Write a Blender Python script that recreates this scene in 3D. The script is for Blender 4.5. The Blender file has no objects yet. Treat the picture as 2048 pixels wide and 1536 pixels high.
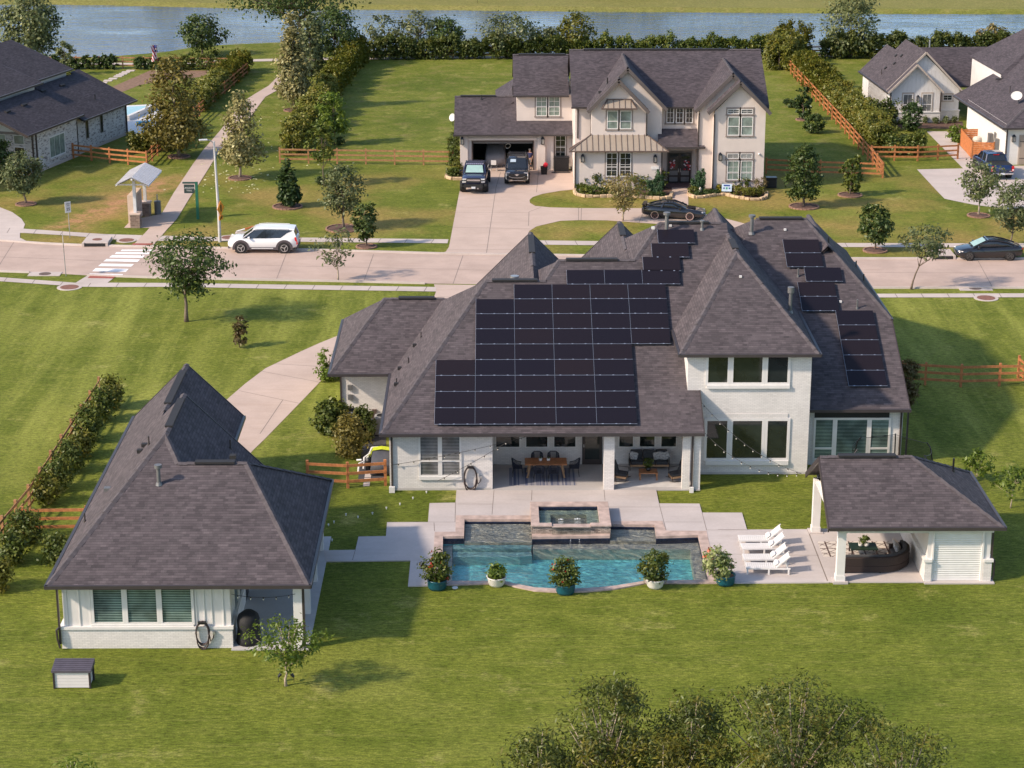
import bpy, math, random
import numpy as np
from mathutils import Vector, Matrix
random.seed(7); RNG = np.random.default_rng(11)
R = math.radians; PI = math.pi
scene = bpy.context.scene; col = scene.collection

# ---------------------------------------------------------------- camera, light, exposure
FOC = 4141.0; PITCH = R(17.8); YAW = math.atan(35*math.cos(PITCH)/FOC); CH = 36.4
cd = bpy.data.cameras.new('camera'); cam = bpy.data.objects.new('camera', cd); col.objects.link(cam)
cd.sensor_width = 36; cd.lens = 36*FOC/2048; cd.clip_start = 1; cd.clip_end = 4000
cam.location = (0, 0, CH); cam.rotation_euler = (PI/2-PITCH, 0, -YAW)
scene.camera = cam
SUN = Vector((-2.85, -1.2, 2.2)).normalized()
w = bpy.data.worlds.new('World'); scene.world = w; w.use_nodes = True
sky = w.node_tree.nodes.new('ShaderNodeTexSky'); sky.sky_type = 'NISHITA'; sky.sun_disc = False
sky.sun_elevation = math.asin(SUN.z); sky.sun_rotation = math.atan2(SUN.x, SUN.y)
sky.air_density = 1.0; sky.dust_density = 1.2; sky.ozone_density = 1.8
bg = w.node_tree.nodes['Background']; bg.inputs[1].default_value = 0.15
w.node_tree.links.new(sky.outputs[0], bg.inputs[0])
sd = bpy.data.lights.new('sun', 'SUN'); sd.energy = 3.5; sd.angle = R(3.0); sd.color = (1, .83, .66)
so = bpy.data.objects.new('sun', sd); col.objects.link(so); so.rotation_euler = SUN.to_track_quat('Z', 'Y').to_euler()
so.location = SUN*300
scene.view_settings.view_transform = 'Standard'; scene.view_settings.look = 'None'
scene.view_settings.exposure = 0.66; scene.view_settings.gamma = 1
scene.render.engine = 'CYCLES'; scene.cycles.use_denoising = True
scene.cycles.max_bounces = 6; scene.cycles.transparent_max_bounces = 6; scene.cycles.transmission_bounces = 3
scene.cycles.caustics_reflective = False; scene.cycles.caustics_refractive = False

# ---------------------------------------------------------------- survey: pixel of the photo -> point of the place
_sa, _ca, _sp, _cp = math.sin(YAW), math.cos(YAW), math.sin(PITCH), math.cos(PITCH)
FW = (_sa*_cp, _ca*_cp, -_sp); RT = (_ca, -_sa, 0); UP = (_sa*_sp, _ca*_sp, _cp)
def ray(x, y):
    u = (x-1024)/FOC; v = (768-y)/FOC
    return tuple(FW[i]+RT[i]*u+UP[i]*v for i in range(3))
def G(x, y, z=0.0):
    d = ray(x, y); t = (z-CH)/d[2]; return (d[0]*t, d[1]*t, z)
def PY(x, y, Y):
    d = ray(x, y); t = Y/d[1]; return (d[0]*t, Y, CH+d[2]*t)
def SC(x, y):                                   # photo pixels per metre at that ground point
    p = G(x, y); return FOC/sum(a*b for a, b in zip((p[0], p[1], p[2]-CH), FW))
def GP(pts, z=0.0): return [G(x, y, z)[:2] for x, y in pts]

# ---------------------------------------------------------------- object bookkeeping
OFF = {}
def tag(o, label=None, cat=None, group=None, kind=None):
    if label: o['label'] = label
    if cat: o['category'] = cat
    if group: o['group'] = group
    if kind: o['kind'] = kind
    return o
def thing(name, label, cat, loc=(0, 0, 0), rz=0.0, group=None, world=False):
    o = bpy.data.objects.new(name, None); col.objects.link(o); o.empty_display_size = .3
    o.location = loc; o.rotation_euler = (0, 0, rz)
    if world: OFF[o.name] = Vector(loc)
    return tag(o, label, cat, group)
def copy_tree(o, parent=None):
    c = o.copy(); col.objects.link(c)
    if parent: c.parent = parent
    for ch in list(o.children): copy_tree(ch, c)
    return c
def dup(root, loc, rz=None, label=None, scale=None, group=None):
    c = copy_tree(root); c.location = loc
    if rz is not None: c.rotation_euler = (0, 0, rz)
    if scale is not None: c.scale = (scale,)*3 if not isinstance(scale, tuple) else scale
    if label: c['label'] = label
    if group: c['group'] = group
    return c

class MB:
    def __init__(s): s.v = []; s.f = []; s.uv = []
    def add(s, vs, fs):
        n = len(s.v); s.v += [tuple(p) for p in vs]; s.f += [tuple(n+i for i in f) for f in fs]; return s
    def box(s, x0, y0, z0, x1, y1, z1):
        return s.add([(x0,y0,z0),(x1,y0,z0),(x1,y1,z0),(x0,y1,z0),(x0,y0,z1),(x1,y0,z1),(x1,y1,z1),(x0,y1,z1)],
                     [(0,3,2,1),(4,5,6,7),(0,1,5,4),(1,2,6,5),(2,3,7,6),(3,0,4,7)])
    def ob(s, c, sx, sy, sz, rz=0, rx=0, ry=0):
        m = Matrix.Translation(c) @ Matrix.Rotation(rz,4,'Z') @ Matrix.Rotation(ry,4,'Y') @ Matrix.Rotation(rx,4,'X')
        a, b, h = sx/2, sy/2, sz/2
        vs = [m @ Vector(p) for p in [(-a,-b,-h),(a,-b,-h),(a,b,-h),(-a,b,-h),(-a,-b,h),(a,-b,h),(a,b,h),(-a,b,h)]]
        return s.add(vs, [(0,3,2,1),(4,5,6,7),(0,1,5,4),(1,2,6,5),(2,3,7,6),(3,0,4,7)])
    def beam(s, p, q, w, h=None):
        h = h or w; p = Vector(p); q = Vector(q); d = (q-p).normalized()
        up = Vector((0,0,1)) if abs(d.z) < .98 else Vector((0,1,0))
        sd_ = d.cross(up).normalized(); u = sd_.cross(d)
        vs = []
        for e in (p, q):
            for a, b in ((-1,-1),(1,-1),(1,1),(-1,1)): vs.append(e+sd_*(a*w/2)+u*(b*h/2))
        return s.add(vs, [(0,1,2,3),(7,6,5,4),(0,4,5,1),(1,5,6,2),(2,6,7,3),(3,7,4,0)])
    def tube(s, pts, r, n=6):
        pts = [Vector(p) for p in pts]; k = len(pts)
        rs = r if isinstance(r, (list, tuple)) else [r]*k
        rings = []; ref = None
        for i, p in enumerate(pts):
            d = (pts[min(i+1,k-1)]-pts[max(i-1,0)]).normalized()
            if ref is None: ref = Vector((1,0,0)) if abs(d.x) < .8 else Vector((0,1,0))
            a = d.cross(ref).normalized(); b = a.cross(d); ref = b
            rings.append([p+a*(math.cos(2*PI*j/n)*rs[i])+b*(math.sin(2*PI*j/n)*rs[i]) for j in range(n)])
        return s.loft(rings)
    def cyl(s, p, q, r0, r1=None, n=12): return s.tube([p, q], [r0, r0 if r1 is None else r1], n)
    def loft(s, rings, closed=True, cap=True):
        n = len(rings[0]); vs = [p for r_ in rings for p in r_]; fs = []
        for i in range(len(rings)-1):
            for j in range(n if closed else n-1):
                a = i*n+j; b = i*n+(j+1) % n; fs.append((a, b, b+n, a+n))
        if cap: fs += [tuple(reversed(range(n))), tuple(range(len(vs)-n, len(vs)))]
        return s.add(vs, fs)
    def prism(s, poly, z0, z1):
        if sum(poly[i-1][0]*poly[i][1]-poly[i][0]*poly[i-1][1] for i in range(len(poly))) < 0: poly = poly[::-1]
        n = len(poly)
        vs = [(x, y, z0) for x, y in poly]+[(x, y, z1) for x, y in poly]
        return s.add(vs, [tuple(reversed(range(n))), tuple(range(n, 2*n))]+[(i, (i+1) % n, (i+1) % n+n, i+n) for i in range(n)])
    def sheet(s, poly, z):
        if sum(poly[i-1][0]*poly[i][1]-poly[i][0]*poly[i-1][1] for i in range(len(poly))) < 0: poly = poly[::-1]
        return s.add([(x, y, z) for x, y in poly], [tuple(range(len(poly)))])
    def lathe(s, prof, c=(0,0,0), n=16):
        return s.loft([[(c[0]+r*math.cos(2*PI*j/n), c[1]+r*math.sin(2*PI*j/n), c[2]+z) for j in range(n)] for r, z in prof])
    def ball(s, c, rx, ry=None, rz=None, n=10, m=6):
        ry = ry or rx; rz = rz or rx
        return s.loft([[(c[0]+rx*math.sin(a)*math.cos(2*PI*j/n), c[1]+ry*math.sin(a)*math.sin(2*PI*j/n), c[2]-rz*math.cos(a)) for j in range(n)]
                       for a in [PI*(.04+.92*i/m) for i in range(m+1)]])
    def xf(s, m):
        s.v = [tuple(m @ Vector(p)) for p in s.v]; return s
    def build(s, name, mat, parent=None, smooth=False, bevel=0, bseg=1, sub=0):
        off = OFF.get(parent.name) if parent else None
        vs = s.v if off is None else [(p[0]-off.x, p[1]-off.y, p[2]-off.z) for p in s.v]
        me = bpy.data.meshes.new(name); me.from_pydata(vs, [], s.f); me.update()
        if s.uv:
            l = me.uv_layers.new(name='UVMap'); k = 0
            for f, uvs in zip(s.f, s.uv):
                for q in uvs: l.data[k].uv = q; k += 1
        if smooth: me.polygons.foreach_set('use_smooth', [True]*len(me.polygons))
        if mat: me.materials.append(mat)
        o = bpy.data.objects.new(name, me); col.objects.link(o)
        if parent:
            o.parent = parent
            if off is not None: OFF[o.name] = off
        if bevel:
            b = o.modifiers.new('bevel', 'BEVEL'); b.width = bevel; b.segments = bseg; b.limit_method = 'ANGLE'
        if sub:
            b = o.modifiers.new('sub', 'SUBSURF'); b.levels = sub; b.render_levels = sub
        return o

# ---------------------------------------------------------------- materials
def newmat(name):
    m = bpy.data.materials.new(name); m.use_nodes = True
    return m, m.node_tree, m.node_tree.nodes['Principled BSDF']
def Nd(nt, t, ins=None, **k):
    n = nt.nodes.new('ShaderNode'+t)
    for a, b in k.items(): setattr(n, a, b)
    for a, b in (ins or {}).items():
        if hasattr(b, 'is_output'): nt.links.new(b, n.inputs[a])
        else: n.inputs[a].default_value = b
    return n
def rgba(c): return (c[0], c[1], c[2], 1)
def mixc(nt, fac, a, b, blend='MIX'):
    n = nt.nodes.new('ShaderNodeMix'); n.data_type = 'RGBA'; n.blend_type = blend
    for i, v in ((0, fac), (6, a), (7, b)):
        if hasattr(v, 'is_output'): nt.links.new(v, n.inputs[i])
        elif i == 0: n.inputs[0].default_value = v
        else: n.inputs[i].default_value = rgba(v)
    return n.outputs[2]
def math_(nt, op, a, b=0.0, c=0.0, clamp=False):
    n = nt.nodes.new('ShaderNodeMath'); n.operation = op; n.use_clamp = clamp
    for i, v in ((0, a), (1, b), (2, c)):
        if hasattr(v, 'is_output'): nt.links.new(v, n.inputs[i])
        else: n.inputs[i].default_value = v
    return n.outputs[0]
def ramp(nt, fac, p0, p1, v0=0.0, v1=1.0):
    n = Nd(nt, 'MapRange', {0: fac, 1: p0, 2: p1, 3: v0, 4: v1}); n.clamp = True
    return n.outputs[0]
def ocoord(nt, scale=(1,1,1), rot=(0,0,0)):
    tc = Nd(nt, 'TexCoord'); mp = Nd(nt, 'Mapping', {0: tc.outputs['Object'], 2: rot, 3: scale}); return mp.outputs[0]
def noise(nt, vec, scale, detail=3, rough=.55):
    return Nd(nt, 'TexNoise', {'Vector': vec, 'Scale': scale, 'Detail': detail, 'Roughness': rough}).outputs[0]
def bump(nt, bs, h, strength=.3, dist=.02):
    b = Nd(nt, 'Bump', {'Height': h, 'Strength': strength, 'Distance': dist}); nt.links.new(b.outputs[0], bs.inputs['Normal'])
def mat(name, c, rough=.6, metal=0.0, var=.10, vs=2.5, bmp=0.0, bs=40.0, spec=.5, coat=0.0):
    m, nt, b = newmat(name)
    b.inputs['Roughness'].default_value = rough; b.inputs['Metallic'].default_value = metal
    b.inputs['Specular IOR Level'].default_value = spec; b.inputs['Coat Weight'].default_value = coat
    v = ocoord(nt); n = noise(nt, v, vs, 4)
    f = ramp(nt, n, .3, .7, 1-var, 1+var)
    mx = mixc(nt, 1.0, c, (1, 1, 1), 'MULTIPLY'); nt.links.new(f, mx.node.inputs[7])
    nt.links.new(mx, b.inputs['Base Color'])
    if bmp: bump(nt, b, noise(nt, v, bs, 3), bmp)
    return m

def mat_shingle(name, c1, c2):
    m, nt, b = newmat(name); b.inputs['Roughness'].default_value = .92; b.inputs['Specular IOR Level'].default_value = .25
    tc = Nd(nt, 'TexCoord'); uv = tc.outputs['UV']
    mid_ = [(p+q)/2*.9 for p, q in zip(c1, c2)]
    br = Nd(nt, 'TexBrick', {'Vector': uv, 'Color1': rgba(c1), 'Color2': rgba(c2), 'Mortar': rgba(mid_), 'Scale': 1.0, 'Mortar Size': .004,
                             'Mortar Smooth': .3, 'Brick Width': .24, 'Row Height': .14}, offset=.37, squash=1.0)
    sy = Nd(nt, 'SeparateXYZ', {0: uv}); rowv = math_(nt, 'MODULO', math_(nt, 'ADD', sy.outputs[1], 700.0), .14)
    crs = ramp(nt, rowv, .0, .030, .50, 1.0)  # shadow line at each course edge, darkened into the shingle colour
    br2 = Nd(nt, 'TexBrick', {'Vector': uv, 'Color1': (.82,.82,.82,1), 'Color2': (1.18,1.15,1.15,1), 'Mortar': (.9,.9,.9,1), 'Scale': 1.0, 'Mortar Size': .004,
                              'Brick Width': .41, 'Row Height': .14}, offset=.23)
    c = mixc(nt, 1.0, mixc(nt, 1.0, br.outputs[0], br2.outputs[0], 'MULTIPLY'), crs, 'MULTIPLY')
    n = ramp(nt, noise(nt, uv, .5, 5, .6), .3, .7, .86, 1.14)
    c = mixc(nt, 1.0, c, n, 'MULTIPLY')
    n2 = ramp(nt, noise(nt, uv, 30, 2), .25, .75, .8, 1.2)
    c = mixc(nt, 1.0, c, n2, 'MULTIPLY')
    nt.links.new(c, b.inputs['Base Color'])
    bump(nt, b, br.outputs['Fac'], -.8, .03)
    return m
def wallvec(nt):                                  # brick courses on any upright wall
    tc = Nd(nt, 'TexCoord'); sx = Nd(nt, 'SeparateXYZ', {0: tc.outputs['Object']})
    u = math_(nt, 'ADD', sx.outputs[0], sx.outputs[1])
    return Nd(nt, 'CombineXYZ', {0: u, 1: sx.outputs[2]}).outputs[0]
def mat_brick(name, c1, c2, mortar, smear=None, bw=.22, rh=.075):
    m, nt, b = newmat(name); b.inputs['Roughness'].default_value = .8
    v = wallvec(nt)
    br = Nd(nt, 'TexBrick', {'Vector': v, 'Color1': rgba(c1), 'Color2': rgba(c2), 'Mortar': rgba(mortar), 'Scale': 1.0, 'Mortar Size': .008,
                             'Mortar Smooth': .5, 'Brick Width': bw, 'Row Height': rh})
    c = br.outputs[0]
    if smear:
        n = noise(nt, Nd(nt, 'Mapping', {0: v, 3: (1.1, 2.6, 1)}).outputs[0], 1.7, 6, .7)
        f = ramp(nt, n, .50, .54)
        b2 = Nd(nt, 'TexBrick', {'Vector': v, 'Color1': (1,1,1,1), 'Color2': (0,0,0,1), 'Mortar': (0,0,0,1), 'Scale': 1.0, 'Mortar Size': .006, 'Brick Width': bw, 'Row Height': rh})
        f = math_(nt, 'MULTIPLY', f, ramp(nt, b2.outputs[0], .3, .6))
        c = mixc(nt, f, c, smear)
    n = ramp(nt, noise(nt, v, .8, 4), .3, .7, .93, 1.05)
    c = mixc(nt, 1.0, c, n, 'MULTIPLY')
    nt.links.new(c, b.inputs['Base Color']); bump(nt, b, br.outputs['Fac'], -.6, .012)
    return m
def mat_board(name, c, pitch=.4, wdt=.05, axis='u'):   # board and batten
    m, nt, b = newmat(name); b.inputs['Roughness'].default_value = .65
    v = wallvec(nt); sx = Nd(nt, 'SeparateXYZ', {0: v})
    u = math_(nt, 'MODULO', math_(nt, 'ADD', sx.outputs[0], 1000.0), pitch)
    f = math_(nt, 'LESS_THAN', u, wdt)
    n = ramp(nt, noise(nt, v, 1.2, 4), .3, .7, .94, 1.04)
    nt.links.new(mixc(nt, 1.0, c, n, 'MULTIPLY'), b.inputs['Base Color']); bump(nt, b, f, 1.0, .03)
    return m
def mat_blind(name, slat, gap, pitch=.075):
    m, nt, b = newmat(name); b.inputs['Roughness'].default_value = .12; b.inputs['Specular IOR Level'].default_value = .6
    tc = Nd(nt, 'TexCoord'); sx = Nd(nt, 'SeparateXYZ', {0: tc.outputs['Object']})
    u = math_(nt, 'MODULO', math_(nt, 'ADD', sx.outputs[2], 100.0), pitch)
    f = ramp(nt, u, pitch*.30, pitch*.42)
    c = mixc(nt, f, slat, gap)
    c = mixc(nt, 1.0, c, ramp(nt, noise(nt, tc.outputs['Object'], .9, 3), .35, .65, .55, 1.3), 'MULTIPLY')
    nt.links.new(c, b.inputs['Base Color']); return m
def mat_concrete(name, c, joint=None, var=.12, stain=.5):
    m, nt, b = newmat(name); b.inputs['Roughness'].default_value = .85; b.inputs['Specular IOR Level'].default_value = .3
    v = ocoord(nt); n1 = ramp(nt, noise(nt, v, .35, 6, .65), .3, .7, 1-var, 1+var)
    n2 = ramp(nt, noise(nt, v, 9, 4, .7), .25, .75, .94, 1.06)
    cc = mixc(nt, 1.0, c, n1, 'MULTIPLY'); cc = mixc(nt, 1.0, cc, n2, 'MULTIPLY')
    st = ramp(nt, noise(nt, ocoord(nt, (.25, 1.2, 1)), .8, 5, .7), .5, .75, 0, stain)
    cc = mixc(nt, st, cc, (c[0]*.80, c[1]*.76, c[2]*.72))
    nt.links.new(cc, b.inputs['Base Color']); bump(nt, b, noise(nt, v, 60, 2), .15, .01)
    return m
def mat_leaf(name, c1, c2, c3=None, trans=.25):
    m = bpy.data.materials.new(name); m.use_nodes = True; nt = m.node_tree; nt.nodes.clear()
    up_ = lambda q: (q[0]*1.30, q[1]*1.40, q[2]*1.15)
    c1 = up_(c1); c2 = up_(c2); c3 = up_(c3) if c3 else None
    g = Nd(nt, 'NewGeometry'); oi = Nd(nt, 'ObjectInfo')
    cl = ramp(nt, noise(nt, ocoord(nt), 1.1, 3, .6), .36, .64)
    c = mixc(nt, math_(nt, 'ADD', math_(nt, 'MULTIPLY', g.outputs['Random Per Island'], .5), math_(nt, 'MULTIPLY', cl, .5)), c1, c2)
    if c3: c = mixc(nt, ramp(nt, noise(nt, ocoord(nt), 1.7, 2), .52, .66), c, c3)
    c = mixc(nt, 1.0, c, ramp(nt, oi.outputs['Random'], 0, 1, .88, 1.1), 'MULTIPLY')
    d = Nd(nt, 'BsdfDiffuse', {0: c}); t = Nd(nt, 'BsdfTranslucent', {0: c})
    gl = Nd(nt, 'BsdfGlossy', {0: (.5,.55,.45,1), 1: .45})
    mx = Nd(nt, 'MixShader', {0: trans, 1: d.outputs[0], 2: t.outputs[0]})
    mx2 = Nd(nt, 'MixShader', {0: .05, 1: mx.outputs[0], 2: gl.outputs[0]})
    o = Nd(nt, 'OutputMaterial', {0: mx2.outputs[0]}); return m

W_ = (.70, .675, .645)
SH = mat_shingle('shingles', (.100, .085, .089), (.066, .056, .060))
SHD = mat_shingle('dark shingles', (.064, .056, .064), (.040, .036, .043))
SHN = mat_shingle('neighbour shingles', (.086, .073, .080), (.057, .049, .055))
CAP = mat('ridge cap shingle', (.080, .068, .072), .9, var=.3, vs=4)
VENTD = mat('dark vent', (.022, .02, .02), .7)
BRK = mat_brick('painted white brick', (.74, .70, .66), (.65, .615, .58), (.52, .49, .46))
SMR = mat_brick('smeared brick', (.64, .60, .57), (.52, .48, .46), (.60, .57, .55), smear=(.12, .09, .085))
STUC = mat('beige stucco', (.62, .54, .49), .85, var=.06, vs=.8, bmp=.15, bs=60)
TRIMT = mat('taupe trim', (.24, .20, .18), .7)
RAKE = mat('rake board', (.10, .083, .078), .7)
BRN = mat('dark brown metal', (.045, .034, .032), .45)
GUT = mat('gutter metal', (.05, .042, .042), .4)
WHT = mat('white paint', W_, .5, var=.04)
BB = mat_board('board and batten', (.68, .65, .62))
BBG = mat_board('narrow battens', (.68, .65, .62), .30, .04)
GLS = mat('window glass', (.018, .024, .022), .05, var=.5, vs=.7, spec=.7)
GLB = mat_blind('glass over blinds', (.30, .40, .36), (.02, .045, .04))
GLB2 = mat_blind('glass over grey blinds', (.34, .34, .34), (.05, .055, .055))
GLG = mat('curtained glass', (.20, .25, .22), .1, var=.4, vs=1.5, spec=.6)
CON = mat_concrete('pale concrete', (.50, .43, .385))
CONR = mat_concrete('road concrete', (.455, .345, .285), var=.13)
DECK = mat_concrete('deck concrete', (.47, .42, .395), var=.09)
DRV = mat_concrete('driveway concrete', (.49, .38, .315), var=.10)
CEDAR = mat('cedar boards', (.42, .16, .055), .75, var=.3, vs=5)
CEDARD = mat('weathered cedar', (.34, .17, .075), .8, var=.3, vs=5)
BLK = mat('black paint', (.012, .012, .014), .35)
BLKM = mat('matt black', (.015, .015, .016), .7)
STEEL = mat('galvanised steel', (.42, .42, .42), .4, metal=.7)
GREY = mat('grey metal', (.18, .18, .18), .5, metal=.4)
JOINT = mat('joint', (.20, .165, .14), .9)
MULCH = mat('mulch', (.10, .055, .04), .95, var=.35, vs=7, bmp=.5, bs=30)
SOIL = mat('bare soil', (.20, .12, .075), .95, var=.3, vs=3)
STONE = mat('edging stone', (.50, .36, .22), .85, var=.35, vs=3, bmp=.3, bs=20)
BARK = mat('bark', (.16, .12, .09), .9, var=.3, vs=8, bmp=.4, bs=30)
BARKL = mat('pale bark', (.36, .29, .22), .85, var=.25, vs=8)
from mathutils.geometry import tessellate_polygon
def holed(outer, holes, z, mb=None):
    mb = mb or MB(); loops = [outer]+holes
    flat = [p for l in loops for p in l]
    tris = tessellate_polygon([[Vector((x, y, 0)) for x, y in l] for l in loops])
    fs = []
    for t in tris:
        a, b, c = (flat[i] for i in t)
        fs.append(t if (b[0]-a[0])*(c[1]-a[1])-(b[1]-a[1])*(c[0]-a[0]) > 0 else t[::-1])
    return mb.add([(x, y, z) for x, y in flat], fs)
def skirt(mb, loop, z0, z1):
    n = len(loop)
    return mb.add([(x, y, z0) for x, y in loop]+[(x, y, z1) for x, y in loop], [(i, (i+1) % n, (i+1) % n+n, i+n) for i in range(n)])
def struct(name, mb, m): return tag(mb.build(name, m), kind='structure')

# ---- grass
def mat_grass():
    m, nt, b = newmat('lawn grass'); b.inputs['Roughness'].default_value = .9; b.inputs['Specular IOR Level'].default_value = .15
    v = ocoord(nt); sx = Nd(nt, 'SeparateXYZ', {0: v}); X, Y = sx.outputs[0], sx.outputs[1]
    big = noise(nt, v, .09, 5, .6); mid = noise(nt, v, .55, 5, .65); fine = noise(nt, v, 5, 4, .75)
    strk = noise(nt, ocoord(nt, (.30, 2.6, 1)), 1.0, 6, .72)
    c = mixc(nt, ramp(nt, mid, .35, .65), (.098, .124, .012), (.150, .172, .022))
    c = mixc(nt, ramp(nt, strk, .50, .74, 0, .6), c, (.240, .235, .055))
    c = mixc(nt, ramp(nt, big, .54, .66, 0, .5), c, (.205, .215, .042))
    c = mixc(nt, ramp(nt, big, .46, .32, 0, .7), c, (.074, .104, .009))
    pt = noise(nt, v, .33, 6, .72)
    c = mixc(nt, ramp(nt, pt, .585, .70, 0, .65), c, (.33, .305, .095))
    # worn mowing streaks of the side fields run towards the street
    wv = noise(nt, ocoord(nt, (.42, .045, 1), (0, 0, R(-33))), 1.0, 4, .62)
    wv2 = noise(nt, ocoord(nt, (1.9, .16, 1), (0, 0, R(-33))), 1.0, 5, .7)
    fld = math_(nt, 'MULTIPLY', ramp(nt, Y, 96, 104), ramp(nt, Y, 137, 133))
    c = mixc(nt, math_(nt, 'MULTIPLY', fld, ramp(nt, wv, .44, .66, 0, .62)), c, (.29, .30, .060))
    c = mixc(nt, math_(nt, 'MULTIPLY', fld, ramp(nt, wv2, .55, .75, 0, .5)), c, (.29, .30, .065))
    # drier front lots over the road
    dry = math_(nt, 'MULTIPLY', ramp(nt, Y, 141, 147), ramp(nt, Y, 176, 166))
    dn = ramp(nt, noise(nt, v, .12, 4, .6), .42, .62)
    c = mixc(nt, math_(nt, 'MULTIPLY', dry, math_(nt, 'MULTIPLY', dn, .75)), c, (.30, .205, .065))
    far = ramp(nt, Y, 165, 185)
    c = mixc(nt, math_(nt, 'MULTIPLY', far, ramp(nt, mid, .5, .68, 0, .45)), c, (.23, .175, .075))
    far2 = ramp(nt, Y, 270, 276)
    c = mixc(nt, math_(nt, 'MULTIPLY', far2, .6), c, (.23, .20, .07))
    # the worn patches beside the kiosk
    px = math_(nt, 'ADD', X, math_(nt, 'MULTIPLY', math_(nt, 'SUBTRACT', Y, 158.0), -.32))
    d1 = math_(nt, 'MULTIPLY', ramp(nt, math_(nt, 'ABSOLUTE', math_(nt, 'ADD', px, 30.5)), 2.4, .6), math_(nt, 'MULTIPLY', ramp(nt, Y, 149, 153), ramp(nt, Y, 172, 167)))
    c = mixc(nt, math_(nt, 'MULTIPLY', d1, ramp(nt, mid, .42, .58, 0, .9)), c, (.42, .22, .11))
    g1 = noise(nt, ocoord(nt, (.55, 1.5, 1)), 5.5, 3, .7); g2 = noise(nt, v, 13, 2, .7)
    c = mixc(nt, 1.0, c, ramp(nt, g1, .34, .66, .62, 1.40), 'MULTIPLY'); c = mixc(nt, 1.0, c, ramp(nt, g2, .30, .70, .70, 1.32), 'MULTIPLY')
    c = mixc(nt, ramp(nt, g1, .60, .74, 0, .35), c, (.30, .27, .10))
    nt.links.new(c, b.inputs['Base Color'])
    hb = math_(nt, 'ADD', math_(nt, 'MULTIPLY', fine, .6), noise(nt, v, 30, 2, .8)); bump(nt, b, hb, .6, .05)
    return m
GRASS = mat_grass()
SHORE = [(-30, 121), (60, 119), (130, 118), (215, 113), (270, 109), (330, 104), (400, 92), (480, 88), (560, 85), (640, 92), (760, 103), (1000, 107), (1230, 105), (1500, 104), (1800, 104), (2080, 103)]
FARS = [(-30, 2), (100, 2), (250, 4), (420, 8), (600, 11), (800, 12), (1000, 14), (1200, 16), (1500, 18), (1800, 20), (2080, 21)]
shore = GP(SHORE); fars = GP(FARS)
POOLC = GP([(869.5,1066),(911,1065.5),(912,1033),(1060,1033),(1060,1015),(1216,1015),(1219,1045),(1325,1044),(1332,1063.5),(1413,1064),(1436,1168),(1291,1168.5),(1277,1171.5),(1230,1180),(1174,1185),(1122,1186.5),(1069,1183.5),(1030,1175.5),(1007,1168.5),(864,1173)])
POOLW = GP([(886,1075),(928,1074.5),(929,1041),(1063,1041),(1064,1076),(1220,1074),(1219,1051),(1309,1052),(1312,1075),(1396,1072.5),(1417,1162),(1292,1163),(1277,1166),(1230,1173.5),(1175,1178.5),(1122,1180),(1069,1177),(1030,1169.5),(1007,1163.5),(884,1164)])
near = [(-600, -400), (600, -400), (600, shore[-1][1])]+shore[::-1]+[(-600, shore[0][1])]
mb = holed(near, [POOLC], 0.0)
edge = [(-600, shore[0][1])]+shore+[(600, shore[-1][1])]
mb.loft([[(x, y, 0) for x, y in edge], [(x, y+1.2, -.35) for x, y in edge], [(x, y+6, -1.6) for x, y in edge]], closed=False, cap=False)
edge = [(-600, fars[0][1])]+fars+[(600, fars[-1][1])]
mb.add([(x, y, .15) for x, y in edge]+[(600, 1500, .15), (-600, 1500, .15)], [tuple(range(len(edge)+2))])
mb.loft([[(x, y-6, -1.6) for x, y in edge], [(x, y-1.5, -.35) for x, y in edge], [(x, y, .15) for x, y in edge]], closed=False, cap=False)
struct('lawn', mb, GRASS)
def mat_lake():
    m = bpy.data.materials.new('lake water'); m.use_nodes = True; nt = m.node_tree; nt.nodes.clear()
    v = ocoord(nt, (.42, 1.25, 1), (0, 0, R(12)))
    h = math_(nt, 'ADD', noise(nt, v, .55, 4, .62), math_(nt, 'MULTIPLY', noise(nt, v, 1.9, 3, .6), .40))
    big = ramp(nt, noise(nt, ocoord(nt, (.5, 1.0, 1)), .055, 3, .6), .38, .62, .25, 1.0)
    bp = Nd(nt, 'Bump', {'Height': h, 'Strength': big, 'Distance': .9})
    fr = Nd(nt, 'Fresnel', {0: 2.3, 1: bp.outputs[0]}); frm = math_(nt, 'MAXIMUM', fr.outputs[0], .80)
    d = Nd(nt, 'BsdfDiffuse', {0: (.018, .040, .052, 1)}); gl = Nd(nt, 'BsdfGlossy', {0: (.90, .92, 1, 1), 1: .05, 'Normal': bp.outputs[0]})
    mx = Nd(nt, 'MixShader', {0: frm, 1: d.outputs[0], 2: gl.outputs[0]}); Nd(nt, 'OutputMaterial', {0: mx.outputs[0]}); return m
mb = MB(); mb.sheet([(-600, 215), (600, 215), (600, 300), (-600, 300)], -.32); struct('lake', mb, mat_lake())
mb = MB(); mb.sheet([(-600, 214), (600, 214), (600, 301), (-600, 301)], -1.55); struct('lake_bed', mb, SOIL)

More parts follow.
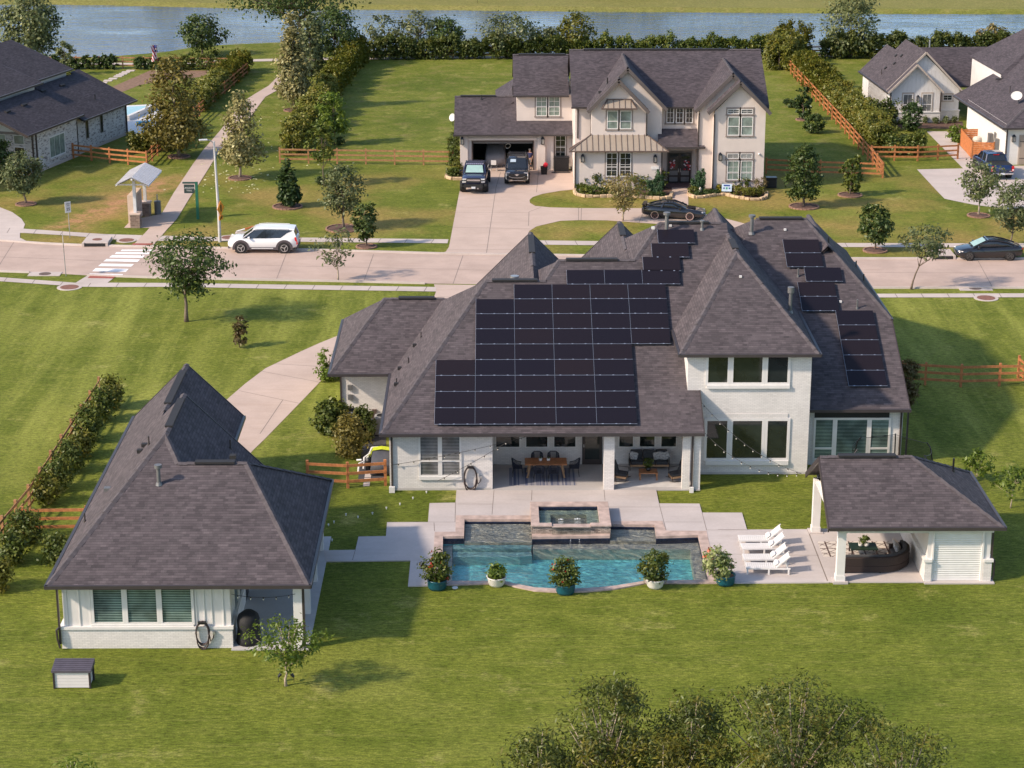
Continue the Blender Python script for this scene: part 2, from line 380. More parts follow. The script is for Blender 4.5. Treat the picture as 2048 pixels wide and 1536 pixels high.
# ---- road, kerbs, walks
ROADT = [(-60, 480), (0, 482.5), (89, 489), (156, 492), (256, 494.5), (312, 495.5), (480, 499), (640, 502), (880, 509), (1100, 512), (1300, 515), (1500, 517.5), (1700, 519), (1900, 519), (2120, 519)]
ROADB = [(-60, 540), (0, 543), (119, 547.5), (175, 551), (359, 557), (640, 562), (850, 567), (1100, 571), (1400, 574), (1745, 576), (1900, 576), (2120, 576)]
def band(top, bot, z, mb=None):
    mb = mb or MB(); mb.add([(x, y, z) for x, y in GP(top)+GP(bot)[::-1]], [tuple(range(len(top)+len(bot)))[::-1]]); return mb
struct('road', band(ROADT, ROADB, .006), CONR)
def kerb(name, pts, dy, m):
    mb = MB(); g = GP(pts); s = 1 if dy > 0 else -1
    rings = [[(x, y, .006), (x, y+.03*s, .12), (x, y+.17*s, .13), (x, y+.20*s, .0)] for x, y in g]
    mb.loft(rings, closed=False, cap=False); return struct(name, mb, m)
kerb('kerb', ROADT, 1, CON)
kerb('kerb', [(-60, 540), (0, 543), (60, 545)], -1, CON)
kerb('kerb', ROADB[3:7], -1, CON); kerb('kerb', [(975, 569)]+ROADB[7:], -1, CON)
mb = MB()
for pts in (((740, 508.5), (662, 562)),) + tuple((((a, 0), (b, 0))) for a, b in ()):
    pass
def line(mb, a, b, wd=.035, z=.012): 
    p = Vector(G(*a)); q = Vector(G(*b)); d = (q-p).normalized(); n = Vector((-d.y, d.x, 0))*wd/2
    mb.add([(v.x, v.y, z) for v in (p-n, q-n, q+n, p+n)], [(0, 1, 2, 3)])
for a, b in [((747, 509), (727, 564)), ((926, 511), (906, 568)), ((575, 501), (552, 561)), ((1955, 520), (1985, 575)), ((28, 484), (-8, 541)), ((1700, 519), (1712, 575)), ((410, 498), (380, 557)), ((1290, 515), (1280, 573)), ((1110, 512), (1094, 570)),
             ((-40, 512), (300, 526)), ((300, 526), (1000, 541)), ((1000, 541), (2100, 547))]: line(mb, a, b)
struct('road_joints', mb, JOINT)
WALKN = ([(-60,454),(0,456),(50,458),(137,464),(205,468.5),(288,471),(331,472),(437,475),(594,475.5),(897,479)], [(-60,465),(0,466),(50,466.5),(137,471.5),(205,477),(262,482),(331,482),(437,482.5),(594,484),(895,487)])
WALKN2 = ([(1062,481),(1300,484),(1683,486.5),(1906,487),(2110,487)], [(1055,489.5),(1300,492),(1683,494.5),(1906,495),(2110,495)])
WALKS = ([(-60,552),(0,555),(125,564),(150,566),(232,566),(359,566.5),(640,571),(872,574.5)], [(-60,560),(0,563),(125,571.5),(150,574),(232,574.5),(359,574),(640,580),(872,583.5)])
WALKS2 = ([(985,577),(1400,584),(1757,588),(2110,587)], [(985,586),(1400,592),(1763,595.5),(2110,595)])
mb = MB()
for t, b_ in (WALKN, WALKN2, WALKS, WALKS2): band(t, b_, .022, mb)
struct('sidewalk', mb, CON)
mb = MB()
def ticks(top, bot, step, x0, x1):
    xs = lambda pts, x: np.interp(x, [p[0] for p in pts], [p[1] for p in pts])
    x = x0
    while x < x1:
        line(mb, (x, xs(top, x)), (x-6 if x < 1000 else x+5, xs(bot, x)), .05, .027); x += step
ticks(*WALKN, 53, 20, 890); ticks(*WALKN2, 60, 1090, 2050); ticks(*WALKS, 56, 14, 860); ticks(*WALKS2, 52, 1010, 2050)
struct('sidewalk_joints', mb, JOINT)
# trail from the crossing up to the lake
TL = [(264,493),(288.6,468),(314,440),(324,427),(347,387),(371,351),(385,330),(406,301),(440,262),(468,226),(487,203),(510,188),(537,172),(556,153),(572,137),(584,124)]
TRR = [(305,493),(335.5,458),(346,447),(354,438),(379,397),(400,365),(422,330),(438,303),(466,271),(486,249),(500,237),(517,212),(531,194),(556,180),(574,160),(590,142),(604,124)]
def path(name, L, Rr, z, m): return struct(name, MB().add([(x, y, z) for x, y in GP(Rr)+GP(L)[::-1]], [tuple(range(len(L)+len(Rr)))]), m)
path('trail', TL, TRR, .030, DRV)
mb = MB()
band([(-60,121),(120,124),(300,127),(495,119),(560,117.5),(640,116),(900,113.5),(1235,111),(1640,110),(2110,109)], [(-60,125),(120,128),(300,131),(495,123.5),(560,122.5),(640,120.5),(900,117.5),(1235,114.5),(1640,113.5),(2110,112.5)], .026, mb)
struct('lake_path', mb, CON)
path('kiosk_pad', [(248,456),(263,440),(313,430)], [(303,456),(326,425)], .018, DRV)
# crossing
mb = MB()
for a, b, c_, d in [((780,318),(990,318),(980,328),(772,328)),((745,334),(960,336),(950,348),(735,346)),((718,353),(928,356),(912,371),(698,369)),((682,378),(897,381),(880,397),(660,394)),((650,407),(858,411),(840,427),(628,423)),((612,437),(824,441),(806,461),(590,457)),((575,471),(788,476),(780,489),(560,484))]:
    mb.sheet(GP([(p[0]/3.2, 400+p[1]/3.2) for p in (a, b, c_, d)]), .0105)
struct('crosswalk_bars', mb, mat('road paint', (.82, .80, .77), .7, var=.08, vs=6))
RED = mat('red paving', (.30, .085, .06), .85, var=.2, vs=9)
mb = MB(); mb.sheet(GP([(266,487.5),(307,487.5),(303,493),(262,493)]), .036); mb.sheet(GP([(181,552),(232,553.5),(226,558),(175,557)]), .036); struct('tactile_paving', mb, RED)
mb = MB(); mb.sheet(GP([(178,550),(234,552),(214,567),(150,567)]), .031); struct('crossing_ramp', mb, CON)
# drives
struct('neighbour_driveway', MB().sheet(GP([(878,509),(892,503),(898,494),(901,478),(918,388),(930,340),(948,331),(1066,331),(1085,338),(1150,340),(1150,379),(1120,382),(1085,388),(1066,394),(1059,400),(1060,406),(1070,412),(1100,415),(1160,416.5),(1290,416.5),(1350,419),(1400,426),(1450,437),(1495,449),(1540,462),(1565,480),(1580,516),(1490,516),(1480,490),(1430,462),(1330,449),(1260,444.5),(1214,441),(1158,440.5),(1121,442),(1103,446),(1073,453),(1059,462),(1054,472),(1052,485),(1054,498),(1075,511)]), .014), DRV)
struct('front_walk', MB().sheet(GP([(1343.5,374),(1376,374),(1377,425),(1346,421)]), .018), DRV)
mb = MB()
for a, b in [((992,375),(973,506)),((1001,345),(992,375)),((1058,424),(1057,452)),((1058,424),(1082,415)),((1157,416),(1157,441)),((1163,416),(1162,441)),((1290,416),(1278,446)),((1077,343),(1073,385)),((905,425),(1058,425)),((900,455),(1060,458)),((893,500),(1054,500)),((1000,376),(921,380))]: line(mb, a, b, .04, .018)
struct('driveway_joints', mb, JOINT)
struct('side_driveway', MB().sheet(GP([(868,569),(872,584),(866,600),(840,622),(775,645),(675,672),(640,686),(600,704),(531,737),(490,768),(453,800),(435,820),(425,860),(430,930),(478,935),(492,918),(505,902),(528,880),(564,843),(600,806),(647,757),(700,722),(790,690),(930,650),(985,600),(985,571)]), .016), DRV)
mb = MB()
for a, b in [((548,728),(668,735)),((478,782),(598,807)),((518,742),(640,765)),((875,594),(985,596)),((566,800),(520,868))]: line(mb, a, b, .04, .020)
struct('driveway_joints', mb, JOINT)
struct('far_driveway', MB().sheet(GP([(1834,339),(1927,337),(2010,332),(2150,330),(2150,440),(2060,424),(1990,415),(1950,410),(1919,404),(1889,397.6),(1872,380)]), .012), CON)
struct('far_walk', MB().sheet(GP([(1853,263),(1894,263),(1955,330),(1960,338),(1927,338)]), .014), CON)
struct('corner_apron', MB().sheet(GP([(-60,405),(0,415),(25,425),(43,438),(50,449),(47,458),(40,467),(40,476),(60,486),(0,482),(-60,480)]), .024), CON)
struct('flower_bed', MB().sheet(GP([(1760,245),(1925,243),(1928,258),(1770,256)]), .008), MULCH)
struct('flower_bed', MB().sheet(GP([(1898,263),(1925,260),(1935,300),(1930,302)]), .016), MULCH)
struct('vegetable_patch', MB().sheet(GP([(220,176),(300,141),(425,141),(445,150),(340,160),(280,170),(245,184)]), .008), SOIL)
for i, q in enumerate([(188,173),(197,169),(206,165.5),(216,161.5),(226,157.5),(236,153),(246,148),(252,144.5),(261,141.5),(240,150.5)]):
    p = G(*q); tag(MB().box(p[0]-.45, p[1]-.45, .0, p[0]+.45, p[1]+.45, .04).build('stepping_stone', CON), 'pale square stepping stone in the curved row through the back garden', 'stepping stone', 'stepping stones in the back garden behind the white brick house')

# ---- pool terrace (U of concrete round the pool) and porch floors
dk = GP([(913,982),(911,1007),(859,1008),(856,1046),(774,1046.5),(772,1074),(717,1075),(711,1101.5),(648,1102.5),(650,1124.5),(821,1122.5),(816,1174)])
dk2 = GP([(1436,1168),(1658,1166.5),(1625,1060),(1494,1061),(1484,1027),(1404,1027),(1399,1009),(1318,1008.5),(1312,979.5)])
inner = POOLC[10:11]+[POOLC[i] for i in (9, 8, 7, 6, 5, 4, 3, 2, 1, 0, 19)]
mb = MB(); mb.prism(dk+[POOLC[i] for i in (19, 0, 1, 2, 3, 4, 5, 6, 7, 8, 9, 10)]+dk2[1:], -.1, .05)
struct('pool_terrace', mb, DECK)
mb = MB()
for a, b in [((988,982),(984,1031)),((1064,982),(1063,1003)),((1208,981),(1210,1003)),((1318,1009),(1332,1062)),((1215,1016),(1404,1016)),((1404,1027),(1413,1062)),((1494,1061),(1436,1061)),((1413,1062),(1500,1062)),((868,1047),(869,1064)),((774,1046),(911,1046)),((711,1101),(705,1122)),((1440,1110),(1640,1113)),((911,1007),(910,1046)),((1330,1046),(1404,1046)),((916,1010),(985,1010))]:
    line(mb, a, b, .025, .054)
line(mb, (1615, 1061), (1655, 1164), .05, .054)
struct('terrace_joints', mb, JOINT)
struct('pavilion_floor', MB().prism(GP([(1618,1060),(1800,1057),(1850,1166),(1658,1166)]), -.1, .058), DECK)
struct('pavilion_floor', MB().box(18.9, 84.25, -.1, 22.0, 90.9, .058), DECK)
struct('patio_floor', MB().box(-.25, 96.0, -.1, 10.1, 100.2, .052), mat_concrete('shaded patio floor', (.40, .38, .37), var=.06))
struct('guest_porch_floor', MB().box(-10.9, 77.66, -.1, -7.72, 90.0, .045), mat_concrete('porch floor', (.46, .44, .43), var=.08))
struct('service_pad', MB().sheet(GP([(716,960),(772,960),(772,800),(752,800),(728,870)]), .012), mat('weed cloth', (.05, .05, .055), .9))

# ---- pool
TRAV = mat('travertine coping', (.44, .335, .285), .7, var=.28, vs=2.2, bmp=.1)
NAVY = mat('navy tile', (.012, .02, .05), .3, var=.4, vs=8)
PLAS = mat('pool plaster', (.24, .80, .82), .6, var=.18, vs=.8)
PEBB = mat('pebble ledge', (.66, .61, .49), .8, var=.15, vs=5)
SPAP = mat('spa plaster', (.07, .46, .43), .6, var=.1)
def mat_pool(name, tint):
    m = bpy.data.materials.new(name); m.use_nodes = True; nt = m.node_tree; nt.nodes.clear()
    v = ocoord(nt, (1.0, 2.4, 1), (0, 0, R(-12)))
    wn = Nd(nt, 'TexNoise', {'Vector': v, 'Scale': 1.35, 'Detail': 4.0, 'Roughness': .6, 'Distortion': .8}).outputs[0]
    h = math_(nt, 'ADD', wn, math_(nt, 'MULTIPLY', noise(nt, v, 5.0, 3, .6), .35))
    bp = Nd(nt, 'Bump', {'Height': h, 'Strength': .9, 'Distance': .13})
    fr = Nd(nt, 'Fresnel', {0: 1.26, 1: bp.outputs[0]})
    gl = Nd(nt, 'BsdfGlossy', {0: (1,1,1,1), 1: .04, 'Normal': bp.outputs[0]})
    ca = ramp(nt, h, .55, .82, .72, 1.0)  # caustic ripple light painted into the tint by wave height
    tr = Nd(nt, 'BsdfTransparent', {0: mixc(nt, 1.0, tint, ca, 'MULTIPLY')})
    mx = Nd(nt, 'MixShader', {0: fr.outputs[0], 1: tr.outputs[0], 2: gl.outputs[0]})
    Nd(nt, 'OutputMaterial', {0: mx.outputs[0]}); return m
pool = thing('swimming_pool', 'large turquoise swimming pool with stone coping and rounded front edge on the terrace', 'swimming pool', (3.4, 88, 0), world=True)
mb = holed(POOLC, [POOLW], .062); skirt(mb, POOLC, -.3, .062); skirt(mb, POOLW[::-1], -.06, .062); mb.build('coping', TRAV, pool)
mb = MB(); skirt(mb, POOLW[::-1], -.34, -.06); mb.build('tile_band', NAVY, pool)
mb = MB(); skirt(mb, POOLW[::-1], -.86, -.34); mb.sheet(POOLW, -.86)
mb.build('basin', PLAS, pool)
WY = -.12
def gw(x, y): return G(x, y, WY)[:2]
ins = lambda pts: [gw(*p) for p in pts]
mb = MB(); mb.prism(ins([(930,1043),(1064,1043),(1064,1082),(929,1082)]), -.85, -.19); mb.prism(ins([(1220,1053),(1309,1053),(1312,1079),(1220,1079)]), -.85, -.20)
mb.prism(ins([(1066,1078),(1396,1076),(1398,1090),(1066,1090)]), -.85, -.34); mb.prism(ins([(1378,1077),(1396,1077),(1416,1160),(1392,1160)]), -.84, -.33)
mb.prism(ins([(887,1077),(905,1077),(903,1162),(884,1162)]), -.84, -.42); mb.build('ledge', PEBB, pool)
STEPM = mat('pool step plaster', (.33, .60, .58), .7)
MB().prism(ins([(906,1083),(1064,1083),(1062,1090),(906,1090)]), -.85, -.30).build('step', STEPM, pool)
MB().prism(ins([(906,1091),(1062,1091),(1064,1098),(1040,1101),(906,1101)]), -.85, -.45).build('step', STEPM, pool)
mb = MB(); mb.sheet(POOLW, WY); mb.build('water', mat_pool('pool water', (.96, 1.0, 1.0)), pool)
sx0, sx1 = G(1060,1003,.5)[0], G(1216,1003,.5)[0]; sy1 = G(1100,1003,.5)[1]; sy0 = G(1140,1074,-.1)[1]
ox0, ox1 = G(1079,1045,.48)[0], G(1199,1045,.48)[0]; oy0, oy1 = G(1140,1046,.48)[1], G(1140,1012,.48)[1]
spa = thing('hot_tub', 'raised stone hot tub spilling water into the turquoise pool', 'hot tub', ((sx0+sx1)/2, sy0, 0), world=True)
STK = mat_brick('stacked stone', (.50, .41, .34), (.17, .135, .115), (.10, .085, .07), bw=.17, rh=.06)
for nm, (a, b, c_, d) in dict(f=(sx0+.03, sy0, sx1-.03, oy0), b=(sx0+.03, oy1, sx1-.03, sy1-.03), l=(sx0+.03, oy0, ox0, oy1), r=(ox1, oy0, sx1-.03, oy1)).items():
    MB().box(a, b+.02, -.2, c_, d, .42).build('stone_wall', STK, spa)
nx0, nx1 = G(1104,1052,.4)[0], G(1181,1052,.4)[0]
mb = MB()
for a, b, c_, d, z in [(sx0, oy1, sx1, sy1, .50), (sx0, oy0, ox0, oy1, .50), (ox1, oy0, sx1, oy1, .50), (sx0, sy0-.05, nx0, oy0, .50), (nx1, sy0-.05, sx1, oy0, .50), (nx0, sy0-.08, nx1, oy0, .445)]: mb.box(a, b, z-.075, c_, d, z)
mb.build('coping', TRAV, spa, bevel=.012)
mb = MB(); mb.box(ox0-.01, oy1-.02, .2, ox1+.01, oy1+.01, .43); mb.build('tile_band', NAVY, spa)
mb = MB(); mb.box(ox0, oy0, -.1, ox1, oy1, -.06); bx = .55
mb.build('basin', SPAP, spa)
mb = MB(); mb.box(ox0, oy1-.55, -.1, ox1, oy1-.02, .26); mb.box(ox0, oy0, -.1, ox0+bx, oy1-.55, .26); mb.box(ox1-bx, oy0, -.1, ox1, oy1-.55, .26); mb.build('seat', PEBB, spa)
MB().sheet([(ox0, oy0), (ox1, oy0), (ox1, oy1), (ox0, oy1)], .36).build('water', mat_pool('spa water', (.86, 1.0, .97)), spa)
FOAM = mat('white foam', (.75, .78, .78), .8, var=.2, vs=12)
rg = random.Random(5); mb = MB()
for i in range(70):
    x = rg.uniform(nx0, nx1); mb.ball((x, sy0-.10-abs(rg.gauss(0, .07)), WY+.0), rg.uniform(.03, .08), rg.uniform(.02, .05), .02, 6, 4)
mb.build('foam', FOAM, spa)
mb = MB(); mb.add([(nx0, sy0-.085, .44), (nx1, sy0-.085, .44), (nx1, sy0-.10, .2), (nx0, sy0-.10, .2), (nx1, sy0-.13, WY), (nx0, sy0-.13, WY)], [(0, 1, 2, 3), (3, 2, 4, 5)])
mb.build('water_sheet', mat_pool('falling water', (.9, .95, .95)), spa)
mb = MB(); 
for dx in (-.42, .42):
    for i in range(8): mb.ball(((ox0+ox1)/2+dx+rg.uniform(-.13, .13), (oy0+oy1)/2-.28+rg.uniform(-.09, .09), .362), .035, .03, .008, 6, 4)
mb.build('bubbles', FOAM, spa)
# ---------------------------------------------------------------- roofs as the upper envelope of pitched planes
def front(y0, z0, m): return (0.0, m, z0-m*y0)
def backp(y1, z0, m): return (0.0, -m, z0+m*y1)
def leftp(x0, z0, m): return (m, 0.0, z0-m*x0)
def rightp(x1, z0, m): return (-m, 0.0, z0+m*x1)
def rect(x0, x1, y0, y1): return [(x0, y0), (x1, y0), (x1, y1), (x0, y1)]
def _clip(P, A, B, C):
    out = []
    for i in range(len(P)):
        p, q = P[i-1], P[i]; a = A*p[0]+B*p[1]+C; b = A*q[0]+B*q[1]+C
        if (a >= 0) != (b >= 0):
            t = a/(a-b); out.append((p[0]+(q[0]-p[0])*t, p[1]+(q[1]-p[1])*t))
        if b >= 0: out.append(q)
    return out
def _area(P): return abs(sum(P[i-1][0]*P[i][1]-P[i][0]*P[i-1][1] for i in range(len(P))))/2 if len(P) > 2 else 0
def roof_env(secs, thick=.14):
    """secs: list of (convex footprint, planes, set of sections that may hide it or None for all)"""
    mb = MB()
    for si, (poly, planes, cut) in enumerate(secs):
        for i, (a, b, c) in enumerate(planes):
            P = poly
            for j, (a2, b2, c2) in enumerate(planes):
                if j != i: P = _clip(P, a2-a, b2-b, c2-c+(1e-5 if i < j else -1e-5))
                if len(P) < 3: break
            rem = [P] if _area(P) > 1e-4 else []
            for ti, (tp, tpl, _) in enumerate(secs):
                if ti == si or (cut is not None and ti not in cut): continue
                hs = []
                for k in range(len(tp)):
                    p, q = tp[k], tp[(k+1) % len(tp)]; hs.append((-(q[1]-p[1]), q[0]-p[0], (q[1]-p[1])*p[0]-(q[0]-p[0])*p[1]))
                e = 1e-4 if ti < si else -1e-4
                hs += [(a2-a, b2-b, c2-c+e) for a2, b2, c2 in tpl]
                nxt = []
                for Q in rem:
                    for A, B, C in hs:
                        o = _clip(Q, -A, -B, -C)
                        if _area(o) > 1e-4: nxt.append(o)
                        Q = _clip(Q, A, B, C)
                        if _area(Q) <= 1e-4: break
                rem = nxt
            n = math.hypot(a, b)
            for Q in rem:
                for dz, rev in ((0, 0), (-thick, 1)):
                    idx = list(range(len(Q)))[::-1] if rev else list(range(len(Q)))
                    mb.add([(x, y, a*x+b*y+c+dz) for x, y in Q], [tuple(idx)])
                    uv = [((-b*x+a*y)/n if n else x, ((a*x+b*y)/n if n else y)*math.sqrt(1+n*n)) for x, y in Q]
                    mb.uv.append([uv[k] for k in idx])
    return mb
def gutters(parent, runs, m=None, name='gutter', s=.13):
    for p, q in runs: MB().beam(p, q, s, .15).build(name, m or GUT, parent)
def boards(parent, runs, m=None, name='bargeboard', a=.05, b=.2):
    for p, q in runs: MB().beam(p, q, a, b).build(name, m or BRN, parent)
def caps(parent, runs, roof, wdt=.30, name='ridge_cap'):
    for p, q in runs:
        mb = MB(); p = Vector(p); q = Vector(q); d = q-p; L = d.length; k = max(1, int(L/.33)); d.normalize()
        sd_ = d.cross(Vector((0, 0, 1))).normalized(); u = sd_.cross(d)
        for i in range(k):
            a = p+d*(L*i/k); b = p+d*(L*(i+1)/k+.04); lift = .02+.012*(i % 2)
            for s in (-1, 1):
                mb.add([a+u*(.035+lift), b+u*(.02+lift), b+sd_*s*wdt/2+u*(-.055+lift), a+sd_*s*wdt/2+u*(-.045+lift)], [(0, 1, 2, 3)])
        mb.build(name, CAP, roof)
def ridge_vent(roof, p, q): return MB().beam((p[0], p[1], p[2]+.05), (q[0], q[1], q[2]+.05), .34, .09).build('ridge_vent', VENTD, roof)
def vent_pipe(roof, p, h=.45, r=.05, m=None, cap=0, name='vent_pipe'):
    mb = MB(); mb.cyl(p, (p[0], p[1], p[2]+h), r, r, 10); mb.cyl((p[0], p[1], p[2]-.05), (p[0], p[1], p[2]+.09), r*1.9, r*1.3, 10)
    if cap: mb.cyl((p[0], p[1], p[2]+h-.02), (p[0], p[1], p[2]+h+cap), r*1.9, r*1.9, 12)
    return mb.build(name, m or GREY, roof)
def box_vent(roof, p, s=.28, m=None):
    return MB().ob((p[0], p[1], p[2]+.07), s, s, .16).build('roof_vent', m or VENTD, roof)
def window(parent, x0, x1, z0, z1, y, n='-y', glass=None, bars=(0, 0), sash=None, fr=.06, mfr=None, prot=.05, name='window', trim=None, tw=.11):
    """one window on an upright wall; n is the side it faces"""
    def P(u, d, z): return {'-y': (u, y-d, z), '+y': (u, y+d, z), '-x': (y-d, u, z), '+x': (y+d, u, z)}[n]
    def bx(mb, u0, u1, d0, d1, a, b):
        p, q = P(u0, d0, a), P(u1, d1, b)
        mb.box(min(p[0], q[0]), min(p[1], q[1]), min(p[2], q[2]), max(p[0], q[0]), max(p[1], q[1]), max(p[2], q[2]))
    mb = MB(); bx(mb, x0, x1, -.05, prot, z0, z0+fr); bx(mb, x0, x1, -.05, prot, z1-fr, z1)
    bx(mb, x0, x0+fr, -.05, prot, z0+fr, z1-fr); bx(mb, x1-fr, x1, -.05, prot, z0+fr, z1-fr)
    if sash: 
        zz = z0+(z1-z0)*sash; bx(mb, x0+fr, x1-fr, -.05, prot-.005, zz-fr*.45, zz+fr*.45)
    for i in range(bars[0]):
        u = x0+(x1-x0)*(i+1)/(bars[0]+1); bx(mb, u-.012, u+.012, -.05, prot-.025, z0+fr, z1-fr)
    for i in range(bars[1]):
        zz = z0+(z1-z0)*(i+1)/(bars[1]+1); bx(mb, x0+fr, x1-fr, -.05, prot-.027, zz-.012, zz+.012)
    wdw = mb.build(name, mfr or WHT, parent)
    mb = MB(); bx(mb, x0+fr*.7, x1-fr*.7, -.03, .012, z0+fr*.7, z1-fr*.7); mb.build('pane', glass or GLS, wdw)
    if trim:
        mb = MB(); bx(mb, x0-tw, x1+tw, -.04, prot-.018, z1, z1+tw*1.3); bx(mb, x0-tw*1.3, x1+tw*1.3, -.04, prot+.03, z0-tw, z0)
        bx(mb, x0-tw, x0, -.04, prot-.02, z0, z1); bx(mb, x1, x1+tw, -.04, prot-.02, z0, z1); mb.build('trim', trim, wdw)
    return wdw
def downspout(parent, x, y, z1, z0=.1):
    mb = MB(); mb.box(x-.045, y-.10, z0, x+.045, y-.02, z1); mb.box(x-.045, y-.28, z0-.03, x+.045, y-.02, z0+.06); return mb.build('downspout', BRN, parent)

# ---------------------------------------------------------------- the main house
EZ = 3.13; FY = 95.68; RX = -5.61
house = thing('main_house', 'large white brick house with dark hipped roof and solar panels behind the pool', 'house', (5, 104, 0), world=True)
Pf = front(FY, EZ, .5); Pl = leftp(RX, EZ, 1.0); Pf2 = front(99.26, EZ, .5)
TR_ = rightp(16.02, 6.45, 1.0)
S = [
 (rect(RX, 10.17, FY, 115.83), [Pf, Pl, backp(115.83, EZ, .5)], {1, 2, 6, 7, 8, 9, 10, 11}),               # 0 west hip
 (rect(-2.41, 9.6, FY, 118.8), [Pf, leftp(-2.41+.06, EZ, 1.0), backp(118.8, EZ, .5)], {0, 2, 6, 7, 8, 9, 10, 11}),   # 1
 (rect(1.8, 12.58, 98.4, 124.28), [Pf, leftp(1.80, EZ, 1.0), backp(124.28, EZ, .5)], {0, 1, 6, 7, 8, 9, 10, 11}),    # 2 high ridge
 (rect(12.58, 16.02, 104.9, 124.28), [Pf, TR_, backp(124.28, EZ, .5)], None),                              # 3
 (rect(9.15, 16.02, 98.0, 109.3), [front(98.0, 6.45, .5), leftp(9.15, 6.45, 1.0), TR_], {2, 3}),            # 4 tower
 (rect(15.60, 20.95, 99.26, 126), [Pf2, leftp(14.53-6.71, EZ, 1.0), rightp(17.29+6.71, EZ, 1.0), backp(126.2, EZ, .5)], {3, 9}),   # 5 east wing
 (rect(12.58, 15.60, 104.9, 126), [Pf2, leftp(14.53-6.71, EZ, 1.0), backp(126.2, EZ, .5)], None),           # 6
 (rect(-2.9, 6.95, 106, 117.2), [leftp(-2.9, 3.1, 1.0), rightp(6.95, 3.1, 1.0)], None),                    # 7 street gables
 (rect(1.7, 12.7, 107, 117.6), [leftp(1.75, 3.1, 1.0), rightp(12.65, 3.1, 1.0)], None),                    # 8
 (rect(6.5, 18.9, 108, 117.2), [leftp(6.45, 3.2, 1.0), rightp(18.9, 3.2, 1.0)], None),                     # 9
 (rect(15.2, 20.95, 110, 117.4), [leftp(15.4, 6.2, 1.0), rightp(20.95, 6.2, 1.0)], None),                  # 10
 (rect(-8.86, 1, 105.45, 116.2), [front(105.45, EZ, .5), leftp(-8.86, EZ, 1.0), backp(116.2, EZ, .5)], {0}),   # 11 garage wing
]
S[0] = (S[0][0], S[0][1], {1, 2, 7, 8, 9, 11}); S[1] = (S[1][0], S[1][1], {0, 2, 7, 8, 9}); S[2] = (S[2][0], S[2][1], {0, 1, 7, 8, 9, 10})
roof = roof_env(S).build('roof', SH, house)
def onf(x, y, pl=Pf, dz=0.0): return (x, y, pl[0]*x+pl[1]*y+pl[2]+dz)
r1 = (-.52, 105.755, 8.17); r2 = (5.43, 107.24, 8.91); r3 = (8.95, 109.98, 10.28); r3b = (12.2, 109.98, 10.28)
ta = (12.585, 104.87, 9.885)
r5a = (14.53, 112.73, 9.86); r5b = (17.29, 112.73, 9.86)
caps(house, [((RX, FY, EZ), r1), (r1, (2.6, 105.755, 8.17)), ((3.38, 107.24, 8.91), (7.4, 107.24, 8.91)), ((2.65, 105.8, 8.19), (3.38, 107.24, 8.91)), ((7.42, 107.24, 8.91), r3), (r3, r3b),
             ((9.15, 98.0, 6.45), ta), ((16.02, 98.0, 6.45), ta), (ta, (12.585, 109.1, 9.885)), (r5a, r5b), (r5b, (20.95, 105.35, 6.17)),
             ((2.02, 117.2, 8.02), (2.02, 109.5, 8.02)), ((7.2, 117.6, 8.55), (7.2, 111, 8.55)), ((12.68, 117.2, 9.42), (12.68, 111, 9.42)), ((18.17, 117.4, 8.98), (18.17, 113.5, 8.98)),
             ((-8.86, 105.45, EZ), (-6.17, 110.82, 5.82)), ((-6.17, 110.82, 5.82), (-2.9, 110.82, 5.82))], roof)
ridge_vent(roof, (-.2, 105.755, 8.17), (2.2, 105.755, 8.17)); ridge_vent(roof, (3.75, 107.24, 8.91), (6.5, 107.24, 8.91)); ridge_vent(roof, (9.4, 109.98, 10.28), (11.6, 109.98, 10.28))
ridge_vent(roof, (14.7, 112.73, 9.86), (17.1, 112.73, 9.86)); ridge_vent(roof, (2.02, 116.3, 8.02), (2.02, 112.2, 8.02)); ridge_vent(roof, (-5.4, 110.82, 5.82), (-3.4, 110.82, 5.82))
ridge_vent(roof, (7.2, 116.8, 8.55), (7.2, 114, 8.55)); ridge_vent(roof, (12.585, 105.6, 9.885), (12.585, 107.6, 9.885))
gutters(house, [((RX-.1, FY-.07, EZ-.05), (10.2, FY-.07, EZ-.05)), ((RX-.07, FY-.1, EZ-.05), (RX-.07, 115.8, EZ-.05)), ((9.1, 97.93, 6.40), (16.1, 97.93, 6.40)), ((9.08, 97.9, 6.40), (9.08, 102.3, 6.40)),
                ((16.09, 97.9, 6.40), (16.09, 105.8, 6.40)), ((15.6, 99.19, EZ-.05), (21.0, 99.19, EZ-.05)), ((-8.9, 105.38, EZ-.05), (-5.7, 105.38, EZ-.05)), ((-8.93, 105.38, EZ-.05), (-8.93, 116, EZ-.05)),
                ((20.97, 105.2, 6.12), (20.97, 117.3, 6.12))])
boards(house, [((10.19, FY, EZ-.1), (10.19, 98.4, EZ+1.26)), ((20.97, 99.26, EZ-.1), (20.97, 105.3, 6.07)), ((-2.9, 117.22, 3.0), (2.02, 117.22, 7.92)), ((6.95, 117.22, 3.0), (2.02, 117.22, 7.92)),
             ((1.75, 117.62, 3.0), (7.2, 117.62, 8.45)), ((12.65, 117.62, 3.0), (7.2, 117.62, 8.45)), ((6.45, 117.22, 3.1), (12.68, 117.22, 9.32)), ((18.9, 117.22, 3.1), (12.68, 117.22, 9.32))])
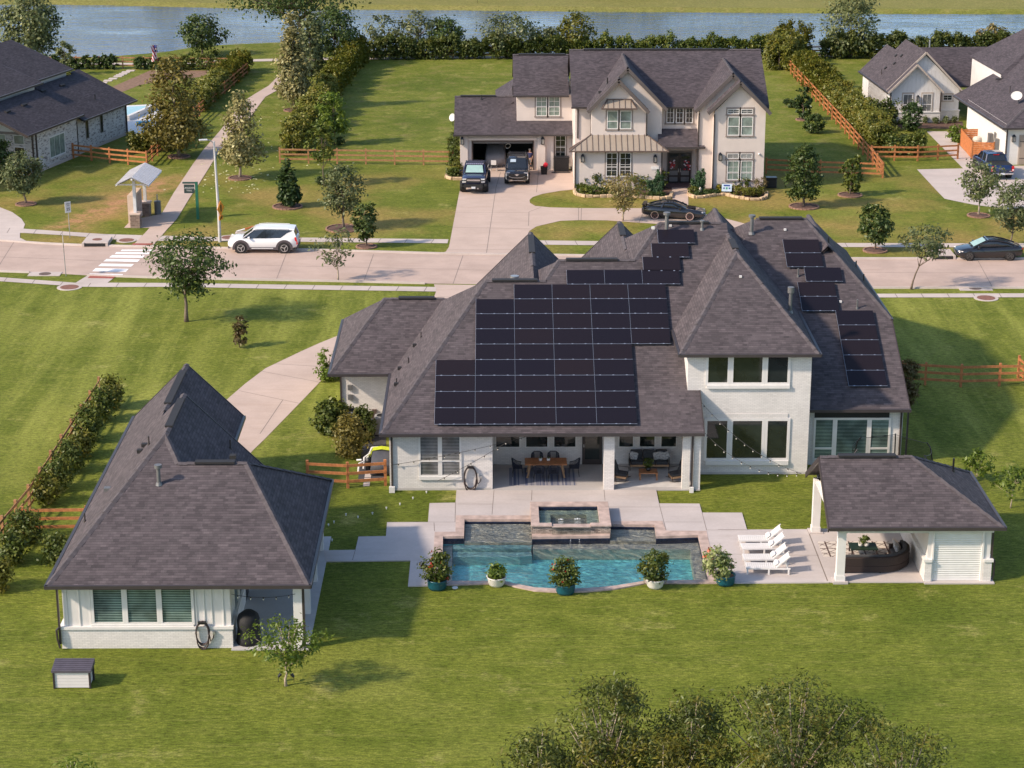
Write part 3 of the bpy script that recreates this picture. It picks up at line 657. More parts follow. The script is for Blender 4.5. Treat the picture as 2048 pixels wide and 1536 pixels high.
# walls
mb = MB(); mb.box(-5.27, 96.18, 0, -.19, 99.75, EZ+.08); mb.box(-5.27, 99.75, 0, 9.6, 115.3, EZ+.08); mb.box(-8.45, 107.0, 0, -5.27, 115.6, EZ+.3)
mb.box(9.56, 98.36, 0, 15.72, 109, 6.5); mb.box(10.17, 98.355, 0, 15.72, 98.36, 6.4); mb.box(9.60, 98.6, 0, 10.17, 99.5, EZ+1.0)
mb.box(15.72, 99.72, 0, 20.72, 125, EZ+.1); mb.box(12, 106, 2, 20.70, 117, 6.1); mb.box(-2.5, 114, 0, 20.7, 116.9, EZ+.1); mb.box(5.0, 100, EZ+.02, 15, 116.9, 5.2)
walls = mb.build('wall', BRK, house)
for x, zt, w_ in ((2.02, 7.7, 4.5), (7.2, 8.2, 5.0), (12.68, 9.0, 5.8), (18.17, 8.6, 2.6)):
    mb = MB(); mb.add([(x-w_, 116.95, zt-w_), (x+w_, 116.95, zt-w_), (x, 116.95, zt), (x-w_, 116.6, zt-w_), (x+w_, 116.6, zt-w_), (x, 116.6, zt)], [(0, 2, 1), (3, 4, 5), (0, 1, 4, 3), (1, 2, 5, 4), (2, 0, 3, 5)]); mb.build('gable_wall', BRK, house)
for q in ((5.30, 96.02, .05, 5.82, 96.50, EZ+.1), (9.18, 96.02, .05, 9.56, 96.42, EZ+.1), (9.72, 96.05, .05, 10.08, 96.42, EZ+.1)): MB().box(*q).build('patio_pillar', BRK, house)
MB().box(-.19, 95.9, EZ-.05, 10.05, 96.1, EZ+.06).build('patio_beam', WHT, house)
MB().box(-.19, 96.1, EZ-.04, 9.6, 99.75, EZ+.02).build('patio_ceiling', WHT, house)
FND = mat('foundation course', (.50, .47, .44), .9)
for q in ((-5.27, 96.165, 0, -.19, 96.18, .12), (10.17, 98.34, 0, 15.72, 98.354, .12)): MB().box(*q).build('foundation_course', FND, house)
# windows
wx = lambda px, py, Y: PY(px, py, Y)
def win_px(parent, x0, x1, yt, yb, Y, **k):
    ym = (yt+yb)/2; return window(parent, PY(x0, ym, Y)[0], PY(x1, ym, Y)[0], PY(x0, yb, Y)[2], PY(x1, yt, Y)[2], Y, **k)
fy = 96.18
for a, b in ((837, 879.9), (880.1, 923)): win_px(house, a, b, 866, 953, fy, glass=GLB2, sash=.36, fr=.10)
MB().box(PY(838, 955, fy)[0], fy-.09, PY(838, 957, fy)[2]-.05, PY(924, 955, fy)[0], fy-.005, PY(838, 953, fy)[2]+.02).build('sill', WHT, house)
by = 99.75
for a, b in ((990, 1041), (1050, 1097), (1106, 1153)): window(house, PY(a, 900, by)[0], PY(b, 900, by)[0], .95, 2.65, by, glass=GLS)
for a, b in ((1236, 1268), (1277, 1311), (1320, 1354)): window(house, PY(a, 900, by)[0], PY(b, 900, by)[0], .95, 2.65, by, glass=GLS)
d0, d1 = PY(1164, 920, by)[0], PY(1204, 920, by)[0]
door = MB().box(d0, by-.07, .06, d1, by-.005, 2.5).build('door', BRN, house)
MB().box(d0+.14, by-.085, .35, d1-.14, by-.071, 2.35).build('pane', GLS, door); MB().box(d0+.06, by-.12, 1.0, d0+.10, by-.07, 1.15).build('handle', STEEL, door)
ty = 98.36
tw = thing
for a, b in ((1411, 1461), (1461.2, 1530), (1530.2, 1581)): win_px(house, a, b, 704, 770, ty-.01, glass=GLS, fr=.14)
for a, b in ((1408, 1459), (1459.2, 1528.5), (1528.7, 1579)): win_px(house, a, b, 836, 921, ty-.01, glass=GLS, fr=.14)
def band_px(name, x0, x1, y0, y1, Y, d, m, parent=house):
    a = PY(x0, y1, Y); b = PY(x1, y0, Y); return MB().box(a[0], Y-d, a[2], b[0], Y-.002, b[2]).build(name, m, parent)
band_px('sill', 1413, 1579, 769, 776, ty, .13, WHT); band_px('sill', 1410, 1576, 920, 929, ty, .13, WHT)
band_px('lintel', 1414, 1576, 827, 836, ty, .04, BRK)
ey = 99.72
for a, b, s in ((1626, 1668.4, .28), (1668.6, 1736.9, None), (1737.1, 1780, .28)): win_px(house, a, b, 835, 920, ey-.01, glass=GLB, sash=s, fr=.11)
band_px('panel', 1629, 1779, 822, 835, ey, .05, BLKM)
for x, y in ((-5.15, 96.18), (9.65, 96.02), (21.0, 99.9)): downspout(house, x, y, EZ-.1)
downspout(house, -8.42, 107.0, EZ-.1); downspout(house, 20.62, 99.72, EZ-.1)
for q in ((-5.30, 95.80, 0, -5.02, 95.95, .3), (9.54, 95.68, 0, 9.74, 95.80, .28)): MB().box(*q).build('drain_adapter', WHT, house)
# pipes and vents on the roof
def rp(px, py, pl):
    a, b, c = pl; d = ray(px, py); t = (c-CH)/(d[2]-a*d[0]-b*d[1]); return (d[0]*t, d[1]*t, CH+d[2]*t)
for q, pl, h, r, cap in [((1333, 463), Pf, .95, .10, .12), ((1404, 459), Pf, .45, .07, .06), ((1503, 467), Pf2, .95, .10, .10), ((1580, 624), TR_, 1.05, .09, .28), ((1596, 553), Pf2, .45, .045, 0), ((1714, 617), Pf2, .5, .045, 0)]:
    vent_pipe(roof, rp(*q, pl), h, r, GREY, cap)
for q in ((842, 675), (817, 726), (793, 768)): vent_pipe(roof, rp(*q, Pl), .32, .035, GUT)
for q in ((829, 693), (799, 739), (792, 771)): box_vent(roof, rp(*q, Pl), .2)
vent_pipe(roof, (1.0, 106.6, 7.75), .35, .12, STEEL, .12)
for q, pl in (((1570, 461), Pf2), ((1481, 555), front(98, 6.45, .5)), ((1341, 453), Pf), ((1306, 458), Pl), ((1681, 605), Pf2)): MB().ob([v+d for v, d in zip(rp(*q, pl), (0, 0, .05))], .13, .13, .1).build('roof_sensor', WHT, roof)
pr_ = rightp(24.0, EZ, 1.0)
for q in ((1657, 486), (1712, 535), (1727, 562)): vent_pipe(roof, rp(*q, pr_), .4, .035, GUT)
# electrics on the garage wing wall
for z in (1.75, 1.2): MB().box(-8.05, 106.86, z, -7.8, 107, z+.28).build('meter_box', GREY, house)
p = PY(749, 825, 107.0); mb = MB(); mb.box(p[0]-.12, 106.85, p[2]-.3, p[0]+.12, 107, p[2]+.2); mb.tube([(p[0], 106.9, p[2]-.3), (p[0]-.02, 106.9, .5), (p[0]-.15, 106.88, .3), (p[0]-.5, 106.88, .28)], .05, 8); mb.build('conduit', mat('brown conduit', (.10, .07, .06), .6), house)

# ---------------------------------------------------------------- solar panels
def mat_pv():
    m, nt, b = newmat('solar glass'); b.inputs['Roughness'].default_value = .3; b.inputs['Specular IOR Level'].default_value = .22
    v = ocoord(nt); sx = Nd(nt, 'SeparateXYZ', {0: v})
    u = math_(nt, 'MODULO', math_(nt, 'ADD', sx.outputs[0], 100.0), .0315); f = math_(nt, 'LESS_THAN', u, .006)
    oi = Nd(nt, 'ObjectInfo')
    c = mixc(nt, oi.outputs['Random'], (.008, .0065, .011), (.014, .009, .0105)); c = mixc(nt, math_(nt, 'MULTIPLY', f, .5), c, (.035, .03, .038))
    nt.links.new(c, b.inputs['Base Color']); return m
PVW, PVH = 1.985, 1.128
SLP = math.atan(.5)
def make_panel():
    t = thing('solar_panel', 'x', 'solar panel', group='solar panels on the main house roof')
    MB().box(.006, .006, .0, PVW-.006, PVH-.006, .032).build('frame', BLK, t)
    MB().box(.018, .018, .0325, PVW-.018, PVH-.018, .036).build('cell_glass', mat_pv(), t)
    mb = MB(); mb.box(0, -.012, .02, PVW, .002, .034); mb.box(-.010, 0, .02, -.001, PVH, .034)
    for x in (.28, .95, 1.62): mb.box(x-.045, -.03, .03, x+.045, .018, .046)
    mb.build('rail', mat('bright rail', (.38, .42, .50), .4, metal=.5), t)
    return t
pv = make_panel(); first = [True]
NUM = ['first', 'second', 'third', 'fourth', 'fifth', 'sixth', 'seventh', 'eighth', 'ninth', 'tenth']
def put_panel(px, py, pl, label):
    """px, py: the lower left corner in the photo"""
    x, y, z = rp(px, py, pl); o = pv if first[0] else copy_tree(pv); first[0] = False
    n = Vector((0, -math.sin(SLP), math.cos(SLP)))*.13
    o.location = Vector((x, y, z))+n; o.rotation_euler = (SLP, 0, 0); o['label'] = label
o0 = Vector(rp(869, 853, Pf)); UPV = Vector((0, math.cos(SLP), math.sin(SLP)))
ROWS = [(0, 5), (0, 5), (0, 5), (0, 5), (1, 5), (1, 6), (1, 6), (1, 6), (2, 6), (3.4, 6.4)]
def put_at(colf, row, label):
    o = pv if first[0] else copy_tree(pv); first[0] = False
    n = Vector((0, -math.sin(SLP), math.cos(SLP)))*.13
    o.location = o0+Vector((colf*(PVW+.008), 0, 0))+UPV*(row*(PVH+.018))+n; o.rotation_euler = (SLP, 0, 0); o['label'] = label
for rw, (a, b) in enumerate(ROWS):
    k = int(round(b-a))
    for i in range(k):
        put_at(a+i, rw, f'black solar panel, {NUM[i]} from left, {NUM[rw]} row up in the big roof array')
for q, lab in (((1287, 546), 'lower'), ((1304.5, 518.6), 'middle'), ((1316.5, 490.5), 'topmost')):
    put_panel(q[0], q[1], Pf, f'{lab} single black solar panel of the stair left of the tower roof')
base = Vector(rp(1697, 776, Pf2))
for i in range(5):
    o = copy_tree(pv); o.location = base+UPV*(i*(PVH+.018))+Vector((0, -math.sin(SLP), math.cos(SLP)))*.13
    o['label'] = f'black solar panel, {NUM[i]} from the bottom in the right wing column above the blinds'
for q, lab in [((1604, 626), 'lower black solar panel of the pair by the capped pipe'), ((1599, 597), 'upper black solar panel of the pair by the capped pipe'), ((1612, 567), 'lone black solar panel between the two pairs right of the tower'),
               ((1574, 538), 'lower black solar panel of the top pair right of the tower'), ((1569, 510), 'upper black solar panel of the top pair right of the tower')]:
    put_panel(q[0], q[1], Pf2, lab)
# ---------------------------------------------------------------- guest house
gh = thing('guest_house', 'white board and batten guest house with dark hipped roof left of the pool', 'house', (-13, 85, 0), world=True)
GE = 3.02; GX0 = -18.17; GX1 = -7.62; GY = 77.42
gS = [
 (rect(GX0, -10.57, GY, 90.75), [front(GY, GE, .5), leftp(GX0, GE, 1.0), rightp(-10.57, GE, 1.0)], None),
 (rect(GX0, GX1, GY, 89.60), [front(GY, GE, .5), leftp(GX0, GE, 1.0), rightp(GX1, GE, 1.0), backp(89.60, GE, .5)], None),
 (rect(GX0, -12.72, 86, 98.83), [leftp(GX0, GE, 1.0), rightp(-12.72, GE, 1.0)], None),
]
groof = roof_env(gS).build('roof', SH, gh)
ga = (-14.37, 85.02, 6.82); gb = (-10.71, 83.51, 6.07); gc = (-11.32, 83.51, 6.07)
caps(gh, [((GX0, GY, GE), ga), (ga, (-14.37, 90.75, 6.82)), ((-13.62, 83.51, 6.07), gb), (gb, (GX1, GY, GE)), (gb, (GX1, 89.6, GE)), ((-15.445, 91.5, 5.74), (-15.445, 98.83, 5.74)), (ga, (-13.62, 83.51, 6.07))], groof)
ridge_vent(groof, (-12.9, 83.51, 6.07), (-11.2, 83.51, 6.07)); ridge_vent(groof, (-14.37, 86, 6.82), (-14.37, 89.9, 6.82)); ridge_vent(groof, (-15.445, 92.5, 5.74), (-15.445, 97.6, 5.74))
gutters(gh, [((GX0-.1, GY-.07, GE-.05), (GX1+.1, GY-.07, GE-.05)), ((GX0-.07, GY-.1, GE-.05), (GX0-.07, 98.8, GE-.05)), ((GX1+.07, GY-.1, GE-.05), (GX1+.07, 89.6, GE-.05)), ((-12.66, 91, GE-.05), (-12.66, 98.8, GE-.05))])
boards(gh, [((-18.17, 98.85, 2.92), (-15.445, 98.85, 5.64)), ((-12.72, 98.85, 2.92), (-15.445, 98.85, 5.64)), ((-14.37, 90.77, 6.72), (-10.57, 90.77, 2.92))])
gy0 = 77.92
mb = MB(); mb.box(-17.75, gy0+.08, .9, -10.9, 90.2, GE+.09); mb.box(-17.75, 90.2, .9, -13.2, 98.3, GE+.05); mb.build('wall', BB, gh)
for q in ((-17.87, gy0, 0, -10.85, 90.2, .86), (-17.87, 90.2, 0, -13.1, 98.4, .86)): MB().box(*q).build('brick_base', BRK, gh)
for q in ((-17.93, gy0-.06, .86, -10.8, gy0+.1, .98), (-17.93, gy0+.1, .86, -17.72, 98.4, .98), (-10.92, gy0+.1, .86, -10.8, 90.2, .98)): MB().box(*q).build('ledge', WHT, gh)
mb = MB(); mb.add([(-17.8, 98.35, 2.8), (-13.1, 98.35, 2.8), (-15.45, 98.35, 5.45), (-17.8, 98.1, 2.8), (-13.1, 98.1, 2.8), (-15.45, 98.1, 5.45)], [(0, 2, 1), (3, 4, 5), (0, 1, 4, 3), (1, 2, 5, 4), (2, 0, 3, 5)])
mb.add([(-17.8, 90.3, 2.8), (-11, 90.3, 2.8), (-14.4, 90.3, 6.5), (-17.8, 90.1, 2.8), (-11, 90.1, 2.8), (-14.4, 90.1, 6.5)], [(0, 2, 1), (3, 4, 5), (0, 1, 4, 3), (1, 2, 5, 4), (2, 0, 3, 5)]); mb.build('gable_wall', BB, gh)
for a, b in ((182, 249.4), (249.6, 318.4), (318.6, 388)): win_px(gh, a, b, 1164, 1249, gy0+.08, glass=GLB, fr=.11, prot=.07)
band_px('apron', 184, 388, 1247, 1252, gy0+.08, .10, WHT, gh)
for px in (195, 221, 247, 273, 299, 325, 351, 377):
    p = PY(px, 1254, gy0+.08); MB().box(p[0]-.06, gy0+.03, .99, p[0]+.06, gy0+.08, 1.12).build('bracket', WHT, gh)
for px in (133, 158, 180, 392, 408, 423, 446): 
    p = PY(px, 1210, gy0+.08); MB().box(p[0]-.025, gy0+.045, .99, p[0]+.025, gy0+.08, GE).build('batten', WHT, gh)
for y0, y1 in ((79.0, 80.3), (80.6, 81.9), (84.4, 85.6)): window(gh, y0, y1, 1.0, 2.6, -10.9, n='+x', glass=GLB)
for y0, y1 in ((82.6, 83.6),): MB().box(-10.93, y0, .05, -10.84, y1, 2.2).build('door', BLK, gh)
for y in (77.85, 81.3, 84.75, 88.35): 
    for q in ((-8.30, y-.12, .045, -7.94, y+.16, GE-.05),): MB().box(*q).build('porch_column', WHT, gh)
MB().box(-8.35, 77.75, GE-.32, -7.9, 89.0, GE-.04).build('porch_beam', WHT, gh)
MB().box(-10.85, 77.75, GE-.10, -8.35, 89.5, GE-.04).build('porch_ceiling', WHT, gh)
MB().box(-10.85, 77.75, GE-.3, -8.35, 77.98, GE-.10).build('porch_header', WHT, gh)
mb = MB(); mb.box(-17.95, 77.80, .25, -17.87, 77.9, GE-.1); mb.tube([(-17.9, 77.84, 1.0), (-18.02, 77.75, .9), (-18.0, 77.74, .5), (-17.92, 77.75, .1)], .045, 6); mb.build('downspout', BRN, gh)
mb = MB(); mb.box(-7.93, 77.74, .1, -7.84, 77.84, GE-.1); mb.build('downspout', BRN, gh)
vent_pipe(groof, rp(318, 968, front(GY, GE, .5)), .75, .085, GREY, .12)
gl_ = leftp(GX0, GE, 1.0)
for q in ((298, 890), (170, 1044)): vent_pipe(groof, rp(*q, gl_), .42, .035, GUT)
for q in ((289, 893), (280, 905)): box_vent(groof, rp(*q, gl_), .24)
box_vent(groof, rp(215, 981, gl_), .28, GREY)
grp = rightp(-10.57, GE, 1.0); vent_pipe(groof, rp(461, 897, grp), .45, .04, GUT); box_vent(groof, rp(466, 916, rightp(GX1, GE, 1.0)), .26)

# ---------------------------------------------------------------- pavilion by the pool
pv0 = thing('pool_pavilion', 'open white pavilion with hipped shingle roof and roll-up storage door right of the pool', 'pavilion', (18.4, 87.7, 0), world=True)
PE = 2.73; PX0, PX1, PY0, PY1 = 14.57, 22.2, 84.2, 91.2; PM = .585
proof = roof_env([(rect(PX0, PX1, PY0, PY1), [front(PY0, PE, PM), rightp(PX1, PE, PM), backp(PY1, PE, PM)], None)]).build('roof', SH, pv0)
pa = (18.70, 87.7, PE+3.5*PM)
caps(pv0, [((PX0, 87.7, pa[2]), pa), (pa, (PX1, PY0, PE)), (pa, (PX1, PY1, PE))], proof, .28)
ridge_vent(proof, (15.4, 87.7, pa[2]), (18.0, 87.7, pa[2]))
gutters(pv0, [((PX0, PY0-.07, PE-.05), (PX1+.1, PY0-.07, PE-.05)), ((PX1+.07, PY0-.1, PE-.05), (PX1+.07, PY1, PE-.05)), ((PX0, PY1+.07, PE-.05), (PX1, PY1+.07, PE-.05))])
boards(pv0, [((PX0-.03, y, PE-.14), (PX0-.03, 87.7, pa[2]-.14)) for y in (PY0, PY1)], BRN, 'bargeboard', .06, .24)
mb = MB(); mb.add([(PX0+.55, PY0+.5, PE-.15), (PX0+.55, PY1-.5, PE-.15), (PX0+.55, 87.7, pa[2]-.25), (PX0+.65, PY0+.5, PE-.15), (PX0+.65, PY1-.5, PE-.15), (PX0+.65, 87.7, pa[2]-.25)], [(0, 2, 1), (3, 4, 5), (0, 1, 4, 3), (1, 2, 5, 4), (2, 0, 3, 5)])
mb.build('gable_wall', BB, pv0)
mb = MB(); mb.box(PX0+.3, PY0+.25, PE-.22, 19.0, PY1-.25, PE-.16); mb.build('ceiling', WHT, pv0)
for q in ((PX0+.45, PY0+.2, PE-.34, PX1-.35, PY0+.42, PE-.06), (PX0+.45, PY1-.42, PE-.34, PX1-.35, PY1-.2, PE-.06), (PX0+.45, PY0+.42, PE-.34, PX0+.7, PY1-.42, PE-.06)): MB().box(*q).build('beam', WHT, pv0)
for y in (84.62, 90.42):
    x = 15.20 if y < 86 else 14.98
    mb = MB(); mb.box(x-.18, y-.18, .1, x+.18, y+.18, PE-.06); c_ = mb.build('column', WHT, pv0)
    MB().box(x-.33, y-.33, -.05, x+.33, y+.33, .10).build('footing', DECK, c_)
    MB().box(x-.21, y-.21, .1, x+.21, y+.21, .34).build('plinth', WHT, c_)
pl_, prx = G(1853, 1166)[0], G(1977, 1167)[0]; yf = 84.42
dl, dr = G(1861, 1164)[0], G(1961, 1164)[0]
mb = MB(); mb.box(pl_-.02, yf+.1, 1.05, dl, PY1-.45, PE-.1); mb.box(dr, yf+.1, 1.05, prx+.02, PY1-.45, PE-.1); mb.box(dl, PY1-.6, .06, dr, PY1-.45, PE-.1); mb.box(dl, yf+.1, PE-.3, dr, yf+.25, PE-.1); mb.build('wall', BBG, pv0)
for q in ((pl_-.12, yf, .0, dl-.02, PY1-.4, 1.0), (dr+.05, yf, .0, prx+.1, PY1-.4, 1.0)): MB().box(*q).build('brick_base', BRK, pv0)
for q in ((pl_-.18, yf-.06, 1.0, dl-.02, PY1-.35, 1.12), (dr+.05, yf-.06, 1.0, prx+.16, PY1-.35, 1.12)): MB().box(*q).build('ledge', WHT, pv0)
mb = MB(); z = .05; k = 0
rings = []
while z < PE-.15:
    for zz, d in ((0, 0), (.05, .016), (.095, 0)): rings.append([(dl+.02, yf+.14-d, z+zz), (dr-.02, yf+.14-d, z+zz)])
    z += .105
mb.loft(rings, closed=False, cap=False); mb.build('roll_up_door', mat('white door slats', (.70, .69, .66), .45, var=.05), pv0)
for q in ((dl-.02, yf+.04, .05, dl+.05, yf+.16, PE-.1), (dr-.05, yf+.04, .05, dr+.04, yf+.16, PE-.1)): MB().box(*q).build('door_track', WHT, pv0)
mb = MB(); mb.box(prx+.06, yf+.1, 1.15, prx+.14, yf+.18, PE-.15); mb.tube([(prx+.1, yf+.14, 1.2), (prx+.24, yf+.1, 1.02), (prx+.24, yf+.1, .3), (prx+.18, yf+.08, .12)], .045, 6); mb.build('downspout', BRN, pv0)
vent_pipe(proof, rp(1906, 943, rightp(PX1, PE, PM)), .65, .045, BLK)

# ---------------------------------------------------------------- beige stucco house over the road
nh = thing('stucco_house', 'beige stucco two storey house with open garage across the street', 'house', (9, 170, 0), world=True)
NE = 6.45
nS = [
 (rect(6.2, 22.25, 166.8, 181), [front(166.8, NE, .5), backp(181, NE, .5)], None),                            # 0 main
 (rect(7.4, 13.86, 166.0, 174), [leftp(7.42, 6.46, 1.03), rightp(13.86, 6.46, 1.03)], None),                  # 1
 (rect(7.4, 12.36, 165.15, 170), [leftp(7.42, 6.46, 1.03), rightp(12.36, 6.40, 1.03)], None),                 # 2
 (rect(16.05, 22.0, 165.0, 174), [leftp(16.05, 6.5, 1.0), rightp(22.0, 6.5, 1.0)], None),                     # 3
 (rect(16.99, 22.0, 163.95, 170), [leftp(16.99, 6.55, .98), rightp(22.0, 6.5, 1.0)], None),                   # 4
 (rect(1.5, 6.6, 173.5, 184), [front(173.5, 6.22, .5), backp(184, 6.22, .5)], None),                          # 5 upper wing
 (rect(-3.5, 6.6, 172.2, 181.8), [front(172.2, 3.15, .5), leftp(-8.4, 3.15, 1.0), backp(181.8, 3.15, .5)], {6}), # 6 garage
 (rect(.0, 3.0, 176, 190), [leftp(-.9, 3.3, .8), backp(190, 3.3, .8)], {5, 6}),                                 # 7 rear hip
 (rect(13.2, 16.9, 165.2, 167.8), [front(165.2, 3.45, .75)], {0}),                                             # 8 porch
]
nroof = roof_env(nS, .16).build('roof', SHN, nh)
ny = 173.9; nz = NE+.5*7.1
caps(nh, [((6.2, ny, nz), (22.25, ny, nz)), ((10.64, 166.0, 9.78), (10.64, 173.2, 9.78)), ((9.89, 165.15, 8.98), (9.89, 166.1, 8.98)), ((19.02, 165.0, 9.47), (19.02, 172.7, 9.47)), ((1.5, 178.75, 8.85), (6.6, 178.75, 8.85)), ((-3.5, 177.0, 5.55), (1.5, 177.0, 5.55))], nroof)
ridge_vent(nroof, (7.4, ny, nz), (19.5, ny, nz)); ridge_vent(nroof, (-3, 177, 5.55), (0, 177, 5.55)); ridge_vent(nroof, (2.0, 178.75, 8.85), (6, 178.75, 8.85))
gutters(nh, [((6.15, 166.73, NE-.06), (7.5, 166.73, NE-.06)), ((13.7, 166.73, NE-.06), (16.1, 166.73, NE-.06)), ((1.45, 173.43, 6.16), (6.2, 173.43, 6.16)), ((-3.55, 172.13, 3.09), (6.6, 172.13, 3.09)), ((13.2, 165.13, 3.39), (16.95, 165.13, 3.39))], GUT)
def rake(parent, x0, z0, xp, zp, x1, z1, y, m, h=.28, th=.09):
    boards(parent, (((x0, y, z0-h*.55), (xp, y, zp-h*.55)), ((xp, y, zp-h*.55), (x1, y, z1-h*.55))), m, 'bargeboard', th, h)
rake(nh, 7.42, 6.46, 10.64, 9.78, 13.86, 6.46, 165.97, RAKE); rake(nh, 7.42, 6.46, 9.89, 8.98, 12.36, 6.40, 165.11, RAKE)
rake(nh, 16.05, 6.5, 19.02, 9.47, 22.0, 6.5, 164.97, RAKE); rake(nh, 16.99, 6.55, 19.52, 9.0, 22.0, 6.5, 163.92, RAKE)
def gable(mb, x0, x1, xp, z0, zp, y0, y1): return mb.loft([[(x0, y0, 0), (x1, y0, 0), (x1, y0, z0), (xp, y0, zp), (x0, y0, z0)], [(x0, y1, 0), (x1, y1, 0), (x1, y1, z0), (xp, y1, zp), (x0, y1, z0)]])
mb = MB()
gable(mb, 7.75, 12.2, 9.96, 6.45, 8.62, 165.55, 168); gable(mb, 7.75, 13.5, 10.64, 6.45, 9.35, 166.35, 173)
gable(mb, 17.55, 21.65, 19.55, 6.5, 8.55, 164.35, 168); gable(mb, 16.45, 21.64, 19.05, 6.5, 9.1, 165.35, 172)
mb.box(6.5, 167.2, 0, 21.9, 180.6, 6.45); mb.box(6.44, 164.68, 0, 13.46, 168, 3.25)
mb.box(1.8, 173.9, 3.2, 6.5, 183.5, 6.2); mb.box(-3.0, 178.3, 0, 6.5, 183, 3.1)
mb.build('wall', STUC, nh)
gz = 2.47
mb = MB(); mb.box(-3.0, 172.72, 0, -1.95, 178.3, 3.1); mb.box(3.17, 172.72, 0, 4.9, 173.1, 3.1); mb.box(4.9, 173.2, 0, 6.5, 173.5, 3.1); mb.box(-1.95, 172.72, gz, 3.17, 173.05, 3.1)
mb.box(3.6, 173.1, 0, 3.9, 178.3, 3.1); mb.build('garage_wall', STUC, nh)
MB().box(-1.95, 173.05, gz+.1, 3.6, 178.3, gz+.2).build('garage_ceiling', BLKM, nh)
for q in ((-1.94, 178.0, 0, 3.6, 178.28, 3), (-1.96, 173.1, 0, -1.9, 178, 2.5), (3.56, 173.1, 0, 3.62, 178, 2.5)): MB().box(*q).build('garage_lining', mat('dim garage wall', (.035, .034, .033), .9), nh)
for q in ((-1.96, 172.62, gz, 3.18, 172.76, gz+.1), (-2.02, 172.62, 0, -1.94, 172.76, gz+.1), (3.16, 172.62, 0, 3.24, 172.76, gz+.1)): MB().box(*q).build('garage_door_frame', mat('bronze trim', (.09, .06, .05), .6), nh)
MB().box(-1.9, 172.9, gz-.22, 3.12, 173.0, gz+.02).build('garage_door', mat('raised door', (.16, .15, .15), .5), nh)
for x0, x1 in ((-2.98, -2.35), (3.55, 4.2)): MB().box(x0, 172.52, 0, x1, 172.74, 3.1).build('pilaster', STUC, nh)
MB().box(-2.35, 172.62, gz+.1, 3.55, 172.73, gz+.3).build('garage_lintel', STUC, nh)
# windows
W2 = dict(bars=(1, 1), sash=.42, trim=TRIMT, fr=.06)
def nwin(x0, x1, yt, yb, Y, **k): return win_px(nh, x0, x1, yt, yb, Y, **k)
for a, b in ((1214, 1236), (1240, 1263)): nwin(a, b, 221, 258, 165.55, glass=GLG, sash=.42, trim=TRIMT, fr=.06)
for a, b in ((1212, 1235), (1239, 1262)): nwin(a, b, 305, 353, 164.68, glass=GLS, bars=(1, 3), sash=.40, trim=TRIMT, fr=.06)
for a, b in ((1072, 1094), (1097, 1120)): nwin(a, b, 193, 232, 173.9, glass=GLG, bars=(1, 3), sash=.47, trim=TRIMT, fr=.06)
for a, b in ((1333, 1348), (1352, 1367), (1371, 1386)): nwin(a, b, 215, 246, 167.2, glass=GLS, bars=(1, 2), trim=TRIMT, fr=.065)
for a, b in ((1455, 1479), (1482, 1506)):
    nwin(a, b, 218, 228, 164.35, glass=GLB2, bars=(1, 1), trim=TRIMT, fr=.055); nwin(a, b, 233, 271, 164.35, glass=GLG, sash=.48, trim=TRIMT, fr=.065)
    nwin(a-1, b-1, 307, 317, 164.35, glass=GLB2, bars=(1, 1), trim=TRIMT, fr=.055); nwin(a-1, b-1, 321, 360, 164.35, glass=GLG, bars=(1, 2), sash=.40, trim=TRIMT, fr=.065)
window(nh, 5.05, 5.95, .95, 2.95, 173.2, glass=GLS, bars=(1, 3), sash=.45, fr=.06, trim=TRIMT)
def hood(x0, x1, x2, x3, z0, z1, y0, y1, m, seams):
    mb = MB(); mb.add([(x0, y0, z0), (x3, y0, z0), (x2, y1, z1), (x1, y1, z1), (x0, y1, z0), (x3, y1, z0)], [(0, 1, 2, 3), (0, 3, 4), (1, 5, 2), (0, 4, 5, 1)])
    o = mb.build('metal_hood', m, nh); mb = MB()
    mb.beam((x0, y0, z0), (x1, y1, z1), .09, .07); mb.beam((x3, y0, z0), (x2, y1, z1), .09, .07); mb.beam((x1-.05, y1, z1+.03), (x2+.05, y1, z1+.03), .08, .10); mb.beam((x0-.05, y0-.02, z0), (x3+.05, y0-.02, z0), .09, .10)
    for i in range(1, seams):
        t = i/seams; xa = x0+(x3-x0)*t
        tt = min(1, (xa-x0)/(x1-x0), (x3-xa)/(x3-x2)); mb.beam((xa, y0, z0+.02), (xa, y0+(y1-y0)*tt, z0+(z1-z0)*tt+.02), .04, .05)
    for i in range(1, 5):
        t = i/5; ya = y0+(y1-y0)*t; mb.beam((x0, ya, z0+.02), (x0+(x1-x0)*t, ya, z0+(z1-z0)*t+.02), .04, .05)
    mb.build('seam', mat('seam metal', (.12, .085, .07), .5), o)
MET = mat('tan standing seam metal', (.31, .255, .20), .45, var=.05)
hood(5.94, 7.75, 12.2, 13.91, 3.3, 4.42, 164.18, 165.6, MET, 17)
hood(8.55, 9.0, 10.9, 11.35, 6.62, 7.25, 164.95, 165.52, MET, 6)
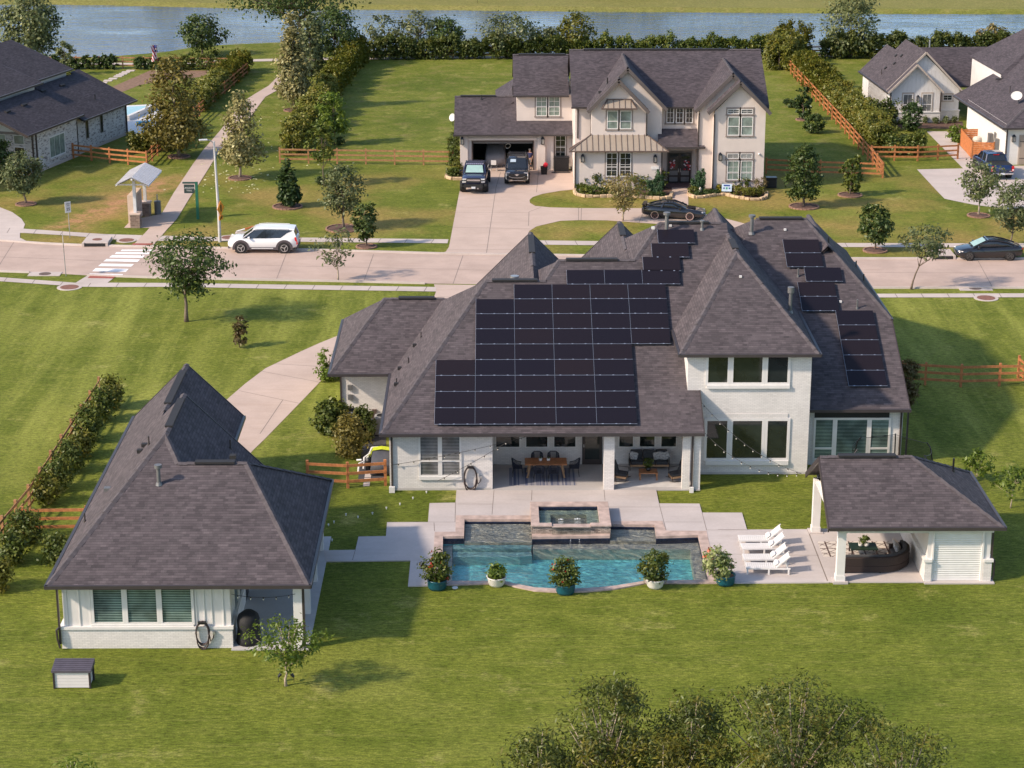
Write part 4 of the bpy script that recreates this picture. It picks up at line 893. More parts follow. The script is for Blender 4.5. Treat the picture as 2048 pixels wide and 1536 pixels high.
# doorway
dy = 167.2; dx0, dx1 = PY(1336, 330, dy)[0], PY(1381, 330, dy)[0]
MB().box(dx0-.1, dy-.06, .1, dx1+.1, dy-.0, 2.75).build('door_surround', TRIMT, nh)
GLD = mat('door glass', (.05, .04, .05), .15, var=.6, vs=3)
for a, b in ((dx0, (dx0+dx1)/2-.01), ((dx0+dx1)/2+.01, dx1)):
    d_ = MB().box(a, dy-.14, .12, b, dy-.07, 2.6).build('door', BLK, nh)
    for z0, z1, m in ((2.15, 2.5, GLS), (1.25, 2.0, GLD), (.75, 1.12, GREY), (.22, .60, GREY)): MB().box(a+.12, dy-.155, z0, b-.12, dy-.141, z1).build('pane', m, d_)
for q in (((dx0+dx1)/2-.10, dy-.2, 1.0, (dx0+dx1)/2-.06, dy-.14, 1.3), ((dx0+dx1)/2+.06, dy-.2, 1.0, (dx0+dx1)/2+.10, dy-.14, 1.3)): MB().box(*q).build('door_handle', STEEL, nh)
MB().box(13.5, 165.6, 0, 16.4, 167.2, .12).build('porch_step', mat('porch brick', (.10, .06, .06), .8, var=.3, vs=6), nh)
def lantern(x, y, z, parent, s=1.0):
    mb = MB(); mb.box(x-.03, y-.12, z+.32*s, x+.03, y, z+.38*s); mb.loft([[(x+a*s, y-.17+b*s, z+.28*s) for a, b in ((-.12,-.12),(.12,-.12),(.12,.12),(-.12,.12))], [(x+a*s, y-.17+b*s, z+.42*s) for a, b in ((-.04,-.04),(.04,-.04),(.04,.04),(-.04,.04))]])
    for a, b in ((-.10,-.10),(.10,-.10),(.10,.10),(-.10,.10)): mb.box(x+a*s-.015, y-.17+b*s-.015, z-.1, x+a*s+.015, y-.17+b*s+.015, z+.28*s)
    mb.box(x-.11*s, y-.17-.11*s, z-.13, x+.11*s, y-.17+.11*s, z-.09)
    o = mb.build('wall_lantern', BLK, parent); MB().box(x-.075*s, y-.17-.075*s, z-.09, x+.075*s, y-.17+.075*s, z+.26*s).build('glass', mat('lantern glass', (.30, .28, .25), .2), o)
for px, py, Y in ((924, 285, 172.52), (1085.5, 285, 172.52), (1165, 320, 164.68), (1310, 321, 164.68), (1440, 317, 164.35)):
    p = PY(px, py, Y); lantern(p[0], Y, p[2], nh, 1.25)
for px, Y, zt in ((1155, 167.2, 6.3), (1150.5, 164.66, 3.2), (1324, 164.66, 3.2), (1427, 164.33, 6.3), (1396, 165.33, 6.2), (1292, 165.55, 6.2)):
    x = PY(px, 300, Y)[0]; MB().box(x-.05, Y-.10, .1 if zt < 4 or px > 1390 else 3.8, x+.05, Y-.01, zt).build('downspout', BRN, nh)
p = PY(1310, 336, 164.68); hn = MB().box(p[0]-.32, 164.64, p[2]-.12, p[0]+.32, 164.68, p[2]+.14).build('house_number', WHT, nh)
for q in ((1236, 138), (1219, 158)):
    p = PY(q[0], q[1], 168.5); 
vent_pipe(nroof, (9.1, 167.6, 8.2), .5, .05, BLK); box_vent(nroof, (8.5, 167.0, 7.55), .3); vent_pipe(nroof, (-1.2, 176.6, 5.4), .35, .05, BLK)
mb = MB(); mb.ball(PY(1518, 308, 164.3), .09, .12, .09, 8, 5); mb.build('security_camera', WHT, nh)
ds = MB(); p = PY(906, 235, 176.0); ds.tube([(-3.35, 176, 3.4), (-3.65, 176, 3.2), (p[0], 176, p[2])], .035, 6); dm = ds.build('dish_mount', BLK, nh)
def dish(c, r, d, name, parent):
    d = Vector(d).normalized(); a = d.cross(Vector((0, 0, 1))).normalized(); b = a.cross(d); c = Vector(c)
    rings = [[c+d*(k*k*r*.22)+a*(math.cos(2*PI*j/20)*r*k)+b*(math.sin(2*PI*j/20)*r*.8*k) for j in range(20)] for k in (.05, .4, .7, 1)]
    return MB().loft(rings, cap=False).build(name, mat('dish grey', (.58, .57, .55), .5), parent, smooth=True)
dish(p, .42, (-.8, -.6, .3), 'satellite_dish', dm)

# ---------------------------------------------------------------- white brick house, far left (stands turned)
lo = (-38.64, 171.64, 0); LD = R(73.7)
lh = thing('white_brick_house', 'white smeared brick house with low charcoal roofs on the far left by the lake', 'house', lo, LD)
LM = .45
lS = [
 (rect(-1.9, 8.1, -.45, 12), [front(-.45, 3.6, LM), backp(12, 3.6, LM)], None),
 (rect(6.0, 18.6, -.45, 11), [front(-.45, 3.1, LM), backp(11, 3.1, LM)], None),
 (rect(-12, 9.4, 4.0, 15), [front(4.0, 6.0, .36), backp(15, 6.0, .36)], None),
 (rect(5, 16.9, 4.95, 17), [front(4.95, 6.0, .40), backp(17, 6.0, .40)], None),
]
lroof = roof_env(lS).build('roof', SHD, lh)
gutters(lh, [((-1.95, -.52, 3.54), (8.1, -.52, 3.54)), ((8.1, -.52, 3.04), (18.6, -.52, 3.04)), ((-12, 3.93, 5.94), (9.4, 3.93, 5.94)), ((9.4, 4.88, 5.94), (16.9, 4.88, 5.94))])
boards(lh, [((18.62, -.45, 3.0), (18.62, 5.2, 5.55)), ((-1.92, -.45, 3.5), (-1.92, 5.7, 6.25)), ((9.42, 4, 5.9), (9.42, 9.5, 7.85)), ((16.92, 4.95, 5.9), (16.92, 11, 8.3))], BRN, 'bargeboard', .06, .22)
mb = MB(); mb.box(0, 0, 0, 7.6, 11.5, 3.7); mb.box(7.6, .25, 0, 17.9, 10.6, 3.25); mb.build('wall', SMR, lh)
for q in ((-11.5, 4.6, 3, 9.0, 14.5, 6.1), (8.5, 5.4, 3, 16.5, 16.5, 6.1)): MB().box(*q).build('upper_wall', STUC.copy() if False else mat('pale render', (.60, .57, .53), .85, var=.05), lh)
for q in ((0, -.04, 0, 7.6, 0, .25), (7.6, .21, 0, 17.9, .25, .25)): MB().box(*q).build('foundation', CON, lh)
mb = MB(); mb.add([(-.3, 0, 3.5), (-.3, 11, 3.5), (-.3, 5.7, 5.9), (-.1, 0, 3.5), (-.1, 11, 3.5), (-.1, 5.7, 5.9)], [(0, 1, 2), (3, 5, 4), (0, 3, 4, 1), (1, 4, 5, 2), (2, 5, 3, 0)])
mb.add([(17.7, .3, 3), (17.7, 10.5, 3), (17.7, 5.3, 5.3), (17.9, .3, 3), (17.9, 10.5, 3), (17.9, 5.3, 5.3)], [(0, 1, 2), (3, 5, 4), (0, 3, 4, 1), (1, 4, 5, 2), (2, 5, 3, 0)]); mb.build('gable_wall', WHT, lh)
window(lh, 2.5, 5.3, .75, 2.6, 0, glass=GLB2 if False else GLG, bars=(2, 0), fr=.09); MB().box(2.4, -.1, .62, 5.4, -.01, .74).build('sill', SMR, lh)
for a in (9.7, 12.5): window(lh, a, a+.55, 1.1, 3.0, .25, glass=GLS, mfr=TRIMT)
mb = MB(); mb.box(-1.2, .6, 0, -.02, 8, .9); mb.build('porch_wall', WHT, lh)
window(lh, .9, 1.9, .2, 2.2, -.02, n='-x', glass=GLS); window(lh, .9, 1.9, 2.4, 3.2, -.02, n='-x', glass=GLG); window(lh, 2.6, 4.6, 2.3, 3.2, -.02, n='-x', glass=GLG)
mb = MB(); mb.box(-.28, -.05, 3.3, -.02, 9, 3.5); mb.build('porch_beam', TRIMT, lh)
for x, y, z in ((.25, -.0, 3.5), (-.15, .15, 3.4), (7.9, .2, 3.0), (17.6, .22, 3.0)): MB().box(x-.05, y-.12, .05, x+.05, y-.01, z).build('downspout', BRN, lh)
for q in ((.6, 2.6), (3.6, 2.7), (9.6, 4.1), (13.0, 4.0)):
    z0 = (3.6 if q[0] < 7 else 3.1)+LM*(q[1]+.45); MB().ob((q[0], q[1], z0+.07), .75, .22, .16, rx=math.atan(LM)).build('roof_vent', VENTD, lroof)
vent_pipe(lroof, (13.9, 1.3, 3.1+LM*1.75), .45, .05, BLK)
lp = thing('garden_pool', 'pale rectangular garden pool with white paving behind the white smeared brick house', 'swimming pool', (0, 0, 0), world=True)
MB().prism(GP([(252,212),(314,209),(318,222),(338,232),(300,268),(246,268)]), -.02, .05).build('paving', WHT, lp)
MB().sheet(GP([(254,214.5),(302,212.5),(262,238),(252,238)]), .07).build('water', mat('pale pool water', (.30, .50, .52), .08, var=.1, spec=.8), lp)
mb = MB(); a, b = G(256, 242), G(312, 217); mb.beam((a[0], a[1], .25), (b[0], b[1], .25), .35, .5); mb.build('raised_wall', WHT, lp)

# ---------------------------------------------------------------- right-hand neighbours
bo = (37.2, 193.9, 0); BD = R(3)
bh = thing('batten_cottage', 'white board and batten cottage with twin front gables at the lake end on the right', 'house', bo, BD)
bS = [
 (rect(-.3, 5.0, -.5, 12), [leftp(-.3, 3.0, 1.0), rightp(5.0, 3.0, 1.0)], None),
 (rect(-.3, 7.25, .45, 8.5), [leftp(-.3, 3.0, 1.0), rightp(7.25, 2.75, 1.0)], None),
 (rect(-.3, 12.0, 6.5, 14.5), [front(6.3, 2.5, .78), leftp(-.3, 3.0, 1.0), backp(14.5, 2.9, .9)], None),
]
bS[2] = (rect(3.4, 12.2, 5.2, 15), [front(5.2, 2.55, .62), backp(15, 2.55, .62)], None)
broof = roof_env(bS).build('roof', SHN, bh)
TANT = mat('cream trim', (.42, .35, .29), .7)
def rake_l(parent, pts, y, m, h=.17):
    boards(parent, [((p[0], y, p[1]-h*.55), (q[0], y, q[1]-h*.55)) for p, q in zip(pts, pts[1:])], m, 'bargeboard', .09, h)
rake_l(bh, [(-.3, 3.0), (2.35, 5.65), (5.0, 3.0)], -.52, TANT); rake_l(bh, [(-.3, 3.0), (3.35, 6.65), (7.25, 2.75)], .42, TANT)
mb = MB(); gable(mb, 0, 4.8, 2.4, 3.0, 5.35, 0, 5); gable(mb, 0, 6.85, 3.4, 2.95, 6.3, .8, 9); mb.build('wall', BB, bh)
MB().box(0, 5, 0, 6.8, 11.5, 3.0).build('side_wall', BB, bh)
for q in ((-.08, -.08, 0, 4.88, 3, .95), (4.88, .72, 0, 6.93, 3, .95)): MB().box(*q).build('brick_base', BRK, bh)
for q in ((-.13, -.13, .95, 4.93, .05, 1.05), (4.93, .67, .95, 6.98, .85, 1.05)): MB().box(*q).build('ledge', WHT, bh)
for a in (1.25, 3.1): window(bh, a, a+.95, 1.05, 2.75, 0, glass=GLB2, bars=(1, 0), sash=.4, trim=TANT, fr=.07)
window(bh, 5.3, 6.2, 1.95, 2.5, .8, glass=GLS, bars=(1, 1), trim=TANT, fr=.06); lantern(2.65, 0, 2.2, bh, 1.1)
for q in ((8.0, 6, 0, 8.2, 6.2, 2.5), (11.6, 5.6, 0, 11.85, 5.85, 2.5)): MB().box(*q).build('porch_column', WHT, bh)
for x, y in ((.05, -.05), (4.86, .0)): MB().box(x-.05, y-.13, .9, x+.05, y-.02, 2.9).build('downspout', BRN, bh)
for q in ((-.28, 1.2, .6, -.01, 1.6, 1.6), (-.25, .4, .6, -.01, .7, 1.3)): MB().box(*q).build('meter_box', GREY, bh)
for u, v in ((.9, 6), (1.5, 5.0), (2.2, 5.2), (2.0, 6.6)): MB().ob((u, v, 3.3+u+.05), .3, .3, .16, ry=-R(45)).build('roof_vent', VENTD, broof)
vent_pipe(broof, (.4, 5.5, 3.7), .5, .04, GUT); vent_pipe(broof, (6.2, 10.2, 5.5), .8, .07, STEEL)
gutters(bh, [((-.36, -.5, 2.95), (-.36, 12, 2.95)), ((7.2, 5.13, 2.5), (12.2, 5.13, 2.5))])

wo = (43.6, 174.5, 0)
wh = thing('garage_house', 'white house with tan garage door and dish on its roof at the right edge', 'house', wo, R(3))
wS = [(rect(-.35, 14, -.55, 15.8), [front(-.55, 3.3, .55), leftp(-.35, 3.3, .55)], None),
      (rect(3.2, 14, 12.9, 24), [front(12.9, 5.3, .55), leftp(2.6, 5.3, .5)], None)]
wroof = roof_env(wS).build('roof', SHN, wh)
caps(wh, [((-.35, -.55, 3.3), (7, 6.8, 7.34))], wroof)
gutters(wh, [((-.42, -.6, 3.24), (-.42, 15.8, 3.24)), ((-.4, -.62, 3.24), (14, -.62, 3.24)), ((2.55, 12.83, 5.24), (14, 12.83, 5.24))])
mb = MB(); mb.box(0, 0, 0, 13, 12.2, 3.5); mb.build('wall', mat('warm white render', (.74, .70, .64), .8, var=.04), wh); MB().box(3.2, 13.4, 0, 13, 23, 5.5).build('upper_wall', BB, wh)
MB().box(1.15, -.05, 0, 6, -.0, 2.6).build('garage_door_frame', TANT, wh)
gd = MB().box(1.25, -.09, .02, 5.9, -.051, 2.5).build('garage_door', mat('tan garage door', (.34, .27, .21), .6, var=.04), wh)
mb = MB()
for z in (.55, 2.0): mb.box(1.25, -.10, z, 1.95, -.091, z+.05)
mb.build('hinge', BLK, gd); lantern(.65, 0, 2.15, wh, 1.2)
MB().box(.02, -.1, .1, .12, -.01, 3.2).build('downspout', BRN, wh)
mb = MB(); mb.box(-.35, 3.6, 1.0, -.02, 4.2, 2.0); mb.box(-.25, 1.7, .7, -.02, 2.1, 1.9); mb.tube([(-.1, 2.6, .6), (-.12, 2.6, 2.2), (-.12, 2.9, 2.3), (-.1, 3.2, .6)], .05, 6); mb.build('meter_box', GREY, wh)
dm2 = MB().tube([(2.1, 4.0, 4.6), (2.1, 4.0, 5.0), (1.9, 3.7, 5.25)], .035, 6).build('dish_mount', GREY, wh); dish((1.8, 3.6, 5.3), .5, (-.5, -.75, .45), 'satellite_dish', dm2)
for u, v in ((4.5, 7.5), (3.0, 3.6)): MB().ob((u, v, 3.3+.55*(u+.35)+.07), .3, .5, .18, ry=-R(29)).build('roof_vent', VENTD, wroof)
vent_pipe(wroof, (2.5, 8, 4.85), .6, .04, GUT)

# ---------------------------------------------------------------- trail kiosk
a0 = Vector(G(272.5, 454)); a1 = Vector(G(292, 431)); ax = (a1-a0).normalized(); an = Vector((ax.y, -ax.x, 0))
kk = thing('trail_kiosk', 'small roofed notice shelter on stone piers beside the trail', 'kiosk', ((a0+a1)/2), math.atan2(ax.y, ax.x))
L2 = (a1-a0).length/2
for s in (-1, 1):
    MB().box(s*L2-.36, -.36, 0, s*L2+.36, .36, 1.0).build('stone_pier', mat_brick('rubble stone', (.30, .21, .16), (.14, .09, .07), (.34, .27, .22), bw=.28, rh=.14), kk)
    MB().box(s*L2-.42, -.42, 1.0, s*L2+.42, .42, 1.12).build('pier_cap', mat('sandstone cap', (.55, .42, .34), .8), kk)
    MB().box(s*L2-.11, -.11, 1.12, s*L2+.11, .11, 3.55).build('post', mat('silver paint', (.60, .60, .60), .4), kk)
SILV = mat('white metal roof', (.72, .71, .72), .35, var=.03)
hl = L2+.75; mb = MB(); 
mb.add([(-hl, -1.25, 3.35), (hl, -1.25, 3.35), (hl, 0, 3.95), (-hl, 0, 3.95), (hl, 1.25, 3.35), (-hl, 1.25, 3.35)], [(0, 1, 2, 3), (3, 2, 4, 5)])
mb.add([(-hl, -1.25, 3.27), (hl, -1.25, 3.27), (hl, 0, 3.87), (-hl, 0, 3.87), (hl, 1.25, 3.27), (-hl, 1.25, 3.27)], [(3, 2, 1, 0), (5, 4, 2, 3)])
mb.build('roof', SILV, kk); RIBM = mat('roof rib', (.40, .39, .40), .4)
for i in range(15):
    x = -hl+2*hl*i/14
    for s in (-1, 1): MB().beam((x, s*1.25, 3.37), (x, 0, 3.97), .045, .05).build('rib', RIBM, kk)
mb = MB(); mb.box(-hl, -.06, 3.72, hl, .06, 3.86); mb.box(-L2-.05, -1.2, 3.2, -L2+.05, 1.2, 3.3); mb.box(L2-.05, -1.2, 3.2, L2+.05, 1.2, 3.3); mb.build('frame', SILV, kk)
MB().box(-L2+.4, .15, .15, L2-.5, .65, 2.3).build('notice_board', mat('tan board', (.55, .42, .33), .8), kk)
mb = MB()
for i in range(6): x = -L2+.55+i*.42; mb.box(x, .12, .5, x+.34, .149, 2.1)
mb.build('notice', mat('faded notices', (.46, .34, .29), .8, var=.2), kk)
# ---------------------------------------------------------------- vehicles (front towards +x in their own frame)
PAINTW = mat('white car paint', (.78, .78, .77), .22, var=.01, coat=.6); PAINTB = mat('black car paint', (.012, .012, .015), .18, var=.1, coat=.8)
PAINTN = mat('navy car paint', (.020, .024, .060), .2, var=.1, coat=.8); PAINTU = mat('blue car paint', (.010, .024, .080), .22, var=.05, coat=.7)
CLAD = mat('grey cladding', (.075, .06, .065), .6); TYRE = mat('tyre', (.018, .016, .016), .85); CARGL = mat('car glass', (.018, .022, .028), .05, spec=.8)
RIMD = mat('dark rim', (.13, .125, .12), .35, metal=.6); RIML = mat('bright rim', (.55, .54, .53), .3, metal=.6); CHROME = mat('chrome', (.65, .65, .66), .15, metal=.9)
REDL = mat('red lamp', (.55, .012, .015), .25); WHTL = mat('clear lamp', (.75, .73, .70), .15); SHADE = mat('silver sunshade', (.30, .44, .41), .3, var=.1); PLATE = mat('plate', (.62, .64, .68), .5)
def lower_body(st, W):
    """st: (x, zbottom, ztop, half width)"""
    rings = []
    for x, zb, zt, hw in st:
        zm = zb+(zt-zb)*.55
        half = [(0, zb), (hw*.90, zb), (hw*.985, zb+.10), (hw, zm), (hw*.975, zt-.10), (hw*.90, zt-.01), (hw*.55, zt+.015), (0, zt+.02)]
        rings.append([(x, -y, z) for y, z in half]+[(x, y, z) for y, z in half[-2:0:-1]])
    return MB().loft(rings)
def house_top(st, inset=0.0):
    """st: (x, zbelt, wbelt, zroof, wroof)"""
    rings = []
    for x, zb, wb, zr, wr in st:
        half = [(0, zb), (wb, zb), (wr, max(zr-.05, zb+.005)), (wr*.88, zr), (0, zr+.02)]
        rings.append([(x, -y, z) for y, z in half]+[(x, y, z) for y, z in half[-2:0:-1]])
    return MB().loft(rings)
def roof_skin(st, lift=.012):
    rings = []
    for x, zb, wb, zr, wr in st:
        half = [(wr+.012, zr-.07), (wr*.89, zr+lift), (0, zr+.02+lift)]
        rings.append([(x, -y, z) for y, z in half]+[(x, y, z) for y, z in half[-2::-1]])
    return MB().loft(rings, closed=False, cap=False)
def wheel(root, x, y, r, wd, rimm, spokes=5, tm=None, band=None):
    s = 1 if y > 0 else -1
    mb = MB(); prof = [(r*.62, -wd/2), (r*.95, -wd/2), (r, -wd*.36), (r, wd*.36), (r*.95, wd/2), (r*.62, wd/2)]
    mb.loft([[(x+q*math.cos(2*PI*j/22), y+o, r+q*math.sin(2*PI*j/22)) for j in range(22)] for q, o in prof])
    wl = mb.build('wheel', TYRE, root, smooth=True)
    o = y+s*(wd/2-.03); mb = MB()
    for k in range(spokes):
        a = 2*PI*k/spokes+.3; mb.beam((x, o, r), (x+math.cos(a)*r*.62, o, r+math.sin(a)*r*.62), .075, .05)
    mb.cyl((x, o-.02, r), (x, o+.03*s, r), .085, .07, 10)
    mb.loft([[(x+q*math.cos(2*PI*j/22), o+d*s, r+q*math.sin(2*PI*j/22)) for j in range(22)] for q, d in ((.58*r, -.02), (.60*r, .035), (.68*r, .035), (.69*r, -.02))], cap=False)
    mb.build('rim', rimm, wl)
    mb = MB(); mb.cyl((x, o-.05*s, r), (x, o-.045*s, r), r*.6, r*.6, 18); mb.build('hub', BLKM, wl)
    return wl
def arch(root, x, hw, r, m, t=.09, zoff=0):
    for s in (-1, 1):
        mb = MB(); ring = []
        for q, d in ((r, -.05), (r, .02), (r+t, .015), (r+t, -.05)):
            ring.append([(x+q*math.cos(PI*j/16), s*(hw+d), max(.2, q*math.sin(PI*j/16)+zoff)) for j in range(-1, 18)])
        mb.loft(ring, closed=False, cap=False); mb.build('wheel_arch', m, root)
    mb = MB()
    for s in (-1, 1): mb.cyl((x, s*(hw-.3), zoff), (x, s*(hw+.004), zoff), r, r, 22)
    mb.build('wheel_well', BLKM, root)
def mirror(root, x, y, z, m):
    for s in (-1, 1): MB().ob((x, s*y, z), .16, .22, .15).build('mirror', m, root, bevel=.03)
def plate(root, x, y, z, rz=0): MB().ob((x, y, z), .02, .32, .16).build('number_plate', PLATE, root)

# white electric estate on the street, facing left
q = G(526, 507); suv = thing('white_suv', 'white sport utility vehicle with grey wheel arches parked at the kerb by the lamp post', 'car', (q[0], q[1]+.98, 0), R(180)-.012)
lower_body([(-2.50, .55, .98, .86), (-2.42, .45, 1.12, .94), (-1.9, .32, 1.16, .985), (-.5, .28, 1.10, .99), (1.0, .28, 1.08, .99), (1.75, .32, 1.05, .985), (2.3, .38, .98, .93), (2.46, .45, .90, .84), (2.51, .55, .78, .76)], 1.98).build('body', PAINTW, suv, smooth=True)
gst = [(-2.36, 1.12, .86, 1.16, .80), (-2.16, 1.13, .90, 1.68, .74), (-1.9, 1.13, .90, 1.74, .75), (-.2, 1.09, .91, 1.78, .76), (.55, 1.08, .90, 1.74, .74), (1.45, 1.06, .84, 1.10, .78)]
house_top(gst).build('greenhouse', CARGL, suv)
roof_skin([(-2.28, 0, 0, 1.70, .76)]+[(a, b, c, d, e) for a, b, c, d, e in gst[2:5]]+[(.72, 0, 0, 1.64, .74)]).build('roof', PAINTW, suv)
mb = MB()
for s in (-1, 1):
    mb.beam((.62, s*.765, 1.68), (1.42, s*.86, 1.10), .07, .05); mb.add([(-2.40, s*.915, 1.08), (-1.25, s*.925, 1.08), (-1.75, s*.86, 1.45), (-2.22, s*.80, 1.64)], [(0, 1, 2, 3) if s < 0 else (3, 2, 1, 0)])
    mb.beam((-2.20, s*.79, 1.66), (-2.42, s*.88, 1.10), .08, .06)
mb.build('pillar', PAINTW, suv)
for x in (-1.55, 1.55): arch(suv, x, .995, .45, CLAD, .16, .38)
for x in (-1.55, 1.55):
    for y in (-.88, .88): wheel(suv, x, y, .39, .24, RIML, 3)
for q in ((-1.05, -.998, .27, 1.05, -.94, .46), (-1.05, .94, .27, 1.05, .998, .46), (-2.53, -.85, .36, -2.3, .85, .62), (2.3, -.82, .33, 2.5, .82, .50)): MB().box(*q).build('cladding', CLAD, suv)
for q in ((-.75, -1.005, .36, .8, -.99, .41), (-.75, .99, .36, .8, 1.005, .41)): MB().box(*q).build('side_trim', PAINTW, suv)
for s in (-1, 1):
    MB().ob((-2.40, s*.90, .92), .14, .07, .52, ry=.2).build('tail_lamp', REDL, suv); MB().ob((2.36, s*.80, .82), .14, .09, .34).build('headlight', WHTL, suv)
mirror(suv, .95, 1.03, 1.16, PAINTW); plate(suv, -2.52, 0, .72)
mb = MB()
for x in (.2, -.95): mb.box(x, -1.0, .86, x+.24, -.985, .89)
mb.build('handle', GREY, suv)
mb = MB()
for x in (-.02, -1.02): mb.box(x, -.998, .45, x+.012, -.985, 1.05)
mb.build('door_gap', BLKM, suv)
for s in (-1, 1): MB().tube([(-1.8, s*.66, 1.80), (-.2, s*.68, 1.84), (.4, s*.66, 1.80)], .018, 5).build('roof_rail', PAINTW, suv)

# black saloon on the street, facing left
q = G(1980, 522); sed = thing('black_sedan', 'glossy black fastback saloon parked at the kerb on the right by the storm drain', 'car', (q[0], q[1]+.92, 0), R(180))
lower_body([(-2.34, .42, .86, .72), (-2.2, .34, .98, .84), (-1.6, .27, 1.0, .92), (-.3, .23, .94, .925), (.9, .23, .90, .925), (1.6, .26, .82, .91), (2.1, .28, .70, .84), (2.32, .36, .58, .68)], 1.85).build('body', PAINTB, sed, smooth=True)
sst = [(-2.02, .97, .66, 1.0, .60), (-1.2, .98, .78, 1.27, .60), (-.45, .95, .80, 1.42, .60), (.15, .92, .80, 1.42, .60), (1.25, .86, .74, .90, .68)]
house_top(sst).build('greenhouse', CARGL, sed, smooth=True)
mb = MB()
for s in (-1, 1): mb.tube([(-2.0, s*.64, 1.0), (-1.2, s*.625, 1.27), (-.45, s*.625, 1.405), (.15, s*.625, 1.405), (1.2, s*.73, .90)], .035, 6)
mb.beam((.16, -.6, 1.43), (.16, .6, 1.43), .1, .03); mb.build('pillar', PAINTB, sed)
mb = MB(); mb.add([(.28, -.52, 1.365), (.28, .52, 1.365), (1.12, .60, .96), (1.12, -.60, .96)], [(0, 3, 2, 1)]); mb.v = [(x+.03, y, z+.03) for x, y, z in mb.v]; mb.build('sunshade', SHADE, sed)
for x in (-1.42, 1.44): arch(sed, x, .905, .36, BLKM, .02, .33)
for x in (-1.42, 1.44):
    for y in (-.82, .82): wheel(sed, x, y, .335, .22, RIMD, 7)
for s in (-1, 1):
    MB().ob((2.05, s*.70, .66), .36, .16, .06, rz=-s*.5).build('headlight', WHTL, sed); MB().ob((-2.22, s*.66, .84), .12, .28, .10, rz=s*.4).build('tail_lamp', REDL, sed)
mirror(sed, .85, .99, .98, PAINTB); MB().box(-1.0, -.935, .36, 1.0, -.915, .40).build('sill_trim', GREY, sed)
plate(sed, -2.33, 0, .62)

# black coupe on the curved drive, nose to the right
q = G(1349, 438); cpe = thing('black_coupe', 'low black coupe with red lipped chrome wheels on the curved drive', 'car', (q[0], q[1]+.55, 0), R(-11))
lower_body([(-2.42, .42, .80, .70), (-2.25, .34, .92, .84), (-1.6, .24, .95, .93), (-.4, .2, .90, .925), (.6, .2, .86, .925), (1.4, .22, .80, .91), (2.1, .26, .68, .84), (2.44, .34, .54, .62)], 1.85).build('body', PAINTB, cpe, smooth=True)
cst = [(-1.95, .93, .62, .97, .54), (-1.1, .92, .76, 1.18, .55), (-.5, .90, .78, 1.28, .56), (-.05, .88, .78, 1.27, .56), (.95, .84, .74, .88, .66)]
house_top(cst).build('greenhouse', CARGL, cpe, smooth=True)
roof_skin([(-1.0, 0, 0, 1.205, .56), (-.5, 0, 0, 1.28, .565), (.0, 0, 0, 1.265, .565)]).build('roof', PAINTB, cpe)
mb = MB()
for s in (-1, 1): mb.tube([(-1.9, s*.58, .97), (-1.0, s*.60, 1.19), (-.05, s*.60, 1.25), (.92, s*.72, .88)], .04, 6); mb.beam((-.75, s*.66, 1.2), (-.9, s*.80, .9), .14, .05)
mb.build('pillar', PAINTB, cpe)
mb = MB(); mb.box(-2.42, -.72, 1.02, -2.12, .72, 1.06); mb.box(-2.36, -.70, .86, -2.2, -.62, 1.03); mb.box(-2.36, .62, .86, -2.2, .70, 1.03); mb.build('spoiler', PAINTB, cpe, bevel=.01)
for x in (-1.38, 1.30): arch(cpe, x, .905, .37, BLKM, .015, .33)
for x in (-1.38, 1.30):
    for y in (-.83, .83): wheel(cpe, x, y, .345, .24, mat('pink rim', (.10, .05, .05), .3, metal=.5), 5)
for x in (-1.38, 1.30):
    for s in (-1, 1):
        y = s*.945; MB().loft([[(x+r_*math.cos(2*PI*j/24), y+d*s, .345+r_*math.sin(2*PI*j/24)) for j in range(24)] for r_, d in ((.255, 0), (.255, .015), (.305, .015), (.305, 0))], cap=False).build('wheel_lip', mat('pink chrome', (.62, .47, .44), .2, metal=.6), cpe)
for s in (-1, 1):
    MB().ob((2.16, s*.62, .60), .2, .22, .07, rz=-s*.5).build('headlight', WHTL, cpe); MB().ob((-2.36, s*.55, .74), .06, .32, .12).build('tail_lamp', mat('amber lamp', (.55, .15, .04), .3), cpe)
mirror(cpe, .55, .98, .93, PAINTB); MB().box(1.0, -.28, .84, 1.7, .28, .885).build('bonnet_scoop', PAINTB, cpe, bevel=.03)

